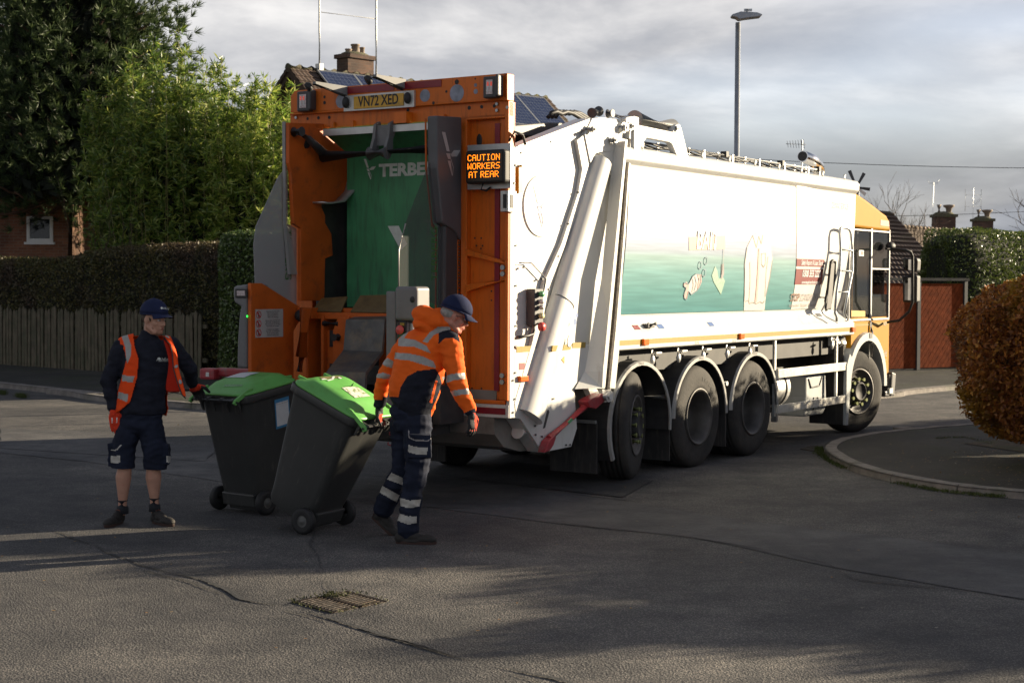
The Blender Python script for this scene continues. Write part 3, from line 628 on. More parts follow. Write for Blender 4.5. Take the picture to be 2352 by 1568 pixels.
# ================================================================ HOUSES
def brick(name, c1_, c2_, mo, sc=1.0):
    m = bpy.data.materials.new(name); m.use_nodes = True; t = m.node_tree; b = t.nodes['Principled BSDF']; L = t.links.new
    tcn = t.nodes.new('ShaderNodeTexCoord'); sp = t.nodes.new('ShaderNodeSeparateXYZ'); L(tcn.outputs['Object'], sp.inputs[0])
    ad = t.nodes.new('ShaderNodeMath'); L(sp.outputs[0], ad.inputs[0]); L(sp.outputs[1], ad.inputs[1]); cb = t.nodes.new('ShaderNodeCombineXYZ'); L(ad.outputs[0], cb.inputs[0]); L(sp.outputs[2], cb.inputs[1])
    br = t.nodes.new('ShaderNodeTexBrick'); br.inputs['Scale'].default_value = sc; br.inputs['Brick Width'].default_value = .225; br.inputs['Row Height'].default_value = .075; br.inputs['Mortar Size'].default_value = .006
    br.inputs['Color1'].default_value = (*c1_, 1); br.inputs['Color2'].default_value = (*c2_, 1); br.inputs['Mortar'].default_value = (*mo, 1); L(cb.outputs[0], br.inputs[0])
    no = t.nodes.new('ShaderNodeTexNoise'); no.inputs['Scale'].default_value = 1.5; no.inputs['Detail'].default_value = 7; L(tcn.outputs['Object'], no.inputs[0])
    r = t.nodes.new('ShaderNodeValToRGB'); r.color_ramp.elements[0].position = .3; r.color_ramp.elements[0].color = (.6, .6, .6, 1); r.color_ramp.elements[1].position = .7; r.color_ramp.elements[1].color = (1.15, 1.1, 1.05, 1); L(no.outputs[0], r.inputs[0])
    mx = t.nodes.new('ShaderNodeMixRGB'); mx.blend_type = 'MULTIPLY'; mx.inputs[0].default_value = 1; L(br.outputs['Color'], mx.inputs[1]); L(r.outputs[0], mx.inputs[2]); L(mx.outputs[0], b.inputs['Base Color'])
    b.inputs['Roughness'].default_value = .9; bp = t.nodes.new('ShaderNodeBump'); bp.inputs['Strength'].default_value = .5; bp.inputs['Distance'].default_value = .01; L(br.outputs['Fac'], bp.inputs['Height']); bp.invert = True; L(bp.outputs[0], b.inputs['Normal'])
    return m
m_br = brick('brick_dark', (.15, .085, .06), (.085, .055, .045), (.12, .10, .085)); m_br2 = brick('brick_red', (.30, .13, .075), (.20, .085, .055), (.26, .20, .15))
m_upvc = mat('white_plastic', (.78, .78, .78), .35, var=.03); m_glass = mat('window_glass', (.02, .025, .03), .05, spec=.9, var=.05)
m_tile = mat('roof_tile', (.085, .055, .042), .85, var=.35, scale=3, bump=.4, bscale=20, dirt=(.09, .09, .04), dscale=1.5, dlo=.55, dhi=.75)
m_moss = mat('mossy_mortar', (.11, .10, .07), .95, var=.4, scale=12, bump=1, bscale=25, dirt=(.10, .11, .03), dscale=5)
m_pot = mat('chimney_pot', (.24, .19, .15), .8, var=.2)
m_steel = mat('galvanised', (.42, .44, .46), .42, .75, var=.12, scale=12)
m_whitepole = mat('mast_aluminium', (.62, .62, .60), .45, .4, var=.1)
def tiles(name, A, B, Cc, D_, m, root, rows=18, lap=.03, cols=None):
    """a tiled slope: courses stepped over one another; A,B eaves, D_,C ridge"""
    A, B, Cc, D_ = map(Vector, (A, B, Cc, D_)); nrm = (B - A).cross(D_ - A).normalized(); nrm = nrm if nrm.z > 0 else -nrm; mb = MB()
    nc = cols or max(2, int((B - A).length / .15))
    for k in range(rows):
        a, b = k / rows, (k + 1) / rows
        up = []; lo = []; bo = []
        for j in range(nc * 2 + 1):
            s_ = j / (nc * 2); w = .018 * (j % 2); e0 = A.lerp(B, s_); e1 = D_.lerp(Cc, s_)
            lo.append(e0.lerp(e1, a) + nrm * (lap + w)); up.append(e0.lerp(e1, b) + nrm * (.004 + w)); bo.append(e0.lerp(e1, a) + nrm * (.002))
        mb.grid([bo, lo, up], sm=False)
    return mb.build(name, m, root)
def chimney(root, x, y, z, wx, wy, h, mb_=None, pots=2, potr=.11):
    c = MB(); c.box((x - wx / 2, y - wy / 2, z - 1.2), (x + wx / 2, y + wy / 2, z + h)); c.box((x - wx / 2 - .06, y - wy / 2 - .06, z + h), (x + wx / 2 + .06, y + wy / 2 + .06, z + h + .12))
    o = c.build('chimney', mb_ or m_br, root); q = MB(); q.ell((x, y, z + h + .12), (wx / 2 + .02, wy / 2 + .02, .12), None, 16, 8); wc = q.build('chimney_cap', m_moss, o)
    for k in range(pots):
        t = (k + .5) / pots - .5; p = MB(); px_ = x + t * wx * .8; hh = (.14, .30, .24)[k % 3]; rr = potr * (1, 1.35, .8)[k % 3]
        p.lathe([(rr * 1.1, 0), (rr, .03), (rr * .85, hh - .05), (rr * 1.05, hh - .04), (rr * 1.05, hh), (rr * .7, hh), (rr * .7, 0)], (px_, y, z + h + .15), (0, 0, 1), 12); p.build('chimney_pot', m_pot, o)
    return o
# --- house with solar panels behind the truck
hb = Vector((-6.35, 45.0, 0)); hr = empty('brick_house', hb, rad(45), 'brown brick house with solar panels and a mossy chimney, behind the truck', 'house')
HL, HW, HR, HE = 10.6, 3.9, 8.0, 4.5     # length, half width, ridge, eaves
w_ = MB(); w_.prism([(-HW + .35, 0), (HW - .35, 0), (HW - .35, HE + .1), (0, HR - .22), (-HW + .35, HE + .1)], 0, .25, HL - .3); w_.build('wall', m_br, hr)
rf = tiles('roof', (0, -HW, HE), (HL, -HW, HE), (HL, 0, HR), (0, 0, HR), m_tile, hr, 22)
q = tiles('roof_slope', (HL, HW, HE), (0, HW, HE), (0, 0, HR), (HL, 0, HR), m_tile, hr, 22)
q = MB(); q.prism([(-HW, HE - .05), (-HW, HE - .12), (0, HR - .1), (HW, HE - .12), (HW, HE - .05), (0, HR - .02)], 0, 0.0, .12); q.prism([(-HW, HE - .1), (0, HR - .1), (HW, HE - .1), (HW - .2, HE - .1), (0, HR - .3), (-HW + .2, HE - .1)], 0, .05, .3); q.build('bargeboard', m_tile, hr)
q = MB()
for k in range(int(HL / .42)): q.tube([(k * .42, 0, HR - .05), (k * .42 + .41, 0, HR - .04)], [.13, .12], 12)
q.build('ridge_tiles', m_moss, hr)
m_pv = bpy.data.materials.new('solar_cells'); m_pv.use_nodes = True; t = m_pv.node_tree; b = t.nodes['Principled BSDF']
tcn = t.nodes.new('ShaderNodeTexCoord'); br = t.nodes.new('ShaderNodeTexBrick'); br.offset = 0; br.inputs['Scale'].default_value = 1; br.inputs['Brick Width'].default_value = .16; br.inputs['Row Height'].default_value = .16; br.inputs['Mortar Size'].default_value = .004
br.inputs['Color1'].default_value = (.014, .022, .06, 1); br.inputs['Color2'].default_value = (.018, .028, .07, 1); br.inputs['Mortar'].default_value = (.12, .14, .18, 1)
t.links.new(tcn.outputs['Object'], br.inputs[0]); t.links.new(br.outputs[0], b.inputs['Base Color']); b.inputs['Roughness'].default_value = .25
sa = math.atan2(HR - HE, HW)
for j in range(2):
    for k in range(7):
        x0, y0 = .85 + k * 1.33, .22 + j * 1.72          # distance down the slope from the ridge
        Tm = Matrix.Translation((x0, -y0 * math.cos(sa), HR - y0 * math.sin(sa))) @ Matrix.Rotation(sa, 4, 'X') @ Matrix.Translation((0, -1.66, .10))
        o = MB().box((.03, .03, 0), (1.29, 1.63, .03)).build('solar_panel', m_pv, hr); o.matrix_local = Tm
        f = MB(); f.box((0, 0, -.01), (1.32, .03, .038)); f.box((0, 1.63, -.01), (1.32, 1.66, .038)); f.box((0, .03, -.01), (.03, 1.63, .038)); f.box((1.29, .03, -.01), (1.32, 1.63, .038)); f.build('frame', m_steel, o)
chimney(hr, 2.7, .3, HR - .15, .98, .52, .62, pots=3, potr=.10)
tl = MB()
for x in (1.05, 2.95):
    a = Vector((x, -.1 if x < 2 else -.35, HR - .1)); tl.tube([a, a + Vector((0, 0, 1.2)), a + Vector((.0, 0, 5.5))], [.035, .03, .024], 8)
tl.tube([(1.05, -.1, HR + 1.62), (2.95, -.35, HR + 1.62)], .012, 6); tl.box((.98, -.2, HR - .12), (1.12, 0, HR + .15))
o = tl.build('aerial_mast', m_whitepole, hr)
# --- brick house behind the conifer
h2 = empty('brick_house', (-18, 40.2, 0), 0, 'red brick house with a white framed window, half hidden behind the conifer', 'house')
w_ = MB(); w_.box((0, 0, 0), (10.2, 6, 4.6)); w_.build('wall', m_br2, h2)
tiles('roof', (-.3, -.3, 4.5), (10.5, -.3, 4.5), (10.5, 3, 6.6), (-.3, 3, 6.6), m_tile, h2, 16); tiles('roof_slope', (10.5, 6.3, 4.5), (-.3, 6.3, 4.5), (-.3, 3, 6.6), (10.5, 3, 6.6), m_tile, h2, 16)
for (xa, xb, ya, yb) in ((62, 122, 497, 556), (-90, -40, 497, 556)):
    A, B = AT(xa, yb, 40.2), AT(xb, ya, 40.2); x0, x1, z0, z1 = A.x + 18, B.x + 18, A.z, B.z
    f = MB()
    for bx in (((x0, -.04, z0), (x1, .05, z0 + .09)), ((x0, -.04, z1 - .07), (x1, .05, z1)), ((x0, -.04, z0 + .09), (x0 + .08, .05, z1 - .07)), ((x1 - .08, -.04, z0 + .09), (x1, .05, z1 - .07))): f.box(*bx)
    fo = f.build('window', m_upvc, h2, bevel=.006)
    MB().box((x0 + .08, -.015, z0 + .09), (x1 - .08, .01, z1 - .07)).build('pane', m_glass, fo)
    MB().box((x0 - .05, -.09, z0 - .06), (x1 + .05, 0, z0)).build('sill', m_upvc, fo)
# --- right: brown tiled roof, gate, chimneys
h3 = empty('garage_building', (6.5, 38, 0), 0, 'low building with a dark brown pantiled roof behind the brown gate', 'building')
A = AT(2035, 487, 44); B = AT(2150, 585, 44)
def l3(p): return tuple(Vector(p) - Vector((6.5, 38, 0)))
e0, e1 = AT(1960, 652, 40), AT(2200, 660, 40); r0_, r1_ = AT(1950, 478, 46), AT(2046, 487, 46); hip = AT(2160, 640, 41)
tiles('roof', l3(e0), l3(e1), l3(r1_), l3(r0_), m_tile, h3, 17, .05, 22)
w_ = MB(); w_.box((.0, 2.4, 0), (4.8, 8, 2.0)); w_.build('wall', m_br, h3)
q = MB(); q.box((l3(e0)[0], 1.9, l3(e0)[2] - .15), (l3(e1)[0], 2.15, l3(e0)[2] - .02)); q.build('gutter', mat('black_plastic', (.02, .02, .022), .4), h3)
h4 = empty('tiled_house', (13.6, 60, 0), 0, 'distant house roof with pale ridge tiles behind the right hedge', 'house')
def l4(p): return tuple(Vector(p) - Vector((13.6, 60, 0)))
ra, rb = AT(2070, 521, 60), AT(2260, 536, 64); ea, eb = AT(2070, 640, 56), AT(2300, 640, 60)
tiles('roof', l4(ea), l4(eb), l4(rb), l4(ra), mat('roof_tile_brown', (.13, .095, .07), .9, var=.2, scale=4), h4, 14, .02, 30)
q = MB(); n_ = 22
for k in range(n_):
    p0, p1 = Vector(l4(ra)).lerp(Vector(l4(rb)), k / n_), Vector(l4(ra)).lerp(Vector(l4(rb)), (k + .9) / n_); q.tube([p0, p1], [.11, .095], 8)
q.build('ridge_tiles', m_pot, h4); MB().box((.6, 1.0, 0), (6, 4, 2.6)).build('wall', m_br, h4)
for (x0, x1, y0, D, lab, hd) in ((2145, 2200, 493, 66, 'distant brick chimney stack with a thin aerial mast, nearer the cab', 0), (2238, 2286, 503, 70, 'distant brick chimney stack with a ladder shaped aerial, further right', 1)):
    a, b = AT(x0, 560, D), AT(x1, y0, D); cxx = (a.x + b.x) / 2; r = empty('house_chimney', (cxx, D, 0), 0, lab, 'chimney'); wd = b.x - a.x
    MB().box((-wd / 2 + .08, 0, 0), (wd / 2 - .08, .7, b.z - .1)).build('stack', m_br, r); q = MB(); q.box((-wd / 2, -.05, b.z - .1), (wd / 2, .75, b.z + .02)); q.ell((0, .35, b.z + .03), (wd / 2 - .05, .3, .12), None, 12, 6); q.build('cap', m_moss, r)
    q = MB(); q.cyl((-wd * .22, .3, b.z), (-wd * .22, .3, b.z + .42), .1); q.lathe([(.1, 0), (.13, .22), (.24, .3), (.24, .36), (.0, .38)], (wd * .2, .3, b.z + .05), (0, 0, 1), 12); q.build('chimney_pot', m_pot, r)
    q = MB(); mx_ = -wd / 2 - .05
    if hd == 0:
        q.tube([(mx_, .1, b.z - 1.2), (mx_ + .03, .1, b.z + 1.35)], .018, 6)
        q.tube([(mx_ - .22, .1, b.z + 1.45), (mx_ - .15, .1, b.z + 1.3), (mx_ + .2, .1, b.z + 1.3), (mx_ + .25, .1, b.z + 1.45)], .010, 5)
    else:
        q.tube([(mx_, .1, b.z - .6), (mx_, .1, b.z + 1.35)], .018, 6)
        for sx in (-.35, .35):
            q.tube([(mx_ + sx, .1, b.z + .35), (mx_ + sx, .1, b.z + 1.3)], .012, 5)
        for zz in (.55, 1.05): q.tube([(mx_ - .35, .1, b.z + zz), (mx_ + .35, .1, b.z + zz)], .008, 5)
        for k in range(5): q.tube([(mx_ + .1 + k * .05, .0, b.z + .62 + k * .05), (mx_ + .1 + k * .05, .25, b.z + .72 + k * .05)], .012, 4)
    q.build('aerial', m_steel, r)
# gate
m_gate = mat('red_brown_boards', (.17, .038, .012), .9, spec=.1, var=.3, scale=7, bump=.3, dirt=(.26, .10, .04), dscale=9, dlo=.6, dhi=.72)
ga, gb = Vector((7.55, 33.55, .09)), Vector((9.9, 34.85, .09)); gd = (gb - ga); GL = gd.length
gt = empty('wooden_gate', ga, math.atan2(gd.y, gd.x), 'tall red brown boarded double gate with diagonal planks behind the cab', 'gate')
for s_ in (0, 1):
    q = MB(); x0, x1 = s_ * GL / 2 + .03, (s_ + 1) * GL / 2 - .03; z0, z1 = .04, 1.86
    q.box((x0, 0, z0), (x1, .03, z1))
    pn = q.build('gate_leaf', m_gate, gt)
    pl = MB(); k = -20
    while k < 40:
        o_ = x0 + k * .13; P = []
        a0 = [(o_, z0), (o_ + .12, z0), (o_ + .12 + 1.4, z1), (o_ + 1.4, z1)]
        def cl(P, f, g):
            out_ = []
            for i in range(len(P)):
                a, b = P[i], P[(i + 1) % len(P)]; ia, ib = f(a) >= 0, f(b) >= 0
                if ia: out_.append(a)
                if ia != ib: tt = f(a) / (f(a) - f(b)); out_.append((a[0] + (b[0] - a[0]) * tt, a[1] + (b[1] - a[1]) * tt))
            return out_
        a0 = cl(a0, lambda p: p[0] - x0, 0); a0 = cl(a0, lambda p: x1 - p[0], 0) if len(a0) > 2 else a0
        if len(a0) > 2: pl.prism(a0, 1, -.008, 0.002)
        k += 1
    pl.build('planks', m_gate, pn)
q = MB()
for x in (-.06, GL / 2 - .04, GL - .02): q.box((x, -.05, 0), (x + .09, .05, 1.92))
q.build('post', mat('grey_post', (.045, .047, .05), .6), gt)
q = MB(); q.box((-.1, -.07, 1.92), (GL + .1, .08, 1.98)); q.build('coping', mat('coping', (.06, .06, .06), .95, spec=.1, var=.2, bump=.4), gt)
# ---------------------------------------------------------------- street lamp
lp = AT(1692, 350, 27.0); L0 = empty('street_lamp', (lp.x, 27.0, .08), 0, 'tall grey street lamp with a flat head standing behind the truck', 'street lamp')
q = MB(); q.tube([(0, 0, 0), (0, 0, 1.2), (0, 0, 1.22), (0, 0, 6.25)], [.075, .075, .05, .042], 14); q.build('column', m_steel, L0)
hx = lambda px, py: (AT(px, py, 27.0) - Vector((lp.x, 27.0, .08)))
q = MB(); P = [(hx(px, py).x, hx(px, py).z) for px, py in ((1679, 36), (1700, 29), (1738, 31), (1750, 36), (1745, 41), (1712, 45), (1697, 48), (1690, 43), (1680, 41))]; q.prism(P, 1, -.11, .11)
hd = q.build('lamp_head', mat('lamp_head', (.30, .32, .35), .4, .5), L0, bevel=.015); q = MB(); a = hx(1716, 26); q.cyl((a.x, 0, a.z - .06), (a.x, 0, a.z + .03), .045); q.box((a.x - .05, -.03, a.z + .0), (a.x + .08, .03, a.z + .035)); q.build('photocell', m_steel, hd)
# aerial just beyond the truck body, overhead wires
a0 = AT(1842, 360, 50); r = empty('tv_aerial', (a0.x, 50, 0), 0, 'thin television aerial on a mast above the truck roof', 'aerial')
q = MB(); zt = AT(1842, 322, 50).z; q.tube([(0, 0, 0), (0, 0, zt)], .025, 6); q.build('mast', m_steel, r); q = MB()
q.tube([(-.5, 0, zt - .12), (.12, 0, zt - .14)], .012, 5)
for k in range(7): x = -.45 + k * .085; q.tube([(x, -.1, zt - .12 - .12 - .005 * k), (x, .1, zt - .12 + .1 + .008 * k)], .008, 4)
q.build('yagi', m_steel, r)
def wire(a, b, label, sag=.25, r=.012):
    a, b = Vector(a), Vector(b); pts = [a.lerp(b, k / 24) - Vector((0, 0, sag * 4 * (k / 24) * (1 - k / 24))) for k in range(25)]
    mid = pts[12]; o = MB().tube([p - mid for p in pts], r, 5).build('overhead_wire', mat('black_plastic', (.02, .02, .022), .4)); o.location = mid; tag(o, label, 'wire')
wire(AT(1400, 344, 60), AT(2700, 385, 60), 'upper thin overhead wire running across the sky right of the lamp')
wire(AT(2010, 497, 75), AT(2600, 470, 75), 'lower thin overhead wire behind the distant chimneys', .1)
# small wind turbine behind the cab
# ================================================================ TRUCK   (local frame: x across, right side = 0; y forward, rear frame = 0; z up)
T = empty('refuse_truck', (TX, TY, 0), rad(-YAW), 'large white refuse lorry with orange bin lift, teal side poster and yellow cab', 'refuse truck')
m_white = mat('truck_white', (.62, .62, .60), .34, var=.04, scale=2, coat=.12, dirt=(.36, .32, .27), dscale=1.6, dlo=.56, dhi=.86, streak=True)
m_white2 = mat('truck_white_worn', (.62, .61, .58), .45, var=.06, scale=3, dirt=(.30, .26, .22), dscale=2.4, dlo=.5, dhi=.85)
m_or = mat('truck_orange', (.62, .14, .012), .42, var=.10, scale=2.5, dirt=(.26, .07, .015), dscale=3.5, dlo=.52, dhi=.80, spec=.35, streak=True)
m_ord = mat('truck_orange_worn', (.50, .10, .013), .5, var=.16, scale=4, dirt=(.17, .05, .02), dscale=7.0, dlo=.54, dhi=.78, spec=.3)
m_grey = mat('lift_grey', (.15, .15, .155), .5, var=.1, scale=4, dirt=(.09, .085, .08), dscale=3)
m_dgrey = mat('dark_plastic', (.045, .046, .05), .5, var=.15, scale=5)
m_blk = mat('black_rubbery', (.018, .018, .019), .6, var=.2, scale=8)
m_chas = mat('chassis_dark', (.03, .03, .031), .7, var=.3, scale=6, dirt=(.05, .045, .04), dscale=3)
m_alu = mat('aluminium', (.52, .52, .51), .42, .6, var=.1, scale=9)
m_chrome = mat('chrome', (.8, .8, .8), .12, 1.0, var=.02)
m_green = mat('hopper_green', (.055, .26, .115), .5, var=.2, scale=2.5, dirt=(.045, .10, .065), dscale=2.6, dlo=.48, dhi=.75, streak=True)
m_red = mat('reflective_red', (.22, .008, .02), .35, var=.08, scale=20)
m_redp = mat('red_paint', (.34, .035, .045), .45, var=.15, scale=9, dirt=(.2, .1, .1), dscale=10)
m_yel = mat('reflective_yellow', (.30, .20, .02), .35, var=.12, scale=25)
m_amb = mat('amber_lens', (.75, .13, .01), .25, var=.1)
m_rub = mat('seal_rubber', (.05, .042, .036), .9, var=.4, scale=25, bump=.6, dirt=(.13, .10, .075), dscale=9)
m_steel2 = mat('bin_plate', (.10, .10, .10), .5, .4, var=.25, scale=9, dirt=(.20, .155, .11), dscale=6, dlo=.45, dhi=.72)
m_brass = mat('worn_strip', (.12, .08, .03), .55, var=.25, scale=14)
m_wt = mat('print_white', (.62, .66, .62), .5, var=.1, scale=20)
m_silver = mat('print_silver', (.42, .42, .43), .4, .3)
m_cabyel = mat('cab_yellow', (.40, .185, .003), .6, var=.03, spec=.12)
m_screen = bpy.data.materials.new('scratched_perspex'); m_screen.use_nodes = True
_t = m_screen.node_tree; _b = _t.nodes['Principled BSDF']; _b.inputs['Base Color'].default_value = (.085, .088, .09, 1); _b.inputs['Roughness'].default_value = .6; _b.inputs['Specular IOR Level'].default_value = 0; _b.inputs['IOR'].default_value = 1.0
_n = _t.nodes.new('ShaderNodeTexNoise'); _n.inputs['Scale'].default_value = 3; _n.inputs['Detail'].default_value = 8; _r = _t.nodes.new('ShaderNodeValToRGB'); _r.color_ramp.elements[0].color = (.30, .30, .30, 1); _r.color_ramp.elements[1].color = (.48, .48, .48, 1)
_c = _t.nodes.new('ShaderNodeTexCoord'); _t.links.new(_c.outputs['Object'], _n.inputs[0]); _t.links.new(_n.outputs[0], _r.inputs[0]); _t.links.new(_r.outputs[0], _b.inputs['Alpha'])
m_screen2 = m_screen.copy(); m_screen2.name = 'perspex_sky_sheen'; _b = m_screen2.node_tree.nodes['Principled BSDF']; _b.inputs['IOR'].default_value = 1.45; _b.inputs['Base Color'].default_value = (.42, .42, .43, 1); m_screen2.node_tree.nodes['Color Ramp'].color_ramp.elements[0].color = (.55, .55, .55, 1); m_screen2.node_tree.nodes['Color Ramp'].color_ramp.elements[1].color = (.66, .66, .66, 1)  # paler copy, the sky's reflection put into the base colour
m_lens = mat('clear_lens', (.5, .42, .42), .15, var=.3, scale=60)
WD = 2.49; U1, U2, U3, UF = 2.36, 3.665, 5.01, 8.42
# ---- body shell, its sides leaning outwards to the top
def bulge(z): return -.13 + .13 * math.sin(min(1, max(0, (z - 1.58) / 1.45)) * math.pi / 2) ** .8
prof = [(-.02, 1.285), (0, 1.295), (0, 1.44), (-.115, 1.565), (-.13, 1.60)] + [(bulge(z), z) for z in (1.75, 1.95, 2.15, 2.35, 2.6, 2.85, 3.06)] + [(.0, 3.075), (.045, 3.115), (.05, 3.20), (.02, 3.235), (-.12, 3.27), (-.35, 3.30)]
full = prof + [(-WD - a, b) for a, b in prof[::-1]]
q = MB(); rows = [[(a, u, b) for a, b in full] for u in (1.90, 7.98)]; q.grid(rows, sm=False, closed=True); q.add(rows[0], [list(range(len(full)))]); q.add(rows[1], [list(range(len(full)))])
body = q.build('body', m_white, T, bevel=.008)
# poster panel (artwork colours; upper glare put in as a paling to white)
m_post = bpy.data.materials.new('poster_print'); m_post.use_nodes = True; t = m_post.node_tree; b = t.nodes['Principled BSDF']; L = t.links.new
tcn = t.nodes.new('ShaderNodeTexCoord'); sp = t.nodes.new('ShaderNodeSeparateXYZ'); L(tcn.outputs['Object'], sp.inputs[0])
mr = t.nodes.new('ShaderNodeMapRange'); mr.inputs[1].default_value = 1.62; mr.inputs[2].default_value = 3.06; L(sp.outputs[2], mr.inputs[0])
r = t.nodes.new('ShaderNodeValToRGB'); e = r.color_ramp.elements
st = [(0, (.10, .26, .27)), (.16, (.13, .30, .30)), (.30, (.20, .38, .38)), (.405, (.31, .45, .45)), (.435, (.36, .44, .52)), (.50, (.44, .47, .60)), (.57, (.66, .66, .72)), (.64, (.76, .76, .74))]
while len(e) < len(st): e.new(.5)
for k, (p, c) in enumerate(st): e[k].position = p; e[k].color = (*c, 1)
L(mr.outputs[0], r.inputs[0])
mpn = t.nodes.new('ShaderNodeMapping'); mpn.inputs['Scale'].default_value = (1, .6, 14); no = t.nodes.new('ShaderNodeTexNoise'); no.inputs['Scale'].default_value = 2.2; no.inputs['Detail'].default_value = 7; L(tcn.outputs['Object'], mpn.inputs[0]); L(mpn.outputs[0], no.inputs[0])
r2 = t.nodes.new('ShaderNodeValToRGB'); r2.color_ramp.elements[0].position = .35; r2.color_ramp.elements[0].color = (.86, .86, .86, 1); r2.color_ramp.elements[1].position = .7; r2.color_ramp.elements[1].color = (1.1, 1.1, 1.1, 1); L(no.outputs[0], r2.inputs[0])
mx = t.nodes.new('ShaderNodeMixRGB'); mx.blend_type = 'MULTIPLY'; mx.inputs[0].default_value = 1; L(r.outputs[0], mx.inputs[1]); L(r2.outputs[0], mx.inputs[2]); L(mx.outputs[0], b.inputs['Base Color'])
b.inputs['Roughness'].default_value = .3; b.inputs['Coat Weight'].default_value = .2
def wrap_poly(poly, name, m, parent, off=.004, cut=.07):
    """a flat outline (y,z) laid over the leaning side"""
    bm = bmesh.new(); f = bm.faces.new([bm.verts.new((0, a, b)) for a, b in poly]); z0 = min(p[1] for p in poly); z1 = max(p[1] for p in poly); z = z0 + cut
    while z < z1: bmesh.ops.bisect_plane(bm, geom=bm.verts[:] + bm.edges[:] + bm.faces[:], plane_co=(0, 0, z), plane_no=(0, 0, 1)); z += cut
    for v in bm.verts: v.co.x = bulge(v.co.z) + off
    me = bpy.data.meshes.new(name); bm.to_mesh(me); bm.free(); me.materials.append(m)
    for p in me.polygons:
        if p.normal.x < 0: me.flip_normals(); break
    o = bpy.data.objects.new(name, me); COL.objects.link(o); o.parent = parent; return o
poster = wrap_poly([(2.07, 1.63), (7.05, 1.63), (7.05, 3.06), (2.07, 3.06)], 'poster_panel', m_post, T, .006, .06)
wrap_p = lambda pts, name, m, off: wrap_poly(pts, name, m, poster, off)
m_pwhite = mat('print_offwhite', (.60, .57, .54), .4, var=.03); m_pred = mat('print_red', (.20, .028, .026), .4, var=.05); m_pcoat = mat('print_cream', (.62, .56, .53), .4, var=.03)
m_pline = mat('print_line', (.22, .22, .21), .5); m_ppink = mat('print_pink', (.52, .34, .30), .5, var=.15, scale=40); m_porange = mat('print_orange', (.50, .16, .05), .5); m_pnote = mat('print_mint', (.26, .40, .30), .5, var=.2, scale=60); m_ppale = mat('print_pale', (.66, .66, .67), .4)
m_ptext = mat('print_greytext', (.27, .25, .25), .5); m_pblue = mat('print_blue', (.05, .12, .32), .5)
def _bl(c, pts):
    out_ = []
    for p in pts:
        v = -.05
        for _ in range(4): a = TV(*c(*p), v); v = bulge(a.z)
        out_.append((a.y, a.z))
    return out_
def B(pts): return _bl(cB, pts)
def A_(pts): return _bl(cA, pts)
# right-hand white text block, with its curved left edge, red bars
wrap_p([(7.045, 1.635), (7.045, 3.055)] + B([(1128, 560), (1128, 860), (1128, 1050), (1118, 1220), (1090, 1382)]), 'text_panel', m_pwhite, .010)
_L = B([(1128, 1048), (1126, 1098), (1125, 1115), (1114, 1218)])
wrap_p([_L[1], (7.04, _L[1][1]), (7.04, _L[0][1]), _L[0]], 'red_bar', m_pred, .013)
wrap_p([_L[3], (7.04, _L[3][1]), (7.04, _L[2][1]), _L[2]], 'red_bar', m_pred, .013)
def wl(txt, size, u, z, m, bold=0.0, xs=1.0, off=.017, name='lettering', par=None, fit=None):
    def f(v): return Vector((bulge(v.z) + off, v.y, v.z))
    return letters(txt, size, (0, u, z), (0, 1, 0), (0, 0, 1), m, par or poster, name, bold, xs, f, 0, fit)
_z1 = (_L[0][1] + _L[1][1]) / 2; _z2 = (_L[2][1] + _L[3][1]) / 2
wl('Safely Report A Loan Shark', .085, 6.66, _z1, m_ppale, .001, fit=.66)
wl('0300 555 2222', .115, 6.68, _z2 + .035, m_ppale, .003, fit=.56)
wl('www.stoploansharks.co.uk', .060, 6.68, _z2 - .065, m_ppale, .001, fit=.56)
wl('STOP', .125, 6.27, 1.765, mat('print_brown', (.20, .09, .05), .5), .003, fit=.26)
wl('LOANSHARKS', .125, 6.70, 1.765, m_ptext, 0, fit=.54)
wl('Intervention . Support . Education', .060, 6.55, 1.675, m_ptext, 0, fit=.82)
wl('DENNIS EAGLE', .11, 7.47, 2.90, m_ptext, .001, off=.006, par=body, fit=.56)
# poster drawings
wrap_p(B([(418, 905), (418, 993), (655, 985), (658, 895)]), 'orange_word_block', mat('print_peach', (.58, .38, .29), .5, var=.1), .010)
wl('BAIT', .27, *[sum(p) / 2 for p in zip(*B([(418, 965), (655, 905)]))], m_ppale, .004, .92, .014, 'lettering')
wrap_p(B([(838, 895), (865, 875), (930, 875), (955, 930), (968, 1060), (950, 1180), (925, 1290), (915, 1388), (780, 1390), (782, 1250), (785, 1080), (800, 975)]), 'coat_drawing', m_pcoat, .010)
wrap_p(B([(874, 980), (884, 980), (880, 1120), (862, 1335), (850, 1340), (868, 1120)]), 'coat_stripe', m_ppink, .014)
def wline(pts, w, name='drawn_line', m=m_pline, off=.0145):
    P = B(pts)
    for i in range(len(P) - 1):
        a, b = Vector(P[i]), Vector(P[i + 1]); d = (b - a).normalized(); qv = Vector((-d.y, d.x)) * w / 2
        yield [tuple(a - qv), tuple(b - qv), tuple(b + qv), tuple(a + qv)]
ln = MB()
for path in ([(838, 895), (862, 975), (878, 900), (895, 950), (905, 890)], [(818, 1070), (820, 1200), (812, 1330)], [(938, 1035), (925, 1150), (918, 1300)], [(895, 1015), (922, 1012), (922, 1080), (910, 1105), (896, 1085), (895, 1015)],
             [(790, 1330), (810, 1322), (815, 1345), (835, 1335), (862, 1345), (885, 1332), (905, 1342), (915, 1325)], [(968, 1060), (950, 1180), (925, 1290)], [(800, 975), (785, 1080), (782, 1330)], [(645, 985), (640, 1080), (632, 1150)]):
    for qd in wline(path, .009): ln.add([(bulge(b) + .0145, a, b) for a, b in qd], [(0, 1, 2, 3)])
ln.build('drawn_lines', m_pline, poster)
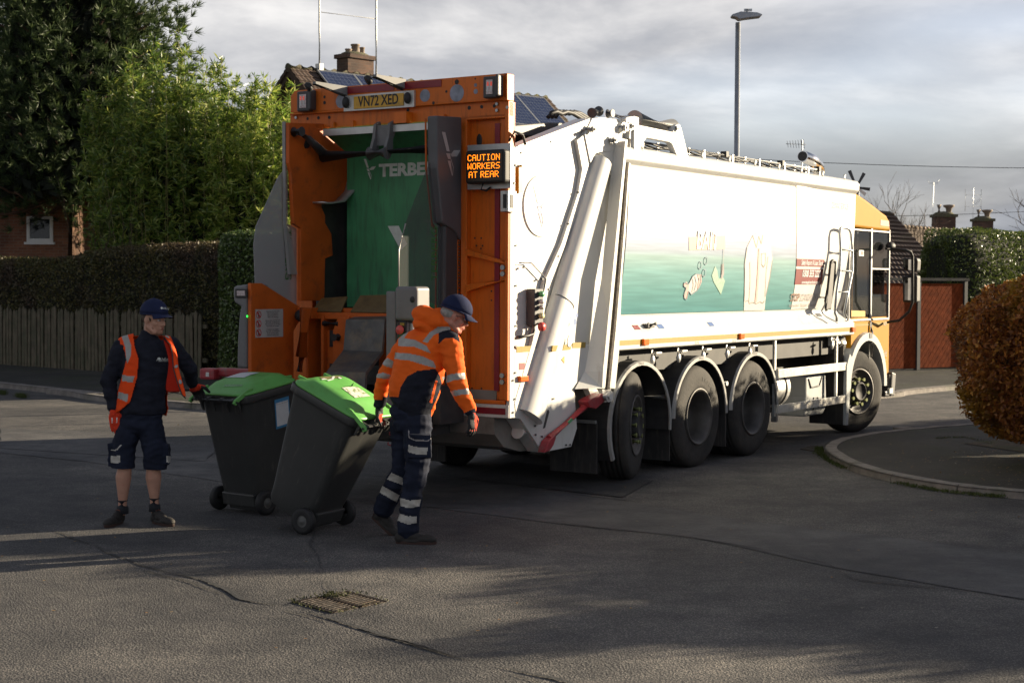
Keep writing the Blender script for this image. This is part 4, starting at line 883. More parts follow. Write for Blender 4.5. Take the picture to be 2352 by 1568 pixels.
fish = wrap_p(B([(490, 1160), (495, 1200), (470, 1260), (430, 1285), (415, 1265), (415, 1215), (440, 1165), (465, 1145)]), 'fish_body_drawing', m_pcoat, .010)
wrap_p(B([(416, 1215), (400, 1200), (382, 1208), (383, 1235), (398, 1240), (383, 1290), (388, 1315), (402, 1318), (418, 1265)]), 'fish_tail_drawing', m_ppink, .010)
wrap_p(B([(496, 1150), (500, 1200), (478, 1250), (470, 1240), (480, 1190), (470, 1150)]), 'fish_face_drawing', m_ppink, .0125)
ln = MB()
for path in ([(415, 1215), (440, 1165), (465, 1147), (490, 1152), (494, 1200), (470, 1258), (432, 1285), (414, 1262), (400, 1318), (386, 1310), (384, 1280), (398, 1240), (382, 1230), (384, 1205), (415, 1215)], [(440, 1180), (445, 1220), (435, 1270)], [(455, 1165), (465, 1210), (450, 1260)], [(478, 1180), (484, 1186)]):
    for qd in wline(path, .010): ln.add([(bulge(b) + .0145, a, b) for a, b in qd], [(0, 1, 2, 3)])
for (bx, by) in ((490, 1092), (528, 1062), (516, 1142)):
    cq = Vector(B([(bx, by)])[0])
    for k in range(12):
        a0, a1 = k * math.pi / 6, (k + 1) * math.pi / 6; P = [(cq.x + rr * math.cos(aa), cq.y + rr * math.sin(aa)) for rr, aa in ((.032, a0), (.032, a1), (.044, a1), (.044, a0))]; ln.add([(bulge(b) + .0145, a, b) for a, b in P], [(0, 1, 2, 3)])
ln.build('fish_outline_drawing', mat('print_navyline', (.13, .20, .24), .5), poster)
wrap_p(B([(590, 1095), (606, 1130), (614, 1180), (640, 1165), (656, 1195), (628, 1285), (580, 1200), (568, 1160)]), 'note_drawing', m_pnote, .010)
wrap_p(B([(632, 1085), (646, 1078), (648, 1150), (636, 1180), (628, 1180)]), 'hook_drawing', m_ptext, .0125)
# skirt stripe, lamps, labels, screws
MB().box((0, 1.86, 1.335), (.003, 7.97, 1.385)).build('reflective_stripe', m_yel, T)
for u in (2.35, 4.55, 7.86):
    q = MB(); q.box((0, u, 1.325), (.03, u + .11, 1.39)); q.build('marker_lamp', m_amb, T, bevel=.008)
MB().box((.001, 1.63, 1.335), (.004, 1.70, 1.385)).build('reflective_stripe', m_yel, T)
def slope_pt(u, k): return Vector((-.115 * k, u, 1.44 + .125 * k))
for (u, m, txt) in ((2.28, m_pred, ''), (2.78, m_pblue, ''), (3.92, m_pblue, '')):
    a = slope_pt(u, .3); d = Vector((-.115, 0, .125)).normalized(); nrm = Vector((.735, 0, .678)); MBq = MB(); P = [a, a + Vector((0, .12, 0)), a + Vector((0, .12, 0)) + d * .06, a + d * .06]
    MBq.add([p + nrm * .003 for p in P], [(0, 1, 2, 3)]); MBq.build('sticker', m, T)
q = MB(); a = slope_pt(2.5, .5); q.box((a.x - .02, a.y, a.z - .01), (a.x + .05, a.y + .14, a.z + .03)); q.cyl(a + Vector((.0, .08, .02)), a + Vector((.09, .10, .03)), .022); q.build('socket', m_dgrey, T, bevel=.006)
q = MB(); a = slope_pt(6.98, .75); d = Vector((-.115, 0, .125)).normalized(); q.add([p + Vector((.735, 0, .678)) * .003 for p in (a, a + Vector((0, .16, 0)), a + Vector((0, .16, 0)) + d * .07, a + d * .07)], [(0, 1, 2, 3)]); q.build('step_pad', m_dgrey, T)
for (tx_, u) in (('25 PSI', 2.45), ('90 PSI', 3.55), ('90 PSI', 4.45)): letters(tx_, .05, (.002, u, 1.312), (0, 1, 0), (0, 0, 1), m_ptext, T, xs=.8)
q = MB()
for u in (2.62, 3.18, 3.74, 4.32, 4.9, 7.3): q.cyl((-.03, u, 1.27), (-.03, u, 1.19), .012); q.ell((-.02, u, 1.17), (.02, .035, .05)); q.box((-.02, u - .01, 1.235), (.03, u + .10, 1.25))
q.build('tie_hooks', m_alu, T)
# roof kit: rails, hoses, exhaust, yellow-white lugs
q = MB()
q.tube([(-.12, 2.9, 3.33), (-.12, 7.1, 3.33)], .014, 8); q.tube([(-.30, 2.9, 3.36), (-.30, 7.1, 3.36)], .014, 8)
for u in (3.2, 3.9, 4.6, 5.3, 6.0, 6.7, 7.05): q.box((-.13, u, 3.25), (-.11, u + .03, 3.35)); q.box((-.31, u, 3.28), (-.29, u + .03, 3.38))
q.build('roof_rail', m_alu, T)
q = MB()
for s_ in range(3): q.tube([(-.2 - .05 * s_, 2.6 + k * .25, 3.325 + .02 * math.sin(k * 1.7 + s_)) for k in range(19)], .011, 6)
for u in (4.4, 5.9, 7.0): q.box((-.16, u, 3.31), (-.09, u + .06, 3.37))
q.build('hydraulic_hoses', m_blk, T)
q = MB(); p0 = [TV(*cB(x, y), -.5) for x, y in ((1285, 480), (1278, 440), (1240, 400), (1172, 372))]; q.tube(p0, .075, 16); q.tube([p0[-1] + (p0[-1] - p0[-2]).normalized() * .002, p0[-1] + (p0[-1] - p0[-2]).normalized() * .006], .062, 16, 1); q.build('exhaust_pipe', [m_chrome, m_blk], T)
q = MB()
for u in (2.35, 3.0, 3.65, 4.3, 4.95, 5.6, 6.25, 6.9, 7.6): q.cyl((.0, u, 3.22), (.0, u, 3.30), .018)
q.build('roof_lugs', m_white, T)
# ---- hinge frame and ram on the body's rear top
q = MB(); P = UZ(c6, [(1060, 225), (1075, 213), (1130, 205), (1165, 215), (1165, 275), (1430, 330), (1445, 280), (1470, 268), (1495, 290), (1560, 545), (1470, 535), (1425, 425), (1405, 410), (1225, 375), (1185, 440), (1165, 560), (1125, 560), (1128, 315), (1070, 310)], .03)
q.prism(P, 0, -.03, .035); hb_ = q.build('hinge_bracket', m_white, T, bevel=.006)
cq = UZ(c6, [(1468, 415)], .03)[0]; q = MB(); q.lathe([(.055, .001), (.0, .001)], (.036, cq[0], cq[1]), (1, 0, 0), 20); q.build('bracket_hole', m_dgrey, hb_)
cq = UZ(c6, [(1460, 300)], .03)[0]; q = MB(); q.cyl((.03, cq[0], cq[1]), (.06, cq[0], cq[1]), .035); q.cyl((.055, cq[0], cq[1]), (.07, cq[0], cq[1]), .018); q.build('pivot_pin', m_steel, hb_)
q = MB(); a, b_ = [TV(*c6(x, y), -.10) for x, y in ((1130, 235), (1420, 300))]; q.cyl(a, b_, .095, n=24); q.build('ram_cylinder', mat('ram_grey', (.26, .26, .25), .35, .5), T)
q = MB(); a2, b2 = [TV(*c6(x, y), -.10) for x, y in ((920, 190), (1080, 225))]; q.cyl(a2, b2, .035); q.build('ram_rod', m_chrome, T)
q = MB(); p1 = TV(*c6(835, 180), -.10); q.cyl(p1 - Vector((0, .09, .01)), p1 + Vector((0, .05, .02)), .055, n=16); q.cyl((p1.x + .05, p1.y + .12, p1.z), (p1.x + .11, p1.y + .12, p1.z), .05); q.build('ram_clevis', m_dgrey, T, bevel=.015)
q = MB(); q.box((-WD + .4, 1.55, 3.27), (-.55, 2.6, 3.38)); q.prism([(0.45, 3.25), (1.3, 3.28), (1.75, 3.40), (1.75, 3.46), (1.2, 3.42), (.5, 3.33)], 0, -2.1, -.35, 0); q.build('tailgate_roof', m_dgrey, T, bevel=.01)
q = MB()
for s_ in range(3): P = [TV(*c6(x + 30 * s_, y), -.7 - .06 * s_) for x, y in ((455, 215), (480, 180), (520, 170), (560, 188), (600, 172), (650, 185), (700, 215), (740, 240))]; q.tube(P, .022, 8)
q.build('hydraulic_hoses', m_blk, T)
# ---- body rear post + sloping seal
q = MB(); q.prism(UZ(c7, [(915, 890), (975, 890), (1005, 600), (1030, 0)]) + [(2.06, 2.9), (2.12, 3.30), (2.16, 3.45), (2.08, 3.5), (2.05, 3.28), (1.88, 2.0)], 0, -.10, .012); q.build('body_post', m_white, T, bevel=.005)
sl_ = [(1.70, .93), (1.81, 1.5), (1.89, 2.0), (1.98, 2.6), (2.075, 3.32)]
q = MB(); q.prism([(a, b) for a, b in sl_] + [(a - .045, b) for a, b in sl_[::-1]], 0, -.08, .018); q.build('seal_strip', m_rub, T)
# ---- tailgate side
side = [(.085, .77), (.085, 3.09), (1.32, 3.45), (1.95, 3.50), (2.04, 3.30), (1.86, 2.0), (1.64, .94), (1.08, .96), (1.13, .60), (1.03, .44), (.54, .43), (.18, .75)]
q = MB(); q.prism(side, 0, -.16, -.035); q.prism([(-WD, .77)] * 0 or side, 0, -WD, -WD + .12); tg = q.build('tailgate', m_white, T, bevel=.005)
q = MB(); fr_o = [(.0, .77), (.0, 3.08), (1.32, 3.45), (1.95, 3.50), (2.04, 3.30)]
q.prism([(0, .77), (0, 3.08), (.075, 3.10), (.075, .77)], 0, -.03, .004)
q.prism([(.075, 3.10), (1.32, 3.45), (1.30, 3.36), (.075, 3.01)], 0, -.03, .006)
q.prism([(.075, 1.36), (.075, .77), (.18, .75), (.54, .43), (1.03, .44), (1.13, .60), (1.08, .96), (1.64, .94), (1.70, 1.36), (.9, 1.36)], 0, -.03, .002)
q.prism(UZ(c6, [(730, 350), (790, 225), (870, 215), (980, 235), (1000, 300), (1000, 375), (950, 440), (955, 480), (850, 490), (815, 500), (775, 575)]), 0, -.03, .018)
q.prism(UZ(c6, [(955, 370), (1085, 390), (1085, 420), (1035, 515), (1010, 745), (940, 640), (905, 535), (860, 495), (950, 475)]), 0, -.03, .012)
q.build('tailgate_skin', m_white, tg, bevel=.004)
# ram cover: a long rounded channel lying along the side, with its flat flange
top, bot = UZ(c6, [(862, 560)])[0], UZ(c7, [(300, 1110)])[0]; top = Vector((0, *top)); bot = Vector((0, *bot)); ax_ = (top - bot).normalized(); per = Vector((0, ax_.z, -ax_.y))
q = MB(); rows = []
for k in range(13):
    t_ = k / 12; c_ = bot.lerp(top, t_); wv = .17 - .05 * t_; row = []
    for j in range(17):
        a = math.pi * j / 16; s_ = max(0, math.sin(a)) ** .62; row.append(c_ + per * (-math.cos(a) * wv) + Vector((-.02 + .125 * s_, 0, 0)))
    rows.append(row)
q.grid(rows); q.add([rows[-1][j] for j in range(17)], [list(range(17))]); q.add([rows[0][j] for j in range(17)], [list(range(17))]); rc = q.build('ram_cover', m_white, tg)
sg = UZ(c7, [(475, 132), (630, 235)]); q = MB(); kk = ((Vector((0, *sg[0])) - bot).dot(ax_)) / (top - bot).length
c_ = bot.lerp(top, kk); q.tube([c_ + per * (-math.cos(math.pi * j / 16) * (.172 - .05 * kk)) + Vector((-.018 + .125 * math.sin(math.pi * j / 16) ** .62, 0, 0)) for j in range(1, 16)], .004, 4); q.build('cover_joint', m_dgrey, rc)
q = MB(); q.prism(UZ(c6, [(680, 395), (730, 355), (770, 560), (775, 660), (720, 860)]) + UZ(c7, [(455, 110), (400, 400), (200, 1080), (190, 1000), (330, 520), (420, 60)]) + UZ(c6, [(560, 1200), (690, 800), (720, 620)]), 0, -.03, .006); q.build('cover_flange', m_white2, tg)
# forward flange: folded sheet whose inner face looks rearwards
X1 = .15; fl = UZ(c6, [(1010, 745)])[0], UZ(c7, [(650, 892)])[0], UZ(c7, [(740, 755)])[0], UZ(c7, [(880, 882)], X1)[0], UZ(c6, [(1062, 400)], X1)[0]
q = MB()
F0, F1, F2, F3, F4 = fl
vs = [(0, F0[0], F0[1]), (0, F2[0], F2[1]), (X1, F3[0] + .012, F2[1]), (X1, F4[0], F4[1]), (0.02, F1[0], F1[1]), (X1, F3[0], F3[1]), (X1, F3[0] + .055, F3[1]), (X1, F4[0] + .04, F4[1]), (0, F3[0] + .06, F3[1]), (0, F4[0] + .04, F4[1])]
q.add(vs, [(0, 1, 2, 3), (1, 4, 5, 2), (3, 2, 5, 6, 7), (7, 6, 8, 9), (4, 8, 6, 5), (0, 3, 7, 9)]); q.build('tailgate_flange', m_white, tg)
for x, y in ((905, 180),): pass
q = MB()
for (c_, x, y, r_) in ((c6, 1015, 298, .06), (c6, 930, 395, .05), (c6, 1070, 285, .05), (c6, 765, 310, .05)):
    a = UZ(c_, [(x, y)])[0]; q.cyl((0.0, *a), (.05, *a), r_ * .9, n=16, mi=1); q.cyl((.05, *a), (.085, *a), r_ * .6, n=16); q.cyl((.085, *a), (.095, *a), r_ * .3, n=12, mi=1)
q.build('pivot_pins', [m_alu, m_white], tg)
# round maker's disc
a = UZ(c6, [(410, 912)])[0]; q = MB(); q.lathe([(.0, .0), (.262, 0), (.272, -.012), (.285, -.012), (.285, -.03)], (-.022, *a), (1, 0, 0), 48, sm=False); ds = q.build('maker_disc', m_white, tg)
m_logo = mat('logo_blue', (.09, .09, .22), .5, var=.3, scale=40, dirt=(.4, .4, .45), dscale=25, dlo=.5, dhi=.62)
def logo_Y(cen, size, fp, m, parent, off):
    """forked bird-like mark of angular blades"""
    q = MB(); S_ = lambda pts: [(cen[0] + x * size, cen[1] + y * size) for x, y in pts]
    for pts in ([(-.34, .5), (-.2, .5), (-.02, .06), (-.14, .06)], [(-.16, 0.0), (.0, .0), (.03, -.12), (-.08, -.12)], [(-.1, -.16), (.02, -.16), (.10, -.5), (.08, -.52)], [(.03, .0), (.15, .1), (.42, .12), (.28, -.04), (.06, -.06)]):
        q.add([fp(*p, off) for p in S_(pts)], [list(range(len(pts)))])
    for (p0_, p1_) in (((-.16, .0), (.02, -.0)), ((.03, -.12), (.13, -.3)), ((.13, -.3), (.10, -.5))):
        (x0, y0), (x1, y1) = S_([p0_, p1_]); d = Vector((x1 - x0, y1 - y0)).normalized() * size * .012; q.add([fp(x0 - d.y, y0 + d.x, off), fp(x0 + d.y, y0 - d.x, off), fp(x1 + d.y, y1 - d.x, off), fp(x1 - d.y, y1 + d.x, off)], [(0, 1, 2, 3)])
    return q.build('emblem', m, parent)
logo_Y(a, .36, lambda x, y, o_: (o_, x, y), m_logo, ds, -.019)
# yellow corner tape, stripe pieces, stickers, bolts
q = MB()
for c_, P in ((c6, [(222, 605), (243, 605), (255, 808), (222, 808)]), (c6, [(245, 588), (352, 572), (352, 585), (245, 605)]), (c7, [(205, 560), (347, 553), (333, 598), (205, 608)]), (c7, [(645, 530), (748, 525), (745, 570), (643, 573)])):
    q.prism(UZ(c_, P), 0, -.034, .0065 if c_ is c6 else .0045)
q.build('reflective_stripe', m_yel, tg)
q = MB()
for (x, y) in ((487, 574),): P = UZ(c7, [(480, 553), (521, 549), (505, 596), (473, 598)], .09); q.prism(P, 0, .085, .107)
q.prism(UZ(c7, [(575, 548), (638, 542), (628, 583), (567, 590)]), 0, 0, .006); q.build('reflective_stripe', m_yel, tg)
MB().prism(UZ(c7, [(225, 690), (272, 688), (270, 738), (225, 742)]), 0, 0, .004).build('sticker', m_pred, tg)
MB().prism(UZ(c7, [(556, 662), (580, 636), (579, 690)]), 0, 0, .006).build('sticker', mat('sticker_yellow', (.45, .28, .02), .4), tg)
for x, y, rr in ((677, 315, .022), (662, 365, .03)):
    a = UZ(c7, [(x, y)])[0]; q = MB(); q.lathe([(0, 0), (rr, 0)], (.005, *a), (1, 0, 0), 16); q.build('sticker', m_pblue, tg)
q = MB(); q.prism(UZ(c7, [(600, 500), (615, 470), (635, 465), (642, 490), (640, 530), (620, 565), (603, 560)]), 0, 0, .012); q.build('cover_plate', m_white, tg, bevel=.003)
q = MB(); q.prism(UZ(c7, [(213, 790), (278, 786), (280, 830), (215, 835)]), 0, 0, .035); q.build('marker_lamp', m_amb, tg, bevel=.008)
q = MB(); q.prism(UZ(c7, [(445, 1060), (455, 1053), (463, 1070), (430, 1195), (412, 1203), (418, 1180)]), 0, 0, .004); q.build('slot', m_dgrey, tg)
q = MB()
for c_, L_ in ((c6, ((195, 590), (185, 730), (200, 905), (198, 1220), (195, 1535), (240, 492), (405, 1480), (265, 1390), (472, 408), (690, 803), (612, 1050), (532, 1303), (455, 1560))), (c7, ((195, 85), (197, 400), (195, 560), (192, 765), (175, 825), (190, 970), (176, 1075), (630, 228), (345, 1180), (385, 1120), (350, 1250), (400, 1265), (590, 1330), (620, 1328), (492, 968)))):
    for x, y in L_: a = UZ(c_, [(x, y)])[0]; q.cyl((-.01, *a), (.014, *a), .011, n=8)
q.build('bolts', m_dgrey, tg)
# control box with its buttons
m_gbtn = mat('green_button', (.10, .35, .16), .3); m_rbtn = mat('red_button', (.55, .07, .06), .35); m_ybtn = mat('cream_button', (.6, .55, .3), .35)
P = UZ(c7, [(296, 108), (352, 108), (352, 390), (296, 390)]); (u0, z1), (u1, _), (_, z0), _ = P
q = MB(); q.box((-.03, u0 + .02, z0), (.06, u1 + .05, z1)); cb = q.build('control_box', m_dgrey, tg, bevel=.008)
for k, (dz, m, rr, nm) in enumerate(((.045, m_gbtn, .026, 'green_button'), (.11, m_white, .022, 'key_switch'), (.16, m_alu, .020, 'grey_button'), (.235, m_ybtn, .026, 'cream_button'), (.33, m_rbtn, .04, 'emergency_stop'))):
    q = MB(); q.lathe([(.0, .055 if k == 4 else .045), (rr * .8, .052 if k == 4 else .045), (rr, .035), (rr, .012), (rr * .6, .0)], (.06, (u0 + u1) / 2 + .035, z1 - dz), (1, 0, 0), 18); q.build(nm, m, cb)
q = MB(); q.tube([TV(*c7(x, y), .01) for x, y in ((350, 385), (350, 430), (340, 460), (300, 475), (215, 485))], .012, 8); q.tube([TV(*c7(x, y), .01) for x, y in ((230, -95), (325, -95), (440, 30), (400, 240))], .006, 5); q.build('cable', m_dgrey, tg)
# red prop stay
q = MB(); a, b_ = [TV(*c7(x, y), .05) for x, y in ((460, 1280), (745, 1030))]; q.cyl(a, b_, .032, n=20); e_, f_ = [TV(*c7(x, y), .05) for x, y in ((415, 1375), (860, 945))]
q.prism(UZ(c7, [(722, 990), (745, 970), (835, 925), (862, 935), (868, 975), (790, 1045), (740, 1035)], .05), 0, .0, .11); q.prism(UZ(c7, [(400, 1388), (432, 1300), (485, 1245), (490, 1270), (470, 1330), (440, 1375)], .05), 0, .01, .09); q.build('prop_stay', m_redp, T, bevel=.006)
a = UZ(c7, [(860, 950)], .05)[0]; q = MB(); q.cyl((.0, *a), (.15, *a), .05); q.cyl((.13, *a), (.17, *a), .03, mi=0); a = UZ(c7, [(905, 945)], 0)[0]; q.cyl((-.02, *a), (.06, *a), .05); q.prism(UZ(c7, [(880, 895), (950, 890), (930, 985), (905, 998), (885, 985)]), 0, -.06, .0); q.prism(UZ(c7, [(765, 893), (830, 893), (850, 920), (790, 955)]), 0, -.05, .01); q.build('stay_bracket', m_white2, T)
MB().prism(UZ(c7, [(610, 1150), (640, 1120), (650, 1135), (622, 1165)], .093), 0, .088, .095).build('sticker', m_gbtn, T)
# hopper underside
q = MB(); sec = [(0.0, .77), (.02, .62), (.16, .50), (.42, .44), (1.0, .43), (1.3, .62), (1.6, .94), (1.6, 1.3), (0.05, 1.0)]; q.prism(sec, 0, -WD + .12, -.161)
q.build('hopper_trough', mat('trough_dirty', (.20, .19, .17), .6, var=.2, dirt=(.10, .085, .07), dscale=3), T)
q = MB(); q.prism(UZ(c7, [(95, 1125), (245, 1130), (330, 1240), (345, 1310), (400, 1385), (330, 1370), (190, 1250), (110, 1160)], -.16), 0, -.34, -.165); a, b_ = TV(*c7(215, 1225), -.10), TV(*c7(290, 1255), -.10); q.cyl(a, b_, .07); q.build('trough_lip', m_white2, T, bevel=.01)
# ---- rear frame
q = MB(); q.box((-.56, .05, .92), (-.0, .075, 3.48), 0); q.box((-.56, -.02, .92), (-.53, .08, 3.36)); q.box((-.035, -.03, .92), (0.0, .08, 3.48)); q.box((-.50, -.02, .92), (-.44, .05, 3.36)); q.box((-.50, -.02, 3.34), (-.035, .05, 3.375)); q.box((-.12, .02, .92), (-.035, .05, 3.34))
q.box((-WD + .03, -.02, 3.35), (0, .05, 3.49)); q.prism([(-2.37, 3.502), (-.09, 3.492), (.0, 3.50), (0, 3.71), (-2.37, 3.71), (-2.42, 3.66), (-2.42, 3.51)], 1, -.06, -.03); q.box((-.035, -.06, 3.48), (0.005, .05, 3.71)); q.box((-WD + .06, -.06, 3.485), (0, .03, 3.502))
q.box((-WD + .03, -.02, .92), (-WD + .30, .05, 3.35)); q.box((-.53, -.012, .885), (-.04, .02, .92))
rfm = q.build('rear_frame', m_or, T, bevel=.006)
def ring(vz, u, rr, m, name='hole', par=None): q = MB(); q.lathe([(0, 0), (rr, 0)], (vz[0], u, vz[1]), (0, -1, 0), 14); return q
q = MB()
for (x, y, rr) in ((703, 448, .014), (703, 492, .016), (1740, 330, .022), (1658, 405, .012), (570, 590, .0), (1885, 305, .008), (690, 495, .0)):
    if rr: a = VZ(c1, [(x, y)], -.06)[0]; q.lathe([(0, 0), (rr, 0)], (a[0], -.0625, a[1]), (0, -1, 0), 12)
for (x, y, rr) in ((570, 618, .014), (655, 612, .016), (740, 608, .016), (1357, 550, .016), (1837, 533, .018), (1935, 525, .016), (2034, 518, .016), (1578, 498, .014)): a = VZ(c1, [(x, y)], -.02)[0]; q.lathe([(0, 0), (rr, 0)], (a[0], -.0225 if y > 515 else -.0625, a[1]), (0, -1, 0), 12)
for k in range(78): q.lathe([(0, 0), (.0085, 0)], (-.515, -.0225, 1.0 + k * .030), (0, -1, 0), 8)
for (x, y) in ((1960, 103), (2010, 103), (1972, 163), (2020, 163), (2008, 185), (2090, 518), (2090, 590), (1893, 825), (1938, 1278), (2012, 1280), (2125, 70)): a = VZ(c2, [(x, y)], .05)[0]; q.lathe([(0, 0), (.009, 0)], (a[0], .0475, a[1]), (0, -1, 0), 8)
a = VZ(c1, [(1915, 790)], .05)[0]; q.ell((a[0], .05, a[1]), (.03, .006, .06))
q.build('bolt_holes', m_blk, rfm)  # flat black discs, the shade inside the holes put into their colour
m_hole = mat('hole_daylight', (.34, .35, .37), .5)
q = MB()
for (x, y, rr) in ((1490, 437, .055), (1740, 417, .075), (1888, 405, .022), (1887, 355, .016), (835, 480, .065)): a = VZ(c1, [(x, y)], -.06)[0]; q.lathe([(0, 0), (rr, 0)], (a[0], -.062, a[1]), (0, -1, 0), 24)
q.build('lightening_holes', mat('seen_through_hole', (.22, .24, .30), .4, var=.3, scale=15), rfm)
q = MB(); P1 = VZ(c1, [(890, 368), (1010, 360), (1070, 400), (890, 422)], -.07); P2 = VZ(c1, [(1330, 335), (1680, 312), (1680, 358), (1330, 385)], -.07)
q.prism(P1 if False else [(-2.35 + .62, 3.64), (-1.20, 3.64), (-1.20, 3.70), (-2.35 + .62, 3.70)], 1, -.067, -.061); q.prism([(-1.17, 3.64), (-.68, 3.64), (-.68, 3.70), (-1.17, 3.70)], 1, -.067, -.061)
q.box((-.165, .01, 1.0), (-.115, .0195, 3.3)); q.build('reflective_strip', m_red, rfm)
# number plate, its backing, lamps
P = VZ(c1, [(858, 440), (1410, 395), (1408, 525), (858, 562)], -.075); q = MB(); q.prism(P, 1, -.085, -.061); pb = q.build('plate_bracket', m_alu, T)
P = VZ(c1, [(932, 450), (1322, 412), (1322, 515), (932, 543)], -.09); x0 = P[0][0]; x1 = P[1][0]; z0 = (P[2][1] + P[3][1]) / 2; z1 = (P[0][1] + P[1][1]) / 2
q = MB(); q.box((x0, -.094, z0), (x1, -.0855, z1)); pl = q.build('number_plate', mat('plate_yellow', (.62, .34, .02), .35, var=.08, dirt=(.38, .22, .03), dscale=6), T, bevel=.003)
letters('VN72 XED', (z1 - z0) * 1.16, ((x0 + x1) / 2, -.0955, (z0 + z1) / 2 + .003), (1, 0, 0), (0, 0, 1), m_blk, pl, bold=.0025, xs=.98 * (x1 - x0) / .72)
for x, y in ((873, 492), (1357, 457)): a = VZ(c1, [(x, y)], -.09)[0]; q = MB(); q.ell((a[0], -.10, a[1]), (.032, .035, .052)); q.build('plate_lamp', m_blk, T)
for i, P in enumerate(([(500, 408), (618, 402), (616, 558), (500, 562)], [(1962, 292), (2086, 288), (2086, 452), (1958, 456)])):
    vz = VZ(c1, P, -.10); x0, x1 = min(p[0] for p in vz), max(p[0] for p in vz); z0, z1 = vz[2][1], vz[0][1]
    q = MB(); q.box((x0, -.13, z0), (x1 - .03, -.06, z1)); q.box((x1 - .03, -.15, z0 + .01), (x1, -.06, z1 + .01)); h = q.build('rear_light', m_dgrey, T, bevel=.012)
    q = MB(); q.box((x0 + .035, -.136, z0 + .03), (x1 - .065, -.129, z1 - .03)); l_ = q.build('lens', m_lens, h, bevel=.01)
    q = MB()
    for a in range(2):
        for b_ in range(5): q.ell((x0 + .055 + a * .035, -.137, z0 + .06 + b_ * (z1 - z0 - .12) / 4), (.011, .004, .014), None, 8, 6, 0 if b_ < 3 else 1)
    q.build('light_diodes', [mat('diode_off', (.6, .6, .6), .2), mat('diode_red', (.8, .12, .08), .3, emit=.12)], l_)
for (tip, base_, wd) in (((610, 345), (880, 405), .10), ((1080, 290), (1325, 350), .12)):
    a, b_ = TU(*c1(*base_), -.05), TU(*c1(*tip), -.45); q = MB(); P = [(b_.x, b_.y, b_.z + .02), (b_.x, b_.y, b_.z), (a.x - .02, -.05, a.z - .04), (a.x - .02, -.05, a.z + .045)]
    vs = P + [(p[0] + wd * .35, p[1], p[2]) for p in P]; q.add(vs, [(0, 1, 2, 3), (7, 6, 5, 4), (0, 3, 7, 4), (0, 4, 5, 1), (1, 5, 6, 2), (3, 2, 6, 7)]); br_ = q.build('lamp_bracket', mat('bracket_grey', (.20, .20, .20), .6, spec=.2), T)
    q = MB(); q.lathe([(0, .03), (.042, .03), (.045, .0), (.03, -.02), (0, -.02)], (b_.x - .04, b_.y, b_.z - .02), (-.5, -.6, -.5), 16); q.tube([b_, Vector((a.x, -.2, a.z - .03)), Vector((a.x, -.07, a.z - .05))], .010, 6); q.build('work_light', m_blk, br_, bevel=.01)
# LED message board
P = VZ(c1, [(1822, 822), (2160, 812), (2160, 1165), (1822, 1172)], -.02); x0, x1 = -.40, .015; z0, z1 = VZ(c1, [(1990, 1168)], -.04)[0][1], VZ(c1, [(1990, 818)], -.04)[0][1]
x0 = VZ(c1, [(1820, 1000)], -.05)[0][0]; x1 = VZ(c1, [(2160, 1000)], -.05)[0][0]
MB().box((x0, -.045, z0), (x1, -.031, z1)).build('sign_plate', m_alu, T)
vz = VZ(c1, [(1800, 868), (2112, 852), (2112, 1122), (1800, 1128)], -.15); sx0, sx1 = vz[0][0], vz[1][0]; sz0, sz1 = (vz[2][1] + vz[3][1]) / 2, (vz[0][1] + vz[1][1]) / 2
q = MB(); q.box((sx0, -.15, sz0), (sx1, -.046, sz1)); sg_ = q.build('message_sign', m_blk, T, bevel=.03, seg=4)
m_sgf = mat('sign_face', (.03, .018, .008), .4, var=.3, scale=300); MB().box((sx0 + .022, -.153, sz0 + .022), (sx1 - .022, -.149, sz1 - .022)).build('sign_face', m_sgf, sg_)
FONT = {'C': '01110 10001 10000 10000 10000 10001 01110', 'A': '01110 10001 10001 11111 10001 10001 10001', 'U': '10001 10001 10001 10001 10001 10001 01110', 'T': '11111 00100 00100 00100 00100 00100 00100', 'I': '01110 00100 00100 00100 00100 00100 01110', 'O': '01110 10001 10001 10001 10001 10001 01110', 'N': '10001 11001 10101 10101 10011 10001 10001',
        'W': '10001 10001 10001 10101 10101 11011 10001', 'R': '11110 10001 10001 11110 10100 10010 10001', 'K': '10001 10010 10100 11000 10100 10010 10001', 'E': '11111 10000 10000 11110 10000 10000 11111', 'S': '01111 10000 10000 01110 00001 00001 11110', ' ': '0 0 0 0 0 0 0'}
m_led = mat('led_amber', (1.0, .22, .006), .4, emit=1.5, var=0); q = MB(); W_ = sx1 - sx0 - .07; H_ = sz1 - sz0 - .075
rowsT = ('CAUTION', 'WORKERS', 'AT REAR'); pt = W_ / 42
for li, s_ in enumerate(rowsT):
    wtot = sum(3 if ch == ' ' else 6 for ch in s_) - 1; x = (sx0 + sx1) / 2 - wtot * pt / 2
    for ch in s_:
        for r_, bits in enumerate(FONT[ch].split()):
            for c_, bt in enumerate(bits):
                if bt == '1': px_ = x + c_ * pt; pz = sz1 - .037 - (li * 9.3 + r_ + .8) * H_ / 27.5; rr = pt * .46; q.add([(px_ + rr * math.cos(k * math.pi / 3), -.1545, pz + rr * math.sin(k * math.pi / 3)) for k in range(6)], [tuple(range(6))])
        x += pt * (3 if ch == ' ' else 6)
q.build('message_text', m_led, sg_)
q = MB(); q.tube([(sx0 + .17, -.12, sz0), (sx0 + .16, -.13, sz0 - .05), (sx0 + .19, -.10, sz0 - .06), (sx0 + .2, -.05, sz0 - .03)], .009, 6); q.tube([(.0, -.02, z1 + .02), (.03, .02, z1 + .10), (.05, .12, z1 + .08), (.05, .16, z1 - .0)], .012, 6); q.build('cable', m_blk, T)
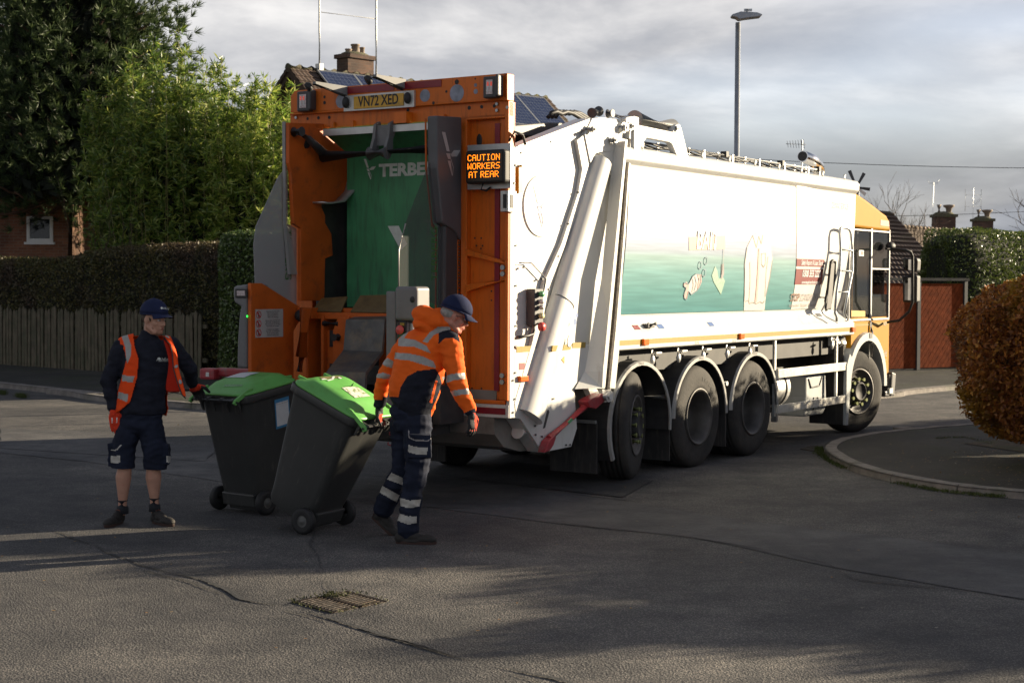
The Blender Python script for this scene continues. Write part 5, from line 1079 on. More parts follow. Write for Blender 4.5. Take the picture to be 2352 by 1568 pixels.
vz = VZ(c1, [(2080, 1182), (2150, 1190), (2150, 1345), (2080, 1345)], -.08); q = MB(); q.box((vz[0][0], -.08, vz[2][1]), (.02, -.031, vz[0][1])); q.box((.0, -.08, vz[2][1]), (.035, .05, vz[0][1])); sl2 = q.build('side_light_box', m_alu, T, bevel=.004)
q = MB(); q.box((vz[0][0] + .03, -.086, vz[2][1] + .03), (vz[0][0] + .065, -.079, vz[0][1] - .03)); q.box((.034, -.06, vz[2][1] + .03), (.040, .0, vz[0][1] - .03)); q.build('lens', m_blk, sl2, bevel=.012)
# gusset bracket on the post
q = MB()
for P in ([(1888, 182), (1930, 200), (2165, 272), (2208, 300), (2208, 310), (1930, 245), (1888, 240)], [(1888, 470), (1925, 462), (2150, 440), (2205, 420), (2205, 432), (1940, 510), (1888, 535)]):
    q.prism(VZ(c2, P, .0), 1, -.02, .049)
q.prism(VZ(c2, [(1925, 240), (2205, 305), (2205, 425), (1925, 470)], .04), 1, .036, .049); g_ = q.build('gusset_bracket', m_or, T, bevel=.006)
q = MB()
for x, y in ((2198, 333), (2198, 383), (2193, 1178), (2193, 1228)): a = VZ(c2, [(x, y)], .0)[0]; q.cyl((a[0], -.034, a[1]), (a[0], -.05, a[1]), .022, n=10)
for x, y in ((483, 610), (2057, 503), (2057, 553), (2140, 530)): a = VZ(c1, [(x, y)], -.02)[0]; q.cyl((a[0], -.024, a[1]), (a[0], -.035, a[1]), .014, n=8)
q.build('bolts', m_steel, T)
# bottom white beam with red stripe
q = MB(); q.box((-WD, -.012, .77), (0.0, .06, .884)); q.build('bottom_beam', m_white2, T, bevel=.006); MB().box((-.62, -.016, .800), (-.03, -.0125, .855)).build('reflective_strip', m_red, T)
# ---- bin lift
q = MB(); wl_ = [(-.50, 3.36), (-.02, 3.39), (.36, 3.20), (.35, 2.95), (.28, 2.78), (.14, 2.68), (-.05, 2.655), (-.05, 2.62), (.0, 2.55), (.0, 2.48), (.09, 2.38), (.11, 2.18), (.0, 2.15), (-.01, 1.76), (-.34, 1.76), (-.34, 2.42), (-.44, 2.46), (-.47, 2.92), (-.50, 3.0)]
q.prism(wl_, 0, -2.09, -2.05); lw = q.build('left_wing', m_ord, T, bevel=.004)
q = MB(); cv = [(.36, 3.20), (.35, 2.95), (.28, 2.78), (.14, 2.68), (-.05, 2.655), (-.18, 2.66)]; q.grid([[(-2.05, a, b) for a, b in cv], [(-1.93, a, b) for a, b in cv]]); q.build('edge_flange', m_alu, lw, solid=.012)
q = MB(); q.prism([(-.51, 3.37), (-.49, 3.37), (-.49, 2.45), (-.42, 2.3), (-.34, 2.0), (-.44, 2.0), (-.50, 2.45)], 0, -2.125, -2.093); q.build('wing_cover', mat('cover_grey', (.27, .265, .26), .5, var=.1), lw)
q = MB(); q.prism(UZ(c1, [(555, 770), (600, 762), (605, 790), (575, 850), (548, 852), (540, 825)], -2.05), 0, -2.052, -2.047); q.build('slot', m_blk, lw)
q = MB(); m_wing = mat('wing_grey', (.085, .087, .095), .45, var=.1)
q.prism([(-.45, 3.34), (-.08, 3.36), (-.08, 2.30), (-.18, 2.38), (-.36, 2.44), (-.44, 2.9)], 0, -.55, -.45); rw = q.build('right_wing', m_wing, T, bevel=.012)
q = MB(); q.box((-.55, -.30, 1.62), (-.47, -.10, 2.43)); q.build('wing_cover', m_dgrey, rw, bevel=.02)
q = MB(); q.prism([(-.468, 3.32), (-.454, 3.32), (-.444, 2.9), (-.36, 2.44), (-.30, 2.40), (-.30, 1.7), (-.315, 1.7), (-.315, 2.38), (-.37, 2.41), (-.458, 2.9)], 0, -.562, -.552); q.build('wing_edge', m_ord, rw)
a = UZ(c1, [(1685, 895)], -.45)[0]; logo_Y((a[0], a[1]), .36, lambda x, y, o_: (o_, x, y), m_silver, rw, -.4475)
for nm, u0_, u1_, z0_, z1_ in (('screen', 0, 0, 0, 0),):
    scr = [(-.42, 2.98), (-.55, 2.87), (-.84, 2.42), (-.87, 2.26), (-.85, 1.90), (-.30, 1.70), (-.30, 2.42), (-.42, 2.46)]
    scr2 = [(-.46, 2.95), (-.56, 2.80), (-.80, 2.42), (-.89, 2.2), (-.89, 1.9), (-.30, 1.72), (-.30, 2.42), (-.37, 2.46)]
    o = MB().prism(scr2, 0, -.515, -.508).build('perspex_screen', m_screen, T); letters('TERBERG', .12, (-.504, -.40, 2.18), (0, 0, 1), (0, -1, 0), mat('print_lime', (.03, .15, .03), .5), o, xs=.95)
    o = MB().prism(scr, 0, -2.145, -2.138).build('perspex_screen', m_screen2, T); letters('TERBERG', .12, (-2.135, -.42, 2.18), (0, 0, -1), (0, 1, 0), mat('print_lime', (.03, .15, .03), .5), o, xs=.95)
    q = MB(); e_ = [(-.80, 2.42), (-.89, 2.2), (-.89, 1.90)]; q.tube([(-.511, a, b) for a, b in e_], .006, 6); q.build('screen_edge', m_alu, T)
# left side box
lb = [(-1.0, 1.92), (-.86, 1.92), (-.34, 1.70), (-.34, 1.60), (-.44, 1.49), (-.44, .98), (-1.0, .98)]
q = MB(); q.prism(lb, 0, -2.09, -2.05); lbx = q.build('lift_side_panel', m_ord, T, bevel=.004)
q = MB(); P = VZ(c2, [(78, 478), (225, 465), (222, 560), (215, 700), (208, 1125), (104, 1120), (108, 900), (122, 700), (135, 640), (80, 605), (74, 540)], -1.0); q.prism([(min(a, -2.095), b) for a, b in P], 1, -1.02, -.72); lc = q.build('lift_cover', m_grey, T, bevel=.02)
vz = VZ(c2, [(85, 500), (178, 500), (175, 572), (85, 572)], -1.02); x0, x1 = vz[0][0], vz[1][0]; z0, z1 = vz[2][1], vz[0][1]
q = MB(); q.box((x0, -1.03, z0), (x1, -1.018, z1)); h_ = q.build('warning_light', m_blk, lc, bevel=.005); MB().box((x0 + .025, -1.035, z0 + .02), (x1 - .02, -1.03, z1 - .015)).build('lens', m_lens, h_)
m_gled = mat('led_green', (.02, .8, .06), .4, emit=1.2, var=0)
def led(vz, u, rr, par): q = MB(); q.ell((vz[0], u, vz[1]), (rr, .004, rr), None, 10, 6); return q.build('green_led', m_gled, par)
led(VZ(c2, [(175, 715)], -1.02)[0], -1.022, .010, lc)
# safety sticker
P = UZ(c2, [(236, 660), (452, 658), (450, 877), (236, 880)], -2.05); u0, u1 = P[0][0], P[1][0]; z1, z0 = (P[0][1] + P[1][1]) / 2, (P[2][1] + P[3][1]) / 2
q = MB(); q.box((-2.049, u0, z0), (-2.045, u1, z1)); stk = q.build('safety_sticker', mat('sticker_white', (.42, .41, .40), .4, var=.04), T)
hh = (z1 - z0)
for k in range(3):
    zc = z1 - hh * (.19 + .32 * k); q = MB(); rr = hh * .135; uc = u0 + rr + .006
    q.lathe([(rr * .78, 0), (rr, 0)], (-2.0435, uc, zc), (1, 0, 0), 24); d = rr * .7
    q.add([(-2.0433, uc - d - .006, zc + d), (-2.0433, uc - d + .006, zc + d + .004), (-2.0433, uc + d + .006, zc - d), (-2.0433, uc + d - .006, zc - d - .004)], [(0, 1, 2, 3)]); q.build('prohibition_mark', mat('print_signred', (.45, .02, .02), .5), stk)
    q = MB(); q.ell((-2.044, uc, zc + rr * .35), (.001, rr * .17, rr * .17), None, 8, 6); q.add([(-2.0438, uc - rr * .2, zc + rr * .15), (-2.0438, uc + rr * .2, zc + rr * .15), (-2.0438, uc + rr * .25, zc - rr * .6), (-2.0438, uc - rr * .25, zc - rr * .6)], [(0, 1, 2, 3)]); q.build('figure_mark', m_blk, stk)
    for j, s_ in enumerate((('Keep away from the bin lift', 'Pas de holding grijpers', 'Ne pas toucher le leve', 'Nicht in die Schuttung'), ('Do not stand under the bin-lift', 'Niet onder de belading staan', 'Ne pas se placer sous la charge', 'Nicht hinter den Schwenk'), ('Prohibited to go between', 'Niet tussen de armen komen', 'Ne pas stationner entre', 'Aufenthalt zwischen den'))[k]):
        letters(s_, .019, (-2.0435, u0 + (u1 - u0) * .62, zc + rr * (.8 - j * .5)), (0, 1, 0), (0, 0, 1), m_blk, stk, xs=.82)
# right side box
q = MB(); P = VZ(c2, [(1342, 488), (1560, 500), (1585, 525), (1585, 650), (1570, 690), (1470, 700), (1470, 1500), (1345, 1500)], -1.0)
q.box((-.46, -1.0, .80), (-.34, -.84, 1.62)); q.box((-.46, -1.02, 1.62), (-.235, -.82, 1.90)); rbx = q.build('control_pedestal', m_grey, T, bevel=.03, seg=4)
q = MB(); q.prism([(-1.0, 1.86), (-.96, 1.86), (-.80, 1.6), (-.80, .8), (-1.0, .8)], 0, -.56, -.462); q.build('lift_cover', m_grey, T, bevel=.01)
vz = VZ(c2, [(1358, 650), (1445, 650), (1445, 900), (1358, 900)], -1.0); x0, x1 = max(vz[0][0], -.452), min(vz[1][0], -.345); z1, z0 = min(1.615, vz[0][1]), 1.36
q = MB(); q.box((x0, -1.012, z0), (x1, -1.001, z1)); cp = q.build('button_panel', m_blk, rbx); xc = (x0 + x1) / 2
MB().box((x0 + .012, -1.015, z0 + .01), (x1 - .012, -1.0125, z0 + .17)).build('green_plate', mat('print_darkgreen', (.015, .09, .035), .5), cp)
q = MB(); q.box((x0 + .03, -1.016, z1 - .035), (x1 - .015, -1.0125, z1 - .012)); q.build('yellow_label', m_yel, cp)
q = MB(); q.lathe([(0, .03), (.035, .028), (.040, .015), (.03, 0)], (xc - .005, -1.012, z1 - .07), (0, -1, 0), 20); q.build('emergency_stop', m_rbtn, cp)
q = MB(); q.lathe([(0, .02), (.02, .018), (.023, 0)], (xc + .0, -1.013, z0 + .045), (0, -1, 0), 16); q.build('green_button', mat('button_darkgreen', (.02, .14, .05), .4), cp)
o = led((xc + .02, z1 - .15), -1.02, .014, cp)
a = VZ(c2, [(1558, 585)], -1.02)[0]; q = MB(); q.lathe([(.0, .004), (.022, .004), (.026, .0)], (-.272, -1.022, a[1]), (0, -1, 0), 16); q.build('camera_lens', m_blk, rbx)
MB().box((-.338, -.97, 1.35), (-.30, -.86, 1.6)).build('reflector_panel', m_alu, rbx, bevel=.01)
# cover plates, hood, green flap
q = MB(); q.box((-2.02, .28, 1.70), (-.56, .31, 3.24)); gf = q.build('green_flap', m_green, T)
q = MB(); q.prism([(-.06, 3.30), (.28, 3.14), (.28, 3.18), (-.06, 3.34)], 0, -2.02, -.56); gh = q.build('hood', m_green, T); q = MB(); q.box((-2.0, -.09, 3.27), (-.56, -.062, 3.33)); q.build('hood_edge', m_alu, gh)
_e = VZ(c1, [(1052, 1012), (1110, 1030), (1520, 1012), (1400, 1610)], .276)
letters('TERBERG', .155, (_e[1][0] + (_e[2][0] - _e[1][0]) * .70, .276, _e[1][1]), (1, 0, 0), (0, 0, 1), m_wt, gf, bold=.007, xs=1.22)
logo_Y(_e[0], .19, lambda x, y, o_: (x, .276, y), m_wt, gf, 0)
q = MB(); q.add([(x, .276, z) for x, z in VZ(c2, [(1275, 8), (1362, 6), (1428, 150), (1378, 198)], .276)], [(0, 1, 2, 3)]); q.build('emblem', m_wt, gf)
letters('Terberg', .20, (-.80, .2765, 2.42), (1, 0, 0), (0, 0, 1), mat('print_dullgreen', (.10, .22, .13), .5), gf)
q = MB(); q.box((-2.16, .0, 1.4), (-2.11, .72, 3.2)); q.box((-2.04, .72, 1.0), (-.5, .76, 3.2)); q.box((-2.04, .0, .95), (-.5, .72, 1.0)); q.box((-.56, .06, 1.4), (-.53, .72, 3.2)); q.build('hopper_lining', mat('hopper_dark', (.035, .036, .036), .6, var=.3, dirt=(.06, .055, .045), dscale=3), T)
q = MB(); q.cyl((-1.98, -.12, 3.08), (-.60, -.12, 3.10), .055, n=16); q.cyl((-.75, -.12, 3.10), (-.56, -.12, 3.10), .08); q.build('lift_shaft', m_blk, T)
q = MB(); p_ = [(-2.0, -.44, 3.28), (-1.98, -.32, 3.23), (-1.96, -.12, 3.10)]; q.tube(p_, [.035, .03, .045], 12); q.cyl((-2.045, -.44, 3.28), (-1.95, -.44, 3.28), .045); q.build('lift_crank', m_dgrey, T)
q = MB()
for x in (-1.38, -1.22): q.prism([(-.13, 3.34), (-.07, 3.37), (-.04, 3.3), (-.09, 3.2), (-.09, 3.08), (-.16, 3.05), (-.19, 3.12), (-.15, 3.22)], 0, x, x + .03)
q.cyl((-1.40, -.16, 3.08), (-1.2, -.16, 3.08), .06); q.box((-1.39, -.12, 3.15), (-1.21, -.09, 3.33)); q.build('latch_bracket', m_grey, T)
q = MB()
for x in (-1.95, -1.72, -1.08, -.70): q.box((x, -.05, 3.30), (x + .04, -.01, 3.40))
q.box((-1.17, -.11, 3.34), (-1.03, -.02, 3.44)); q.build('lugs', m_or, T)
# lift carriage between the boxes
q = MB(); q.box((-2.0, -.30, 1.62), (-.56, -.18, 1.70)); q.box((-2.0, -.34, 1.60), (-.56, -.30, 1.66))
for x in (-1.98, -1.80, -1.50, -.95, -.62): q.box((x, -.36, .75), (x + .03, -.12, 1.63))
q.prism([(-1.60, 1.62), (-1.50, 1.62), (-1.50, .8), (-1.66, .8), (-1.66, 1.50)], 1, -.36, -.33); q.box((-1.80, -.30, .8), (-1.5, -.27, 1.5)); q.box((-1.2, -.28, .8), (-.56, -.25, 1.58)); q.box((-2.03, -.42, 1.60), (-1.86, -.32, 1.70))
lcg = q.build('lift_carriage', m_ord, T, bevel=.005)
q = MB(); 
for z in (1.05, 1.35): q.box((-1.74, -.312, z), (-1.64, -.305, z + .15))
q.cyl((-1.78, -.34, 1.56), (-1.60, -.34, 1.56), .03); q.ell((-1.97, -.44, 1.63), .055, None, 12, 8); q.cyl((-1.6, -.42, 1.44), (-1.6, -.36, 1.44), .035); q.build('carriage_fittings', m_blk, lcg, bevel=.006)
for (xa, xb, zz) in ((-1.92, -1.58, .0), (-1.47, -.72, .03)):
    q = MB(); q.add([(xa, -.34, 1.665), (xb, -.34, 1.665), (xb - .04, -.20, 1.80 + zz), (xa + .0, -.20, 1.78 + zz)], [(0, 1, 2, 3)]); q.build('worn_strip', m_brass, T, solid=.012)
q = MB(); vz = [TU(*c2(x, y), -.5) for x, y in ((633, 650), (600, 1030))]; q.cyl(vz[0], vz[1], .055, n=20); cyl_ = q.build('lift_cylinder', m_ord, T); q = MB(); a, b_ = TU(*c2(603, 1025), -.5), TU(*c2(582, 1150), -.52); q.cyl(a, b_, .030, n=16); q.build('cylinder_rod', m_chrome, cyl_)
# bin chute plate
pr = [(955, 755), (940, 990), (815, 1145), (1090, 1160), (1225, 1000), (1258, 755)]
q = MB(); A0, A1, A2 = TU(*c2(955, 750), -.42), TU(*c2(935, 985), -.45), TU(*c2(800, 1160), -.85); B0, B1, B2 = TU(*c2(1260, 745), -.42), TU(*c2(1235, 1000), -.45), TU(*c2(1110, 1160), -.85)
A3, B3 = A2 + Vector((.0, -.03, -.35)), B2 + Vector((0, -.03, -.35))
q.grid([[A0 + Vector((.02, .08, .02)), B0 + Vector((-.02, .08, .02))], [A0, B0], [A1, B1], [A2, B2], [A3, B3]], sm=False); q.build('bin_plate', m_steel2, T, solid=.03)
q = MB(); q.box((-1.55, -.84, .66), (-.95, -.78, .74)); q.build('comb_bar', m_dgrey, T)
q = MB(); q.tube([Vector((-.72, -.62, 1.05)) + Vector((math.sin(k * 1.05) * .035, -.01 * k * .3, -.014 * k + math.cos(k * 1.05) * .035)) for k in range(36)], .006, 5); q.build('coiled_hose', m_redp, T)
q = MB(); q.box((-2.0, -.6, .62), (-.55, -.1, .80)); q.build('lift_base', m_chas, T)
# red end piece sticking out on the left
a, b_ = TU(*crop(780, 1400, 1.96)(55, 175), -.55), TU(*crop(780, 1400, 1.96)(340, 150), -.55); q = MB(); q.box((a.x + .03, -.62, a.z - .06), (a.x + .22, -.50, a.z + .045)); q.box((a.x + .18, -.56, a.z - .03), (-2.2, -.46, a.z + .05)); rb_ = q.build('folded_bar', m_redp, T, bevel=.02); MB().box((a.x + .12, -.624, a.z - .03), (a.x + .16, -.620, a.z + .01)).build('square_hole', m_white, rb_)
# lift lower right arm seen past the worker
q = MB(); q.box((-.52, -.40, .72), (-.44, -.05, 1.05)); q.build('lift_arm', m_chas, T)
# ---- ladder on the body, tools
def lad(pts, r_, nm, m, par=T): q = MB(); [q.tube(p, r_, 8) for p in pts]; return q.build(nm, m, par)
def AL(L_, v): return [TV(*cA(x, y), v) for x, y in L_]
lad([AL([(1005, 1525), (1010, 1490), (985, 1440), (1020, 1250), (1070, 1000), (1070, 780), (1055, 610), (1040, 570), (1010, 553), (970, 548), (945, 560), (938, 620), (948, 760), (940, 1000), (905, 1230), (885, 1440), (905, 1480), (905, 1530)], .07),
     AL([(950, 780), (1068, 790)], .07), AL([(935, 1000), (1050, 1008)], .07), AL([(908, 1222), (1020, 1225)], .07)], .017, 'ladder', m_steel)
lad([AL([(800, 1420), (790, 1320), (838, 1060), (845, 910), (862, 895), (890, 905), (885, 1060), (850, 1280), (830, 1400)], .03)], .02, 'wheel_chock_holder', m_blk)
q = MB(); q.prism(UZ(cA, [(785, 1400), (835, 930), (860, 915), (870, 930), (835, 1390)], .03), 0, .02, .05); q.build('folded_step', m_blk, T)
MB().box((-.06, 7.30, 1.98), (-.04, 7.42, 2.12)).build('sticker', m_pblue, T)
# ---- cab
cp_ = [(7.98, 3.15)]
roofP = UZ(cA, [(1055, 165), (1110, 185), (1200, 245), (1300, 320), (1380, 385), (1430, 420), (1455, 470), (1465, 540), (1480, 590), (1290, 570), (1055, 540)], -.03)
q = MB(); N_ = 9; rws = []
for k in range(N_ + 1):
    t_ = k / N_; x = -.03 + (-WD + .06) * t_; e_ = 1 - abs(2 * t_ - 1) ** 6 * .0; rws.append([(x, a, b) for a, b in roofP])
q.prism(roofP, 0, -WD + .03, -.03); roof = q.build('cab_roof', m_cabyel, T, bevel=.04, seg=4)
P = UZ(cA, [(1362, 468), (1450, 480), (1455, 540), (1362, 528)], -.03); q = MB(); q.prism(P, 0, -.03, -.026); q.build('roof_sticker', mat('sticker_orange', (.5, .12, .04), .4, dirt=(.3, .2, .1), dscale=30), roof)
q = MB(); c0x = -.04
ARC = [(UF + .05 + .66 * math.cos(rad(a)), .60 + .66 * math.sin(rad(a))) for a in range(14, 150, 8)]; CS = [(9.33, 1.5), (7.98, 1.5), (7.98, 1.08)] + ARC[::-1] + [(9.08, .74), (9.33, .74)]
q.prism(CS, 0, -.45, c0x); q.prism(CS, 0, -WD + .04, -WD + .45); q.box((-WD + .45, 9.0, .74), (-.45, 9.33, 1.5)); q.box((-WD + .04, 7.95, 1.2), (-.5, 8.02, 2.70)); q.box((-WD + .04, 9.18, .6), (c0x - .02, 9.42, 1.56))
q.box((c0x - .06, 7.98, 1.5), (c0x, 8.03, 2.66)); cabb = q.build('cab', m_cabyel, T, bevel=.025, seg=3)
q = MB()
for (ua, ub) in ((7.85, 7.87), (8.605, 8.65), (9.28, 9.31)): q.box((-.05, ua, 1.48), (-.02, ub, 2.66))
q.box((-.05, 7.84, 1.46), (-.02, 9.31, 1.485)); q.box((-.05, 7.84, 2.62), (-.02, 9.31, 2.64)); q.box((-.05, 8.65, 2.125), (-.02, 9.28, 2.145)); wf = q.build('window_frame', mat('frame_grey', (.30, .30, .30), .4, .5), T)
m_cg = bpy.data.materials.new('cab_glass'); m_cg.use_nodes = True; _b = m_cg.node_tree.nodes['Principled BSDF']; _b.inputs['Base Color'].default_value = (.02, .022, .022, 1); _b.inputs['Roughness'].default_value = .04; _b.inputs['Alpha'].default_value = .68
q = MB(); q.box((-.042, 7.885, 1.505), (-.034, 8.598, 2.608)); q.build('cab_window', m_cg, wf); q = MB(); q.box((-.042, 8.662, 2.152), (-.034, 9.278, 2.608)); q.build('cab_window', m_cg, wf)
q = MB(); q.box((-.045, 8.662, 1.505), (-.04, 9.278, 1.80)); q.build('cab_window', m_cg, wf)
q = MB(); q.box((-WD + .04, 9.30, 1.52), (-.10, 9.32, 2.62)); q.build('windscreen', m_cg, wf)
q = MB(); q.box((-2.3, 8.0, 1.0), (-.2, 8.2, 2.55)); q.box((-WD + .05, 7.98, 1.5), (-WD + .08, 9.30, 2.64)); q.box((-1.0, 8.3, 1.2), (-.45, 8.75, 1.55)); q.box((-1.0, 8.25, 1.5), (-.45, 8.38, 2.2)); q.box((-2.3, 9.05, 1.2), (-.2, 9.28, 1.55)); q.build('cab_interior', m_dgrey, T, bevel=.02)
q = MB(); q.lathe([(.22 + .014 * math.cos(a), .014 * math.sin(a)) for a in [k * math.pi / 4 for k in range(9)]], (-.72, 8.95, 1.75), (0, -.6, .8), 24); q.build('steering_wheel', m_blk, T)
P = UZ(cA, [(1060, 1415), (1205, 1420), (1205, 1482), (1060, 1482)], -.03); q = MB(); q.prism(P, 0, -.033, -.030); q.build('window_sticker', mat('sticker_yellow', (.45, .28, .02), .4), wf)
P = UZ(cA, [(1140, 785), (1190, 788), (1190, 848), (1140, 845)], -.03); q = MB(); q.prism(P, 0, -.033, -.030); wst = q.build('window_sticker', m_wt, wf); q = MB(); q.prism(UZ(cA, [(1155, 795), (1185, 797), (1185, 838), (1155, 836)], -.03), 0, -.0299, -.0285); q.build('red_mark', m_pred, wst)
q = MB(); q.box((-.039, 8.62, .72), (-.036, 8.65, 1.48)); q.box((-.039, 8.60, 1.30), (-.02, 8.66, 1.44)); q.tube([(-.035, 8.63, 1.46), (-.01, 8.66, 1.3), (-.01, 8.66, 1.2), (-.03, 8.72, .98)], .012, 6); q.build('door_handle', m_chrome, cabb)
letters('027', .07, (-.035, 9.20, 1.40), (0, 1, 0), (0, 0, 1), m_ptext, cabb); letters('Ashfield', .13, (-.035, 9.13, 1.00), (0, 1, 0), (0, 0, 1), m_ptext, cabb, xs=.7); letters('DISTRICT COUNCIL', .03, (-.035, 9.13, .92), (0, 1, 0), (0, 0, 1), m_ptext, cabb)
MB().box((-.039, 7.97, 1.39), (-.036, 9.31, 1.42)).build('reflective_stripe', m_yel, cabb)
# bumper and step
q = MB(); q.box((-WD + .02, 9.36, .42), (-.02, 9.52, .72)); q.box((-.30, 9.20, .42), (-.02, 9.56, .50)); q.prism([(9.36, .42), (9.50, .42), (9.56, .72), (9.40, .75)], 0, -.3, .0); bp_ = q.build('bumper', m_dgrey, T, bevel=.02); MB().box((-.03, 9.30, .46), (.003, 9.42, .53)).build('bumper_lamp', m_wt, bp_)
q = MB(); q.box((-2.2, 8.2, .5), (-.3, 9.36, .9)); q.build('cab_underside', m_chas, T)
# mirrors
q = MB(); a = TV(*cA(1470, 745), .05); q.ell(a, (.06, .10, .06)); q.tube([TV(*cA(x, y), v) for x, y, v in ((1420, 770, .05), (1500, 772, .12), (1620, 785, .3), (1680, 800, .35), (1700, 850, .36), (1700, 1330, .36), (1660, 1430, .3), (1560, 1520, .15), (1430, 1540, .0))], .018, 8)
q.build('mirror_arm', m_blk, T)
for (pts, nm) in (([(1600, 870), (1750, 868), (1762, 900), (1755, 1000), (1735, 1018), (1610, 985)], 'mirror'), ([(1600, 1060), (1740, 1045), (1756, 1060), (1752, 1320), (1735, 1335), (1605, 1330)], 'mirror')):
    P = [TU(*cA(x, y), 9.75) for x, y in pts]; q = MB(); q.prism([(p.x, p.z) for p in P], 1, 9.72, 9.86); o = q.build(nm, m_blk, T, bevel=.03, seg=3)
    cx0 = sum(p.x for p in P) / 6; cz0 = sum(p.z for p in P) / 6; q = MB(); q.prism([(cx0 + (p.x - cx0) * .72 - .02, cz0 + (p.z - cz0) * .82) for p in P], 1, 9.712, 9.7185); q.build('mirror_glass', mat('mirror_glass', (.7, .7, .72), .03, 1.0), o)
# ---- wheels
m_tyre = mat('tyre', (.024, .023, .022), .85, var=.25, scale=10, bump=.3, dirt=(.06, .052, .044), dscale=3.5, dlo=.42, dhi=.75)
m_rim = mat('steel_rim', (.085, .08, .076), .55, .2, var=.25, scale=9, dirt=(.09, .08, .07), dscale=5)
m_nut = mat('wheel_nut_cap', (.22, .25, .07), .4, var=.15, scale=20)
m_dkrim = mat('rim_inner_shade', (.028, .025, .023), .7, var=.4, scale=9)  # shade of the hub cavity put into the disc colour
def wheel(u, v, dish, steer=0.0, nuts=False, side=1, w=.30):
    """side +1: outer face looks to the truck's right"""
    R_ = .535; Mw = Matrix.Translation((v, u, R_ )) @ Matrix.Rotation(rad(steer), 4, 'Z') @ Matrix.Rotation(rad(90 * side), 4, 'Y')
    # axis along local z, outer face at z=0, inner at -w
    q = MB(); ri = .29
    pf = [(ri, -.02), (ri + .012, .002), (ri + .05, .0), (.40, .006), (.47, .0), (.505, -.012), (R_ - .012, -.03), (R_, -.055)]
    for k in range(4):
        z = -.055 - (w - .11) * (k + .5) / 4.0; pf += [(R_, z + .022), (R_ - .012, z + .016), (R_ - .012, z + .004), (R_, z - .002)]
    pf += [(R_, -w + .055), (R_ - .03, -w + .012), (.45, -w), (ri + .02, -w + .004), (ri, -w + .02)]
    q.lathe(pf, (0, 0, 0), (0, 0, 1), 64); o = q.build('wheel', m_tyre, T, T=Mw)
    q = MB(); q.lathe([(ri + .012, .003), (ri + .012, .012), (ri - .006, .014), (ri - .018, -.004), (ri - .035, -.02), (.245, -dish * .55), (.235, -dish), (.20, -dish - .01), (.13, -dish - .005), (.11, -dish + .0), (0, -dish)], (0, 0, 0), (0, 0, 1), 48, mis=[0, 0, 0, 0, 0, 0] + ([0, 0, 1, 1] if nuts else [1, 1, 1, 1])); q.build('rim', [m_rim, m_dkrim], o, T=Mw)
    q = MB()
    if nuts:
        q.lathe([(.128, -dish), (.125, .03), (.11, .045), (.095, .03), (0, .02)], (0, 0, 0), (0, 0, 1), 24)
    else: q.lathe([(.12, -dish), (.10, -dish + .05), (.06, -dish + .06), (0, -dish + .06)], (0, 0, 0), (0, 0, 1), 24)
    q.build('hub', m_chas, o, T=Mw)
    nz = -dish - .015
    for k in range(10):
        a = k * math.pi / 5 + .2; q = MB(); q.cyl((.168 * math.cos(a), .168 * math.sin(a), nz), (.168 * math.cos(a), .168 * math.sin(a), nz + (.085 if nuts else .035)), .027 if nuts else .02, .023 if nuts else .018, 10); q.build('wheel_nut', m_nut if nuts else m_rim, o, T=Mw)
    return o
U1, U2, U3, UF = 2.36, 3.665, 5.01, 8.42
wheel(U1, -.06, .03, 17, True); wheel(U2, -.03, .27, 0, w=.30); wheel(U3, -.03, .27, 0); wheel(UF, -.10, .03, -17, True)
for u in (U1, U2, U3, UF): wheel(u, -WD + (.05 if u in (U2, U3) else .08), .1, {U1: 14, UF: -17}.get(u, 0), False, -1)
for u in (U2, U3): wheel(u, -.36, .02, 0)
# the big tyre lettering
for u, s0 in ((U1, 17), (U2, 0), (U3, 0)):
    wds = 'BRIDGESTONE'
    for k, ch in enumerate(wds):
        a = rad(78 - k * 8.5) if u != U1 else rad(70 - k * 8.5); P = Vector((.003, .40 * math.cos(a), .40 * math.sin(a))); Mz = Matrix.Rotation(rad(s0), 3, 'Z'); P = Mz @ P; X = Mz @ Vector((0, math.sin(a), -math.cos(a))); Y = Mz @ Vector((0, math.cos(a), math.sin(a)))
        letters(ch, .055, (P.x + (-.06 if u == U1 else -.03) + .008, P.y + u, P.z + .535), X, Y, m_tyre if False else mat('tyre_letters', (.012, .012, .012), .7), T)
# mudguards, flaps
m_guard = mat('mudguard_plastic', (.34, .34, .33), .4, var=.12, scale=8, dirt=(.15, .14, .12), dscale=4)
def guard(u, a0, a1, Rg=.63, wv=.5, low=0, m=m_guard):
    q = MB(); n_ = 22; rows = []
    for k in range(n_ + 1):
        a = rad(a0 + (a1 - a0) * k / n_); c_, s_ = math.cos(a), math.sin(a)
        rows.append([(-wv, u + (Rg + .01) * c_, .535 + (Rg + .01) * s_), (-.02, u + (Rg + .01) * c_, .535 + (Rg + .01) * s_), (.005, u + Rg * c_, .535 + Rg * s_), (.005, u + (Rg - .035) * c_, .535 + (Rg - .035) * s_), (-.01, u + (Rg - .035) * c_, .535 + (Rg - .035) * s_)])
    q.grid(rows, sm=False); q.m = [1 if (i % 4) == 0 else 0 for i in range(len(q.m))]; o = q.build('mudguard', [m, m_chas], T); return o
guard(U1, -8, 208); guard(U2, 0, 178); guard(U3, 0, 178)
for k, u in enumerate((U1, U2, U3)):
    letters('PARLOK', .03, (.0065, u - .02, .535 + .612), (0, 1, 0), (0, 0, 1), m_blk, T)
m_flap = mat('mudflap', (.035, .033, .032), .85, var=.3, scale=6, dirt=(.12, .10, .085), dscale=3, dlo=.5, dhi=.8, streak=True)
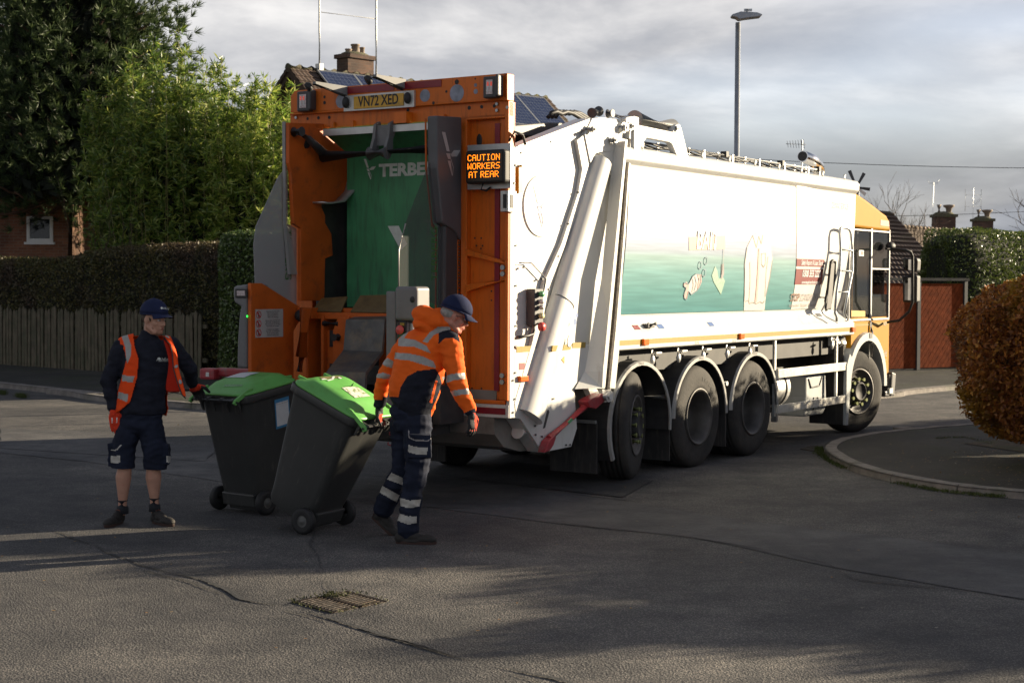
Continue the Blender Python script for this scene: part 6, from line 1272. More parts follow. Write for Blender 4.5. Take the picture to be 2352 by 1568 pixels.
for (u, x0, x1, z0, z1) in ((1.66, -.62, -.10, .12, .62), (3.06, -.60, -.06, .12, .62), (4.33, -.58, -.04, .16, .60), (7.75, -.5, -.05, .15, 1.2)):
    q = MB(); q.box((x0, u, z0), (x1, u + .02, z1)); o = q.build('mudflap', m_flap, T); MB().box((x0, u - .025, z1 - .02), (x1, u - .003, z1 + .01)).build('flap_bar', m_alu, o)
    q = MB(); q.box((-WD - x1, u, z0), (-WD - x0, u + .02, z1)); q.build('mudflap', m_flap, T)
q = MB(); q.cyl((-.5, 2.95, .78), (-.02, 2.95, .78), .028); q.cyl((-.5, 4.33, .85), (-.02, 4.33, .85), .024); q.build('guard_stay', m_alu, T)
# chassis
q = MB(); q.box((-1.75, 1.5, .72), (-1.60, 9.3, 1.0)); q.box((-.89, 1.5, .72), (-.74, 9.3, 1.0)); q.box((-2.3, 2.0, 1.05), (-.18, 7.98, 1.28))
for u in (U1, U2, U3, UF): q.cyl((-2.3, u, .535), (-.2, u, .535), .09, n=12); q.ell((-1.24, u, .52), (.24, .22, .22))
q.box((-1.5, 5.6, .5), (-.95, 6.8, .95)); q.box((-2.2, 5.6, .42), (-1.8, 7.2, .95)); q.box((-1.9, 6.3, .35), (-.55, 7.7, 1.25)); q.build('chassis', m_chas, T)
# fuel tank, service box, side guard
q = MB(); q.lathe([(0, 0), (.22, 0), (.245, .02), (.245, .54), (.22, .56), (0, .56)], (-.36, 5.72, .70), (0, 1, 0), 32); ft = q.build('fuel_tank', m_alu, T); q = MB()
for y in (5.85, 6.13): q.lathe([(.25, 0), (.255, .0), (.255, .03), (.25, .03)], (-.36, y, .70), (0, 1, 0), 32)
q.build('tank_strap', m_blk, ft); q = MB(); q.cyl((-.33, 6.0, .93), (-.30, 6.0, .98), .05); q.build('filler_cap', m_pblue, ft)
P = UZ(c8, [(1615, 600), (1770, 580), (1775, 740), (1775, 830), (1752, 890), (1600, 915), (1615, 760)], -.15); q = MB(); q.prism(P, 0, -.55, -.15); sb = q.build('service_box', mat('service_grey', (.30, .32, .33), .45, var=.08), T, bevel=.02); q = MB()
q.tube([(-.148, P[0][0] + .07, P[0][1] - .03), (-.142, P[0][0] + .14, P[0][1] - .14), (-.142, P[0][0] + .42, P[0][1] - .13), (-.148, P[0][0] + .5, P[0][1] - .02)], .010, 6); q.tube([(-.142, P[0][0] + .22, P[0][1] - .42), (-.142, P[0][0] + .24, P[0][1] - .27), (-.142, P[0][0] + .36, P[0][1] - .27), (-.142, P[0][0] + .38, P[0][1] - .4)], .009, 6)
q.build('moulded_ridge', m_dgrey, sb)
q = MB(); q.box((-.03, 5.64, .845), (0.0, 7.84, .945)); q.box((-.03, 5.64, .435), (0.0, 7.84, .53)); q.box((-.03, 7.80, .53), (-.002, 7.84, .845)); sgd = q.build('side_guard', mat('guard_white', (.60, .58, .52), .4, var=.05, dirt=(.4, .35, .28), dscale=4), T, bevel=.004)
q = MB(); q.box((-.06, 5.60, .40), (-.03, 5.64, 1.28)); q.box((-.06, 7.48, .53), (-.031, 7.52, 1.28)); q.build('guard_upright', m_alu, sgd)
q = MB(); q.box((-.25, 5.75, .30), (-.18, 5.80, .42)); q.box((-.25, 6.0, .30), (-.18, 6.05, .42)); q.build('drain_cocks', m_alu, T)
q = MB(); q.prism(UZ(c8, [(1480, 350), (1620, 320), (1600, 390), (1510, 400)], -.3), 0, -.36, -.3); q.build('valve_bracket', m_white2, T); q = MB(); a = TV(*c8(1832, 322), -.1); q.box((a.x - .05, a.y - .07, a.z - .06), (a.x, a.y + .07, a.z + .06)); q.build('junction_box', m_white, T, bevel=.01)
# front wheel arch
q = MB(); n_ = 20; rows = []
for k in range(n_ + 1):
    a = rad(-2 + 182 * k / n_); c_, s_ = math.cos(a), math.sin(a); ro = .71 if True else 0; ri_ = .60
    rows.append([(-.45, UF + .05 + ro * c_, .60 + ro * s_ * 1.0), (-.03, UF + .05 + ro * c_, .60 + ro * s_), (.01, UF + .05 + (ro - .01) * c_, .60 + (ro - .01) * s_), (.01, UF + .05 + ri_ * c_, .60 + ri_ * s_), (-.45, UF + .05 + ri_ * c_, .60 + ri_ * s_)])
q.grid(rows, sm=False); fa = q.build('wheel_arch', mat('arch_grey', (.40, .42, .42), .4, var=.05), T)
q = MB(); q.prism([(UF - .70, .15), (UF - .64, .15), (UF - .58, .55), (UF - .50, .98), (UF - .60, 1.05), (UF - .70, .9)], 0, -.03, .012); q.build('arch_trailing_edge', mat('arch_grey', (.4, .42, .42), .4), fa)
P = UZ(c8, [(2105, 258), (2128, 258), (2128, 298), (2105, 298)], .0); q = MB(); q.prism(P, 0, -.03, .016); q.build('arch_light', m_blk, fa)
q = MB(); q.cyl((-.35, 7.58, 1.18), (-.1, 7.85, 1.18), .10); q.build('air_intake', m_alu, T)
# small wind turbine sculpture standing beyond the cab
a0 = AT(1970, 428, 26); wt = empty('wind_turbine', (a0.x, 26, .08), 0, 'small grey multi bladed wind turbine showing above the cab roof', 'wind turbine')
q = MB(); q.tube([(0, 0, 0), (0, 0, a0.z - .08)], .03, 8); q.build('mast', m_steel, wt); q = MB(); q.cyl((-.04, -.06, a0.z - .1), (-.02, .12, a0.z - .1), .06); q.build('hub', m_dgrey, wt)
hb2 = Vector((-.03, -.04, a0.z - .1))
for (px, py, m) in ((1951, 392, m_dgrey), (1985, 398, m_dgrey), (1998, 435, m_dgrey), (1988, 447, m_upvc), (1960, 455, m_dgrey), (1945, 440, m_dgrey)):
    e_ = AT(px, py, 26) - Vector((a0.x, 26, .08)); d = (e_ - hb2); n_ = Vector((d.z, .02, -d.x)).normalized() * .028; q = MB(); q.add([hb2 - n_ * .5, hb2 + n_ * .5, e_ + n_, e_ - n_], [(0, 1, 2, 3)]); q.build('blade', m, wt, solid=.012)
# ================================================================ WHEELIE BINS
m_bin = mat('bin_plastic', (.040, .041, .040), .42, var=.12, scale=4, bump=.05, bscale=200, dirt=(.12, .115, .10), dscale=5, dlo=.58, dhi=.78, spec=.5, streak=True)
m_lid = mat('lid_green', (.13, .40, .09), .42, var=.06, scale=3, dirt=(.10, .24, .05), dscale=5, dlo=.5, dhi=.85)
m_paper = mat('paper_label', (.60, .62, .64), .6, var=.05, scale=20)
m_torn = mat('torn_label', (.58, .56, .50), .7, var=.15, scale=30, dirt=(.14, .22, .06), dscale=26, dlo=.5, dhi=.58)
m_axle = mat('axle_steel', (.3, .3, .3), .4, .8)
DS = .83
def bin_(mid, yaw, tilt, label, sticker):
    Mw = Matrix.Translation((mid[0], mid[1], .10)) @ Matrix.Rotation(yaw, 4, 'Z') @ Matrix.Rotation(rad(tilt), 4, 'X') @ Matrix.Translation((0, 0, -.10))
    r = empty('wheelie_bin', mw=Mw, label=label, cat='wheelie bin', group='green lidded wheelie bins being pulled')
    def rr(w, y0, y1, z, c, n=5):           # rounded rectangle ring
        y1 *= DS
        out_ = []
        for (cx, cy, a0) in ((w - c, y1 - c, 0), (-w + c, y1 - c, 90), (-w + c, y0 + c, 180), (w - c, y0 + c, 270)):
            for k in range(n): a = rad(a0 + 90 * k / (n - 1)); out_.append((cx + c * math.cos(a), cy + c * math.sin(a), z))
        return out_
    q = MB(); rows = [rr(.205, .03, .50, .055, .05), rr(.215, .0, .53, .10, .06), rr(.222, -.01, .535, .20, .06), rr(.25, -.045, .60, .60, .07), rr(.272, -.07, .655, .93, .075), rr(.276, -.074, .66, .955, .075), rr(.296, -.095, .69, .96, .08), rr(.298, -.097, .692, 1.02, .08), rr(.27, -.07, .665, 1.02, .07), rr(.262, -.06, .65, .92, .07), rr(.20, .0, .5, .12, .05)]
    q.grid(rows, closed=True, sm=True); q.add(rows[0], [list(range(20))]); q.add(rows[-1], [list(range(20))])
    q.build('bin_body', m_bin, r, bevel=.004)
    q = MB(); q.box((-.19, -.03, .06), (.19, .015, .17)); q.box((-.16, .01, .02), (.16, .30, .06)); q.build('axle_housing', m_bin, r, bevel=.01)
    MB().cyl((-.30, .02, .10), (.30, .02, .10), .011).build('axle', m_axle, r)
    for s in (-1, 1):
        q = MB(); q.lathe([(.045, .0), (.075, .004), (.098, .0), (.102, -.012), (.102, -.038), (.098, -.05), (.045, -.05)], (s * .30, .02, .10), (s, 0, 0), 36); w_ = q.build('wheel', mat('bin_tyre', (.012, .012, .013), .65), r)
        q = MB(); q.lathe([(0, .006), (.014, .006), (.018, -.002), (.05, -.008), (.072, .002), (.076, .004)], (s * .30, .02, .10), (s, 0, 0), 32); q.build('wheel_hub', mat('hub_grey', (.10, .10, .095), .6, var=.2, scale=20), w_)
    # handle bar on brackets, lid hinge
    q = MB(); q.tube([(-.235, -.16, 1.0), (.235, -.16, 1.0)], .015, 12)
    for x in (-.215, -.08, .08, .215): q.prism([(-.165, .985), (-.165, 1.015), (-.09, 1.015), (-.085, .88), (-.10, .90), (-.12, .975)], 0, x - .012, x + .012)
    q.build('handle', m_bin, r, bevel=.003)
    # lid: raised crown with a flat rim, hinge arms
    def ring(w, y0, y1, z0, z1, c): return [(x, y, z0 + (z1 - z0) * ((y - y0) / (y1 - y0))) for x, y, _ in rr(w, y0, y1, 0, c, 6)]
    q = MB(); rows = [ring(.290, -.10, .655, 1.022, 1.022, .09), ring(.298, -.11, .672, 1.024, 1.024, .10), ring(.298, -.11, .672, 1.036, 1.040, .10), ring(.288, -.095, .655, 1.044, 1.050, .09), ring(.262, -.03, .62, 1.052, 1.062, .08), ring(.235, .03, .55, 1.088, 1.108, .09), ring(.18, .08, .48, 1.108, 1.118, .09), ring(.05, .22, .32, 1.122, 1.124, .03)]
    q.grid(rows, closed=True); q.add(rows[-1], [list(range(len(rows[-1])))]); q.add(rows[0], [list(range(len(rows[0])))]); lid = q.build('lid', m_lid, r, bevel=0)
    q = MB()
    for s in (-1, 1):
        q.prism([(-.20, .985), (-.175, .965), (-.15, .985), (.03, 1.055), (.03, 1.075), (-.02, 1.07), (-.18, 1.012)], 0, s * .262 - .011, s * .262 + .011)
        q.prism([(.42, 1.04), (.585, 1.038), (.585, 1.062), (.44, 1.075)], 0, s * .17 - .008, s * .17 + .008)
    q.build('hinge_arms', m_lid, lid, bevel=.004)
    q = MB()
    for s in (-1, 1): q.cyl((s * .245, -.17, .99), (s * .280, -.17, .99), .010, n=12)
    q.build('hinge_pins', m_blk, lid)
    return r, lid
b1, l1 = bin_((-2.27, 13.27), rad(-36.5), 9, 'upright green lidded wheelie bin with blue leaflet, held by the man in shorts', 1)
b2, l2 = bin_((-1.443, 12.32), rad(62), 24.5, 'tilted green lidded wheelie bin with torn label, pulled by the man in orange', 2)
def onlid(lid, pts, name, m, off=.004, n=6):
    q = MB(); P = [Vector(p) for p in pts]; rows = []
    for a in range(n + 1):
        l_, r_ = P[0].lerp(P[3], a / n), P[1].lerp(P[2], a / n); rows.append([])
        for b_ in range(n + 1):
            p = l_.lerp(r_, b_ / n); p.y *= DS; hit, loc, nr, ix = lid.ray_cast((p.x, p.y, 2), (0, 0, -1)); rows[-1].append((p.x, p.y, (loc.z if hit else 1.1) + off))
    q.grid(rows); return q.build(name, m, lid)
bpy.context.view_layer.update()
onlid(l1, [(-.22, .18), (.04, .20), (.02, .44), (-.22, .42)], 'lid_label', m_paper)
onlid(l2, [(-.11, .10), (.10, .10), (.11, .27), (-.10, .28)], 'lid_label', m_torn)
for p in ([(-.12, .42), (-.02, .44), (-.03, .455), (-.125, .44)], [(-.02, .45), (.06, .50), (.05, .515), (-.03, .47)], [(.06, .44), (.10, .45), (.09, .48), (.06, .47)], [(-.16, .46), (-.10, .45), (-.11, .48), (-.15, .48)]): onlid(l2, p, 'label_scrap', m_wt, .006, 2)
onlid(l2, [(-.14, .46), (.14, .47), (.14, .53), (-.12, .53)], 'label_stain', mat('glue_stain', (.14, .12, .04), .8, var=.4, scale=30), .003)
onlid(l1, [(-.05, .0), (.16, .02), (.15, .045), (-.05, .03)], 'chalk_scribble', mat('scribble', (.20, .36, .18), .6, var=.4, scale=60), .003)
q = MB(); px0 = .262
def side_(y, z): return (.2775 - (.96 - z) * .072 + .003, y, z)
q.add([side_(.25, .92), side_(.42, .92), side_(.42, .67), side_(.25, .67)], [(0, 1, 2, 3)]); st1 = q.build('blue_leaflet', mat('leaflet_blue', (.05, .22, .42), .5), b1, solid=.002)
q = MB(); q.add([(side_(a, b)[0] + .002, a, b) for a, b in ((.262, .89), (.408, .89), (.408, .69), (.262, .69))], [(0, 1, 2, 3)]); q.build('leaflet_panel', m_paper, st1)
for k, (s_, z, sz) in enumerate((('Are you Bin smart?', .878, .018),)):
    letters(s_, sz, (side_(.335, z)[0] + .0035, .335, z), (0, 1, 0), (0, 0, 1), m_pred if k == 5 else m_ptext, st1)
# ================================================================ PEOPLE
m_skin = mat('skin', (.50, .275, .195), .5, var=.08, scale=18, spec=.35, dirt=(.44, .19, .14), dscale=9, dlo=.55, dhi=.8); m_skin2 = mat('skin_ruddy', (.52, .23, .165), .5, var=.08, scale=18, spec=.35, dirt=(.42, .13, .10), dscale=9, dlo=.5, dhi=.8)
m_stub = mat('stubble', (.22, .12, .08), .7, var=.2, scale=60); m_hairb = mat('hair_brown', (.06, .035, .02), .7, var=.3, scale=60); m_hairg = mat('hair_grey', (.30, .28, .26), .7, var=.3, scale=60)
m_navy = mat('navy_cloth', (.016, .018, .028), .9, var=.25, scale=14, bump=.12, bscale=220, spec=.2); m_navy2 = mat('navy_trouser', (.014, .018, .034), .85, var=.25, scale=12, bump=.10, bscale=240, spec=.2)
m_cap = mat('cap_navy', (.016, .022, .062), .85, var=.15, scale=20, bump=.2, bscale=300, spec=.2)
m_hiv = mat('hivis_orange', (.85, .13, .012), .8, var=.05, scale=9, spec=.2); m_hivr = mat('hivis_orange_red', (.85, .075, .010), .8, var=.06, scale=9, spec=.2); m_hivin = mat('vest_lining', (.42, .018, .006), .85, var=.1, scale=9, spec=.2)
m_refl = mat('reflective_tape', (.32, .31, .29), .45, var=.10, scale=40, spec=.6); m_refl2 = mat('reflective_tape_trouser', (.44, .42, .38), .5, var=.10, scale=40)
m_gor = mat('glove_orange', (.80, .05, .012), .85, var=.12, scale=60, bump=.5, bscale=400); m_gbl = mat('glove_black', (.018, .018, .019), .7, var=.2, scale=40, bump=.4, bscale=200)
m_shoe = mat('shoe_dark', (.022, .019, .017), .7, var=.3, scale=30, bump=.3, bscale=150); m_sole = mat('shoe_sole', (.045, .022, .017), .8); m_sock = mat('sock', (.018, .02, .026), .9, bump=.4, bscale=200); m_lace = mat('lace', (.25, .08, .05), .8)
m_eye = mat('eye_white', (.55, .52, .5), .2); m_iris = mat('eye_iris', (.03, .025, .02), .2); m_lip = mat('lip', (.34, .12, .10), .5)
def J(c, x, y, D): return AT(*c(x, y), D)
def cap_(q, pts, rs, n=14):
    for i in range(len(pts) - 1):
        a, b = Vector(pts[i]), Vector(pts[i + 1]); k_ = max(1, int((b - a).length / (.16 * min(rs[i], rs[i + 1]))))
        for j in range(k_): q.ell(a.lerp(b, j / k_), rs[i] + (rs[i + 1] - rs[i]) * j / k_, None, n, 9)
    q.ell(pts[-1], rs[-1], None, n, 9)
def frame(fw, up=(0, 0, 1)):
    f = Vector(fw).normalized(); l = Vector(up).cross(f).normalized(); u = f.cross(l); return Matrix((f, l, u)).transposed()   # columns forward,left,up
def head_prims(q, c, R, neck):
    P = lambda x, y, z: c + R @ Vector((x, y, z))
    q.ell(P(-.012, 0, .03), (.098, .077, .100), R, 24, 16); q.ell(P(.028, 0, -.035), (.064, .058, .082), R, 20, 14); q.ell(P(.055, 0, -.095), (.032, .034, .026), R)
    cap_(q, [P(.080, 0, .012), P(.104, 0, -.030)], [.009, .0145], 10); q.ell(P(.102, 0, -.031), .0145); q.ell(P(.092, .013, -.036), .010); q.ell(P(.092, -.013, -.036), .010)
    cap_(q, [P(.076, -.036, .022), P(.086, 0, .020), P(.076, .036, .022)], [.013, .012, .013], 10)
    for s in (-1, 1):
        q.ell(P(.052, s * .040, -.028), (.026, .022, .026), R); cap_(q, [P(-.01, s * .055, -.055), P(.045, s * .035, -.095)], [.026, .022], 10)
        q.ell(P(-.012, s * .079, -.008), (.020, .009, .031), R @ Matrix.Rotation(rad(-s * 14), 3, 'Z')); q.ell(P(-.008, s * .078, -.032), (.010, .008, .010), R)
    q.ell(P(.083, 0, -.064), (.014, .026, .016), R)
    cap_(q, [P(-.02, 0, -.04)] + neck, [.060] + [.058] * (len(neck) - 1) + [.066], 18)
def face_bits(root, c, R, m_brow, stub=None):
    P = lambda x, y, z: c + R @ Vector((x, y, z))
    for s in (-1, 1):
        q = MB(); q.ell(P(.0775, s * .031, .001), (.012, .015, .0085), R, 14, 10); wchild(q.build('eye', m_eye, None), root)
        q = MB(); q.ell(P(.0875, s * .031, -.0005), (.0035, .0062, .0062), R, 12, 8); wchild(q.build('iris', m_iris, None), root)
        q = MB(); q.tube([P(.0865, s * .013, .018), P(.090, s * .030, .0255), P(.080, s * .050, .019)], [.003, .0042, .002], 8); wchild(q.build('eyebrow', m_brow, None), root)
    q = MB(); q.tube([P(.082, -.024, -.0655), P(.0955, -.008, -.062), P(.0965, 0, -.0635), P(.0955, .008, -.062), P(.082, .024, -.0655)], [.002, .0045, .0045, .0045, .002], 8); q.tube([P(.082, -.021, -.0665), P(.0955, 0, -.0715), P(.082, .021, -.0665)], [.002, .005, .002], 8); wchild(q.build('lips', m_lip, None), root)
def cap_hat(root, c, R, m, bdown=0.0):
    c = c + R @ Vector((0, 0, .012)); P = lambda x, y, z: c + R @ Vector((x, y, z)); q = MB(); rows = []
    for j in range(9):
        t = math.pi / 2 * j / 8; rows.append([P(-.008 + .118 * math.cos(t) * math.cos(a) * (1.04 if math.cos(a) > 0 else 1), .095 * math.cos(t) * math.sin(a), .034 - .012 * math.cos(a) * 0 + .118 * math.sin(t) ** .9 * (1 - .06 * math.cos(t))) for a in [2 * math.pi * k / 28 for k in range(28)]])
    q.grid(rows, closed=True); q.add(rows[-1], [list(range(28))]); rows2 = [[Vector(p) - R @ Vector((0, 0, .012)) for p in rows[0]], rows[0]]; q.grid(rows2, closed=True)
    o = wchild(q.build('cap', m, None, solid=.004), root); q = MB(); q.ell(P(-.008, 0, .154), (.008, .008, .005), R)
    q.build('cap_button', m, None).parent = o
    q = MB(); rows = []
    for i in range(8):
        t = i / 7; row = []
        for k in range(13):
            a = rad(-62 + 124 * k / 12); e = .062 * t * math.cos(a * .9) ** .5
            row.append(P(-.008 + (.122 + e) * math.cos(a), .096 * math.sin(a) * (1 + .06 * t), .030 - .018 * t - .030 * (math.sin(a) ** 2) * t * .9 - bdown * t))
        rows.append(row)
    q.grid(rows); q.build('cap_brim', m, None, solid=.004).parent = o
    return o
def hand_prims(q, wpt, d, n, s, curl, sc=1.0, spread=.0, thumb_curl=.5, cuff=True):
    """wrist point, finger direction, palm-side normal, thumb side (+/-1 along d x n)"""
    d = Vector(d).normalized(); n = Vector(n); n = (n - d * n.dot(d)).normalized(); a = d.cross(n) * s
    R = Matrix((d, a, n)).transposed(); K = lambda x, y, z: wpt + (d * x + a * y + n * z) * sc
    q.ell(K(.050, .000, 0), (.054 * sc, .043 * sc, .019 * sc), R, 18, 12); q.ell(K(.072, .0, -.003), (.034 * sc, .042 * sc, .016 * sc), R); q.ell(K(.040, .026, .010), (.032 * sc, .019 * sc, .017 * sc), R)
    for i, (y, L, cu) in enumerate(((.030, .074, .9), (.010, .082, 1.0), (-.011, .077, 1.08), (-.030, .062, 1.15))):
        p = K(.086 - .004 * abs(i - 1.2), y, 0); ang = curl[0] * cu * .6; dirv = (d + a * (y * spread * 12)).normalized(); pts = [p]; rs = [.0115 * sc]
        for j, (f, r_) in enumerate(((.44, .0108), (.31, .0100), (.25, .0088))):
            dd = dirv * math.cos(ang) + n * math.sin(ang); pts.append(pts[-1] + dd * L * f * sc); rs.append(r_ * sc); ang += curl[1] * cu
        cap_(q, pts, rs, 10)
    p = K(.022, .034, .006); t1 = (d * .62 + a * .72 + n * .22).normalized(); t2 = (d * (.9) + a * (.35 - .4 * thumb_curl) + n * (.25 + thumb_curl * .5)).normalized()
    cap_(q, [p, p + t1 * .040 * sc, p + t1 * .040 * sc + t2 * .030 * sc, p + t1 * .040 * sc + t2 * .054 * sc], [.017 * sc, .0135 * sc, .0115 * sc, .0095 * sc], 10)
    cap_(q, [wpt - d * .030 * sc, wpt + d * .02 * sc], [.026 * sc, .029 * sc], 14)
    return R
def shoe(root, heel, d, L, m, lift=0.0, pitch=0.0, name='shoe'):
    d = Vector((d[0], d[1], 0)).normalized(); s = Vector((-d.y, d.x, 0)); Rp = Matrix.Rotation(pitch, 3, s)
    base = Vector(heel)
    K = lambda x, y, z: base + Rp @ (d * x + s * y + Vector((0, 0, z)))
    R = Rp @ Matrix((d, s, Vector((0, 0, 1)))).transposed(); q = MB()
    q.ell(K(.035, 0, .045), (.045, .036, .045), R); q.ell(K(.055, 0, .085), (.046, .036, .035), R); q.ell(K(.12, 0, .055), (.075, .038, .038), R); q.ell(K(L - .085, 0, .038), (.085, .046, .034), R); q.ell(K(.10, 0, .078), (.055, .033, .030), R); q.ell(K(L - .05, 0, .034), (.050, .041, .028), R)
    q.ell(K(L * .5, 0, .022), (L * .5, .040, .018), R)
    cut = [v for v in q.v]
    o = organic(name, q, .006, m, root, smooth=4)
    q = MB(); rows = []
    for z, g in ((.0, .97), (.012, 1.0), (.022, .98)):
        rows.append([K(L * .5 + math.cos(a) * L * .5 * g, math.sin(a) * (.044 + .006 * math.cos(a) - .010 * math.exp(-((math.cos(a) + .1) / .35) ** 2)) * g, z) for a in [2 * math.pi * k / 28 for k in range(28)]])
    q.grid(rows, closed=True); q.add(rows[0], [list(range(28))]); q.add(rows[-1], [list(range(28))]); so_ = q.build('sole', m_sole if 'run' in name or True else m, None); so_.parent = o; so_.matrix_parent_inverse = o.matrix_world.inverted()
    q = MB()
    for k in range(4): x = .085 + k * .025; zz = .112 - k * .013; q.tube([K(x, -.022, zz - .006), K(x + .004, 0, zz + .003), K(x, .022, zz - .006)], .0028, 6)
    la = q.build('laces', m_lace, None); la.parent = o; return o
def polyf(c, rules, default=0, front=None):
    def f(p, nrm):
        X, Y = proj(p); x = X * 1.7415; y = Y * 1.7415
        cx, cy = c
        u, v = (x - cx[0]) * cx[2], (y - cx[1]) * cx[2]
        for P, mi in rules:
            if inpoly(u, v, P): return mi
        return default
    return f
K3 = ((380, 1180, 1.65), 0); K4 = ((1440, 1160, 1.508), 0)
def drape(o, target, off=.004):
    dg = bpy.context.evaluated_depsgraph_get(); inv = target.matrix_world.inverted()
    for v in o.data.vertices:
        w_ = v.co.copy(); d = (w_ - _O).normalized(); hit, loc, nr, ix = target.ray_cast(inv @ _O, inv.to_3x3() @ d)
        if hit: v.co = target.matrix_world @ loc - d * off
def facing(c, x, y, D, m, txt, size, target, par, tilt=0.0, xs=1.0, bold=0.0):
    cen = J(c, x, y, D); X = Vector((math.cos(tilt), 0, math.sin(tilt))); Y = Vector((-math.sin(tilt), 0, math.cos(tilt)))
    me = text_mesh(txt, size, bold, xs); Mx = Matrix((X, Y, X.cross(Y))).transposed().to_4x4(); Mx.translation = cen; me.transform(Mx); me.materials.clear(); me.materials.append(m)
    o = bpy.data.objects.new('lettering', me); COL.objects.link(o); drape(o, target); wchild(o, par); return o
def mark(c, pts, D, m, target, par, name='emblem'):
    q = MB(); q.add([J(c, x, y, D) for x, y in pts], [list(range(len(pts)))]); o = q.build(name, m, None, fix=False); drape(o, target); wchild(o, par); return o
TREE = [(0, -10), (5, -9), (8, -5), (10, 0), (8, 4), (3, 5), (3, 10), (-3, 10), (-3, 5), (-8, 4), (-10, 0), (-8, -6), (-4, -9)]
# ---------------------------------------------------------------- man in shorts
D1 = 12.62
fp = G(*c3(300, 1490)); p1 = empty('person', (fp.x, fp.y, 0), 0, 'man in navy top, shorts and open orange vest, gloved hand on the upright bin', 'person')
c = c3; hc = J(c, 392, 158, D1 - .02); Rh = frame((.86, -.50, -.12))
q = MB(); head_prims(q, hc, Rh, [J(c, 365, 290, D1 + .02), J(c, 345, 330, D1 + .03)])
for P, rs in (([(335, 340, .02), (325, 500, .02), (310, 700, .02), (300, 830, .02)], [.075, .09, .10, .11]), ([(175, 345, .02), (90, 570, .0), (119, 735, -.03)], [.055, .042, .03]), ([(505, 330, .02), (628, 480, .12), (640, 580, .28)], [.055, .042, .03]),
              ([(245, 830, .02), (200, 1120, -.01), (188, 1200, .01), (183, 1350, .03), (180, 1430, .03)], [.07, .052, .064, .036, .034]), ([(355, 830, .02), (385, 1120, -.01), (386, 1200, .01), (392, 1340, .03), (394, 1420, .03)], [.07, .052, .064, .036, .034])):
    cap_(q, [J(c, x, y, D1 + d) for x, y, d in P], rs, 14)
body1 = organic('body', q, .006, m_skin, p1, smooth=3)
face_bits(p1, hc, Rh, m_hairb)
P = lambda x, y, z: hc + Rh @ Vector((x, y, z))
q = MB(); q.ell(P(-.022, 0, .012), (.094, .0795, .068), Rh, 24, 14); wchild(q.build('hair', m_hairb, None), p1)
q = MB(); q.ell(P(.046, 0, -.095), (.045, .042, .030), Rh); 
for s in (-1, 1): q.ell(P(.022, s * .048, -.075), (.028, .0135, .030), Rh)
q.ell(P(.0905, 0, -.053), (.008, .018, .0055), Rh); wchild(q.build('stubble', mat('stubble_fair', (.33, .17, .11), .7, var=.2, scale=80), None), p1)
hat = cap_hat(p1, hc, Rh @ Matrix.Rotation(rad(-5), 3, 'Y'), m_cap, .0)
q = MB()
def tor(q, L_, D, n=24):
    rows = []
    for (x, y, a, b) in L_:
        p = J(c, x, y, D); rows.append([p + Vector((a * math.cos(t), b * math.sin(t), 0)) for t in [2 * math.pi * k / n for k in range(n)]])
    q.grid(rows, closed=True); q.add(rows[0], [list(range(n))]); q.add(rows[-1], [list(range(n))])
TS = [(352, 285, .075, .065), (345, 305, .12, .085), (338, 335, .185, .10), (335, 400, .205, .122), (328, 500, .192, .13), (318, 600, .182, .13), (308, 700, .186, .135), (304, 750, .200, .14), (304, 785, .188, .13)]
tor(q, TS, D1 + .02)
cap_(q, [J(c, 180, 350, D1 + .02), J(c, 88, 565, D1), J(c, 120, 740, D1 - .03)], [.082, .066, .048]); cap_(q, [J(c, 498, 335, D1 + .02), J(c, 625, 480, D1 + .12), J(c, 640, 578, D1 + .27)], [.080, .064, .047])
cap_(q, [J(c, 355, 270, D1 + .01), J(c, 350, 300, D1 + .02)], [.070, .085])
sw = organic('sweatshirt', q, .007, m_navy, p1, smooth=7, fold=.009, fscale=8)
# cargo shorts
q = MB(); q.ell(J(c, 303, 790, D1 + .02), (.175, .125, .09)); q.ell(J(c, 300, 850, D1 + .02), (.18, .13, .10))
cap_(q, [J(c, 232, 850, D1 + .02), J(c, 190, 1000, D1), J(c, 186, 1175, D1)], [.105, .098, .092]); cap_(q, [J(c, 362, 850, D1 + .02), J(c, 392, 1000, D1), J(c, 400, 1175, D1)], [.105, .100, .092])
q.box(tuple(J(c, 106, 1120, D1 + .06)), tuple(J(c, 150, 980, D1 - .05))); q.box(tuple(J(c, 448, 1110, D1 + .06)), tuple(J(c, 482, 985, D1 - .05)))
sh = organic('shorts', q, .007, [m_navy2, m_refl2], p1, polyf(K3, [([(103, 1062), (168, 1058), (168, 1106), (103, 1108)], 1), ([(470, 1062), (500, 1062), (500, 1104), (470, 1104)], 1), ([(107, 1018), (140, 1018), (172, 985), (176, 992), (146, 1024), (107, 1024)], 1)]), smooth=7, fold=.009, fscale=9)
hz_ = J(c, 300, 1142, D1).z; bm = bmesh.new(); bm.from_mesh(sh.data); bmesh.ops.bisect_plane(bm, geom=bm.verts[:] + bm.edges[:] + bm.faces[:], plane_co=J(c, 300, 1142, D1), plane_no=(.03, 0, 1), clear_inner=True); bm.to_mesh(sh.data); bm.free(); md = sh.modifiers.new('s', 'SOLIDIFY'); md.thickness = .006
for x, y0, y1 in ((182, 1352, 1440), (393, 1338, 1425)):
    q = MB(); q.tube([J(c, x, y0, D1 + .03), J(c, x, (y0 + y1) / 2, D1 + .03), J(c, x, y1, D1 + .03)], [.0475, .046, .046], 18); wchild(q.build('sock', m_sock, None), p1)
g1 = J(c, 188, 1480, D1 + .10); shoe(p1, (g1.x, D1 + .07, .0), (-.22, -1), .30, m_shoe); g2 = J(c, 385, 1480, D1); shoe(p1, (g2.x - .02, D1 + .06, .0), (.72, -.72), .30, m_shoe)
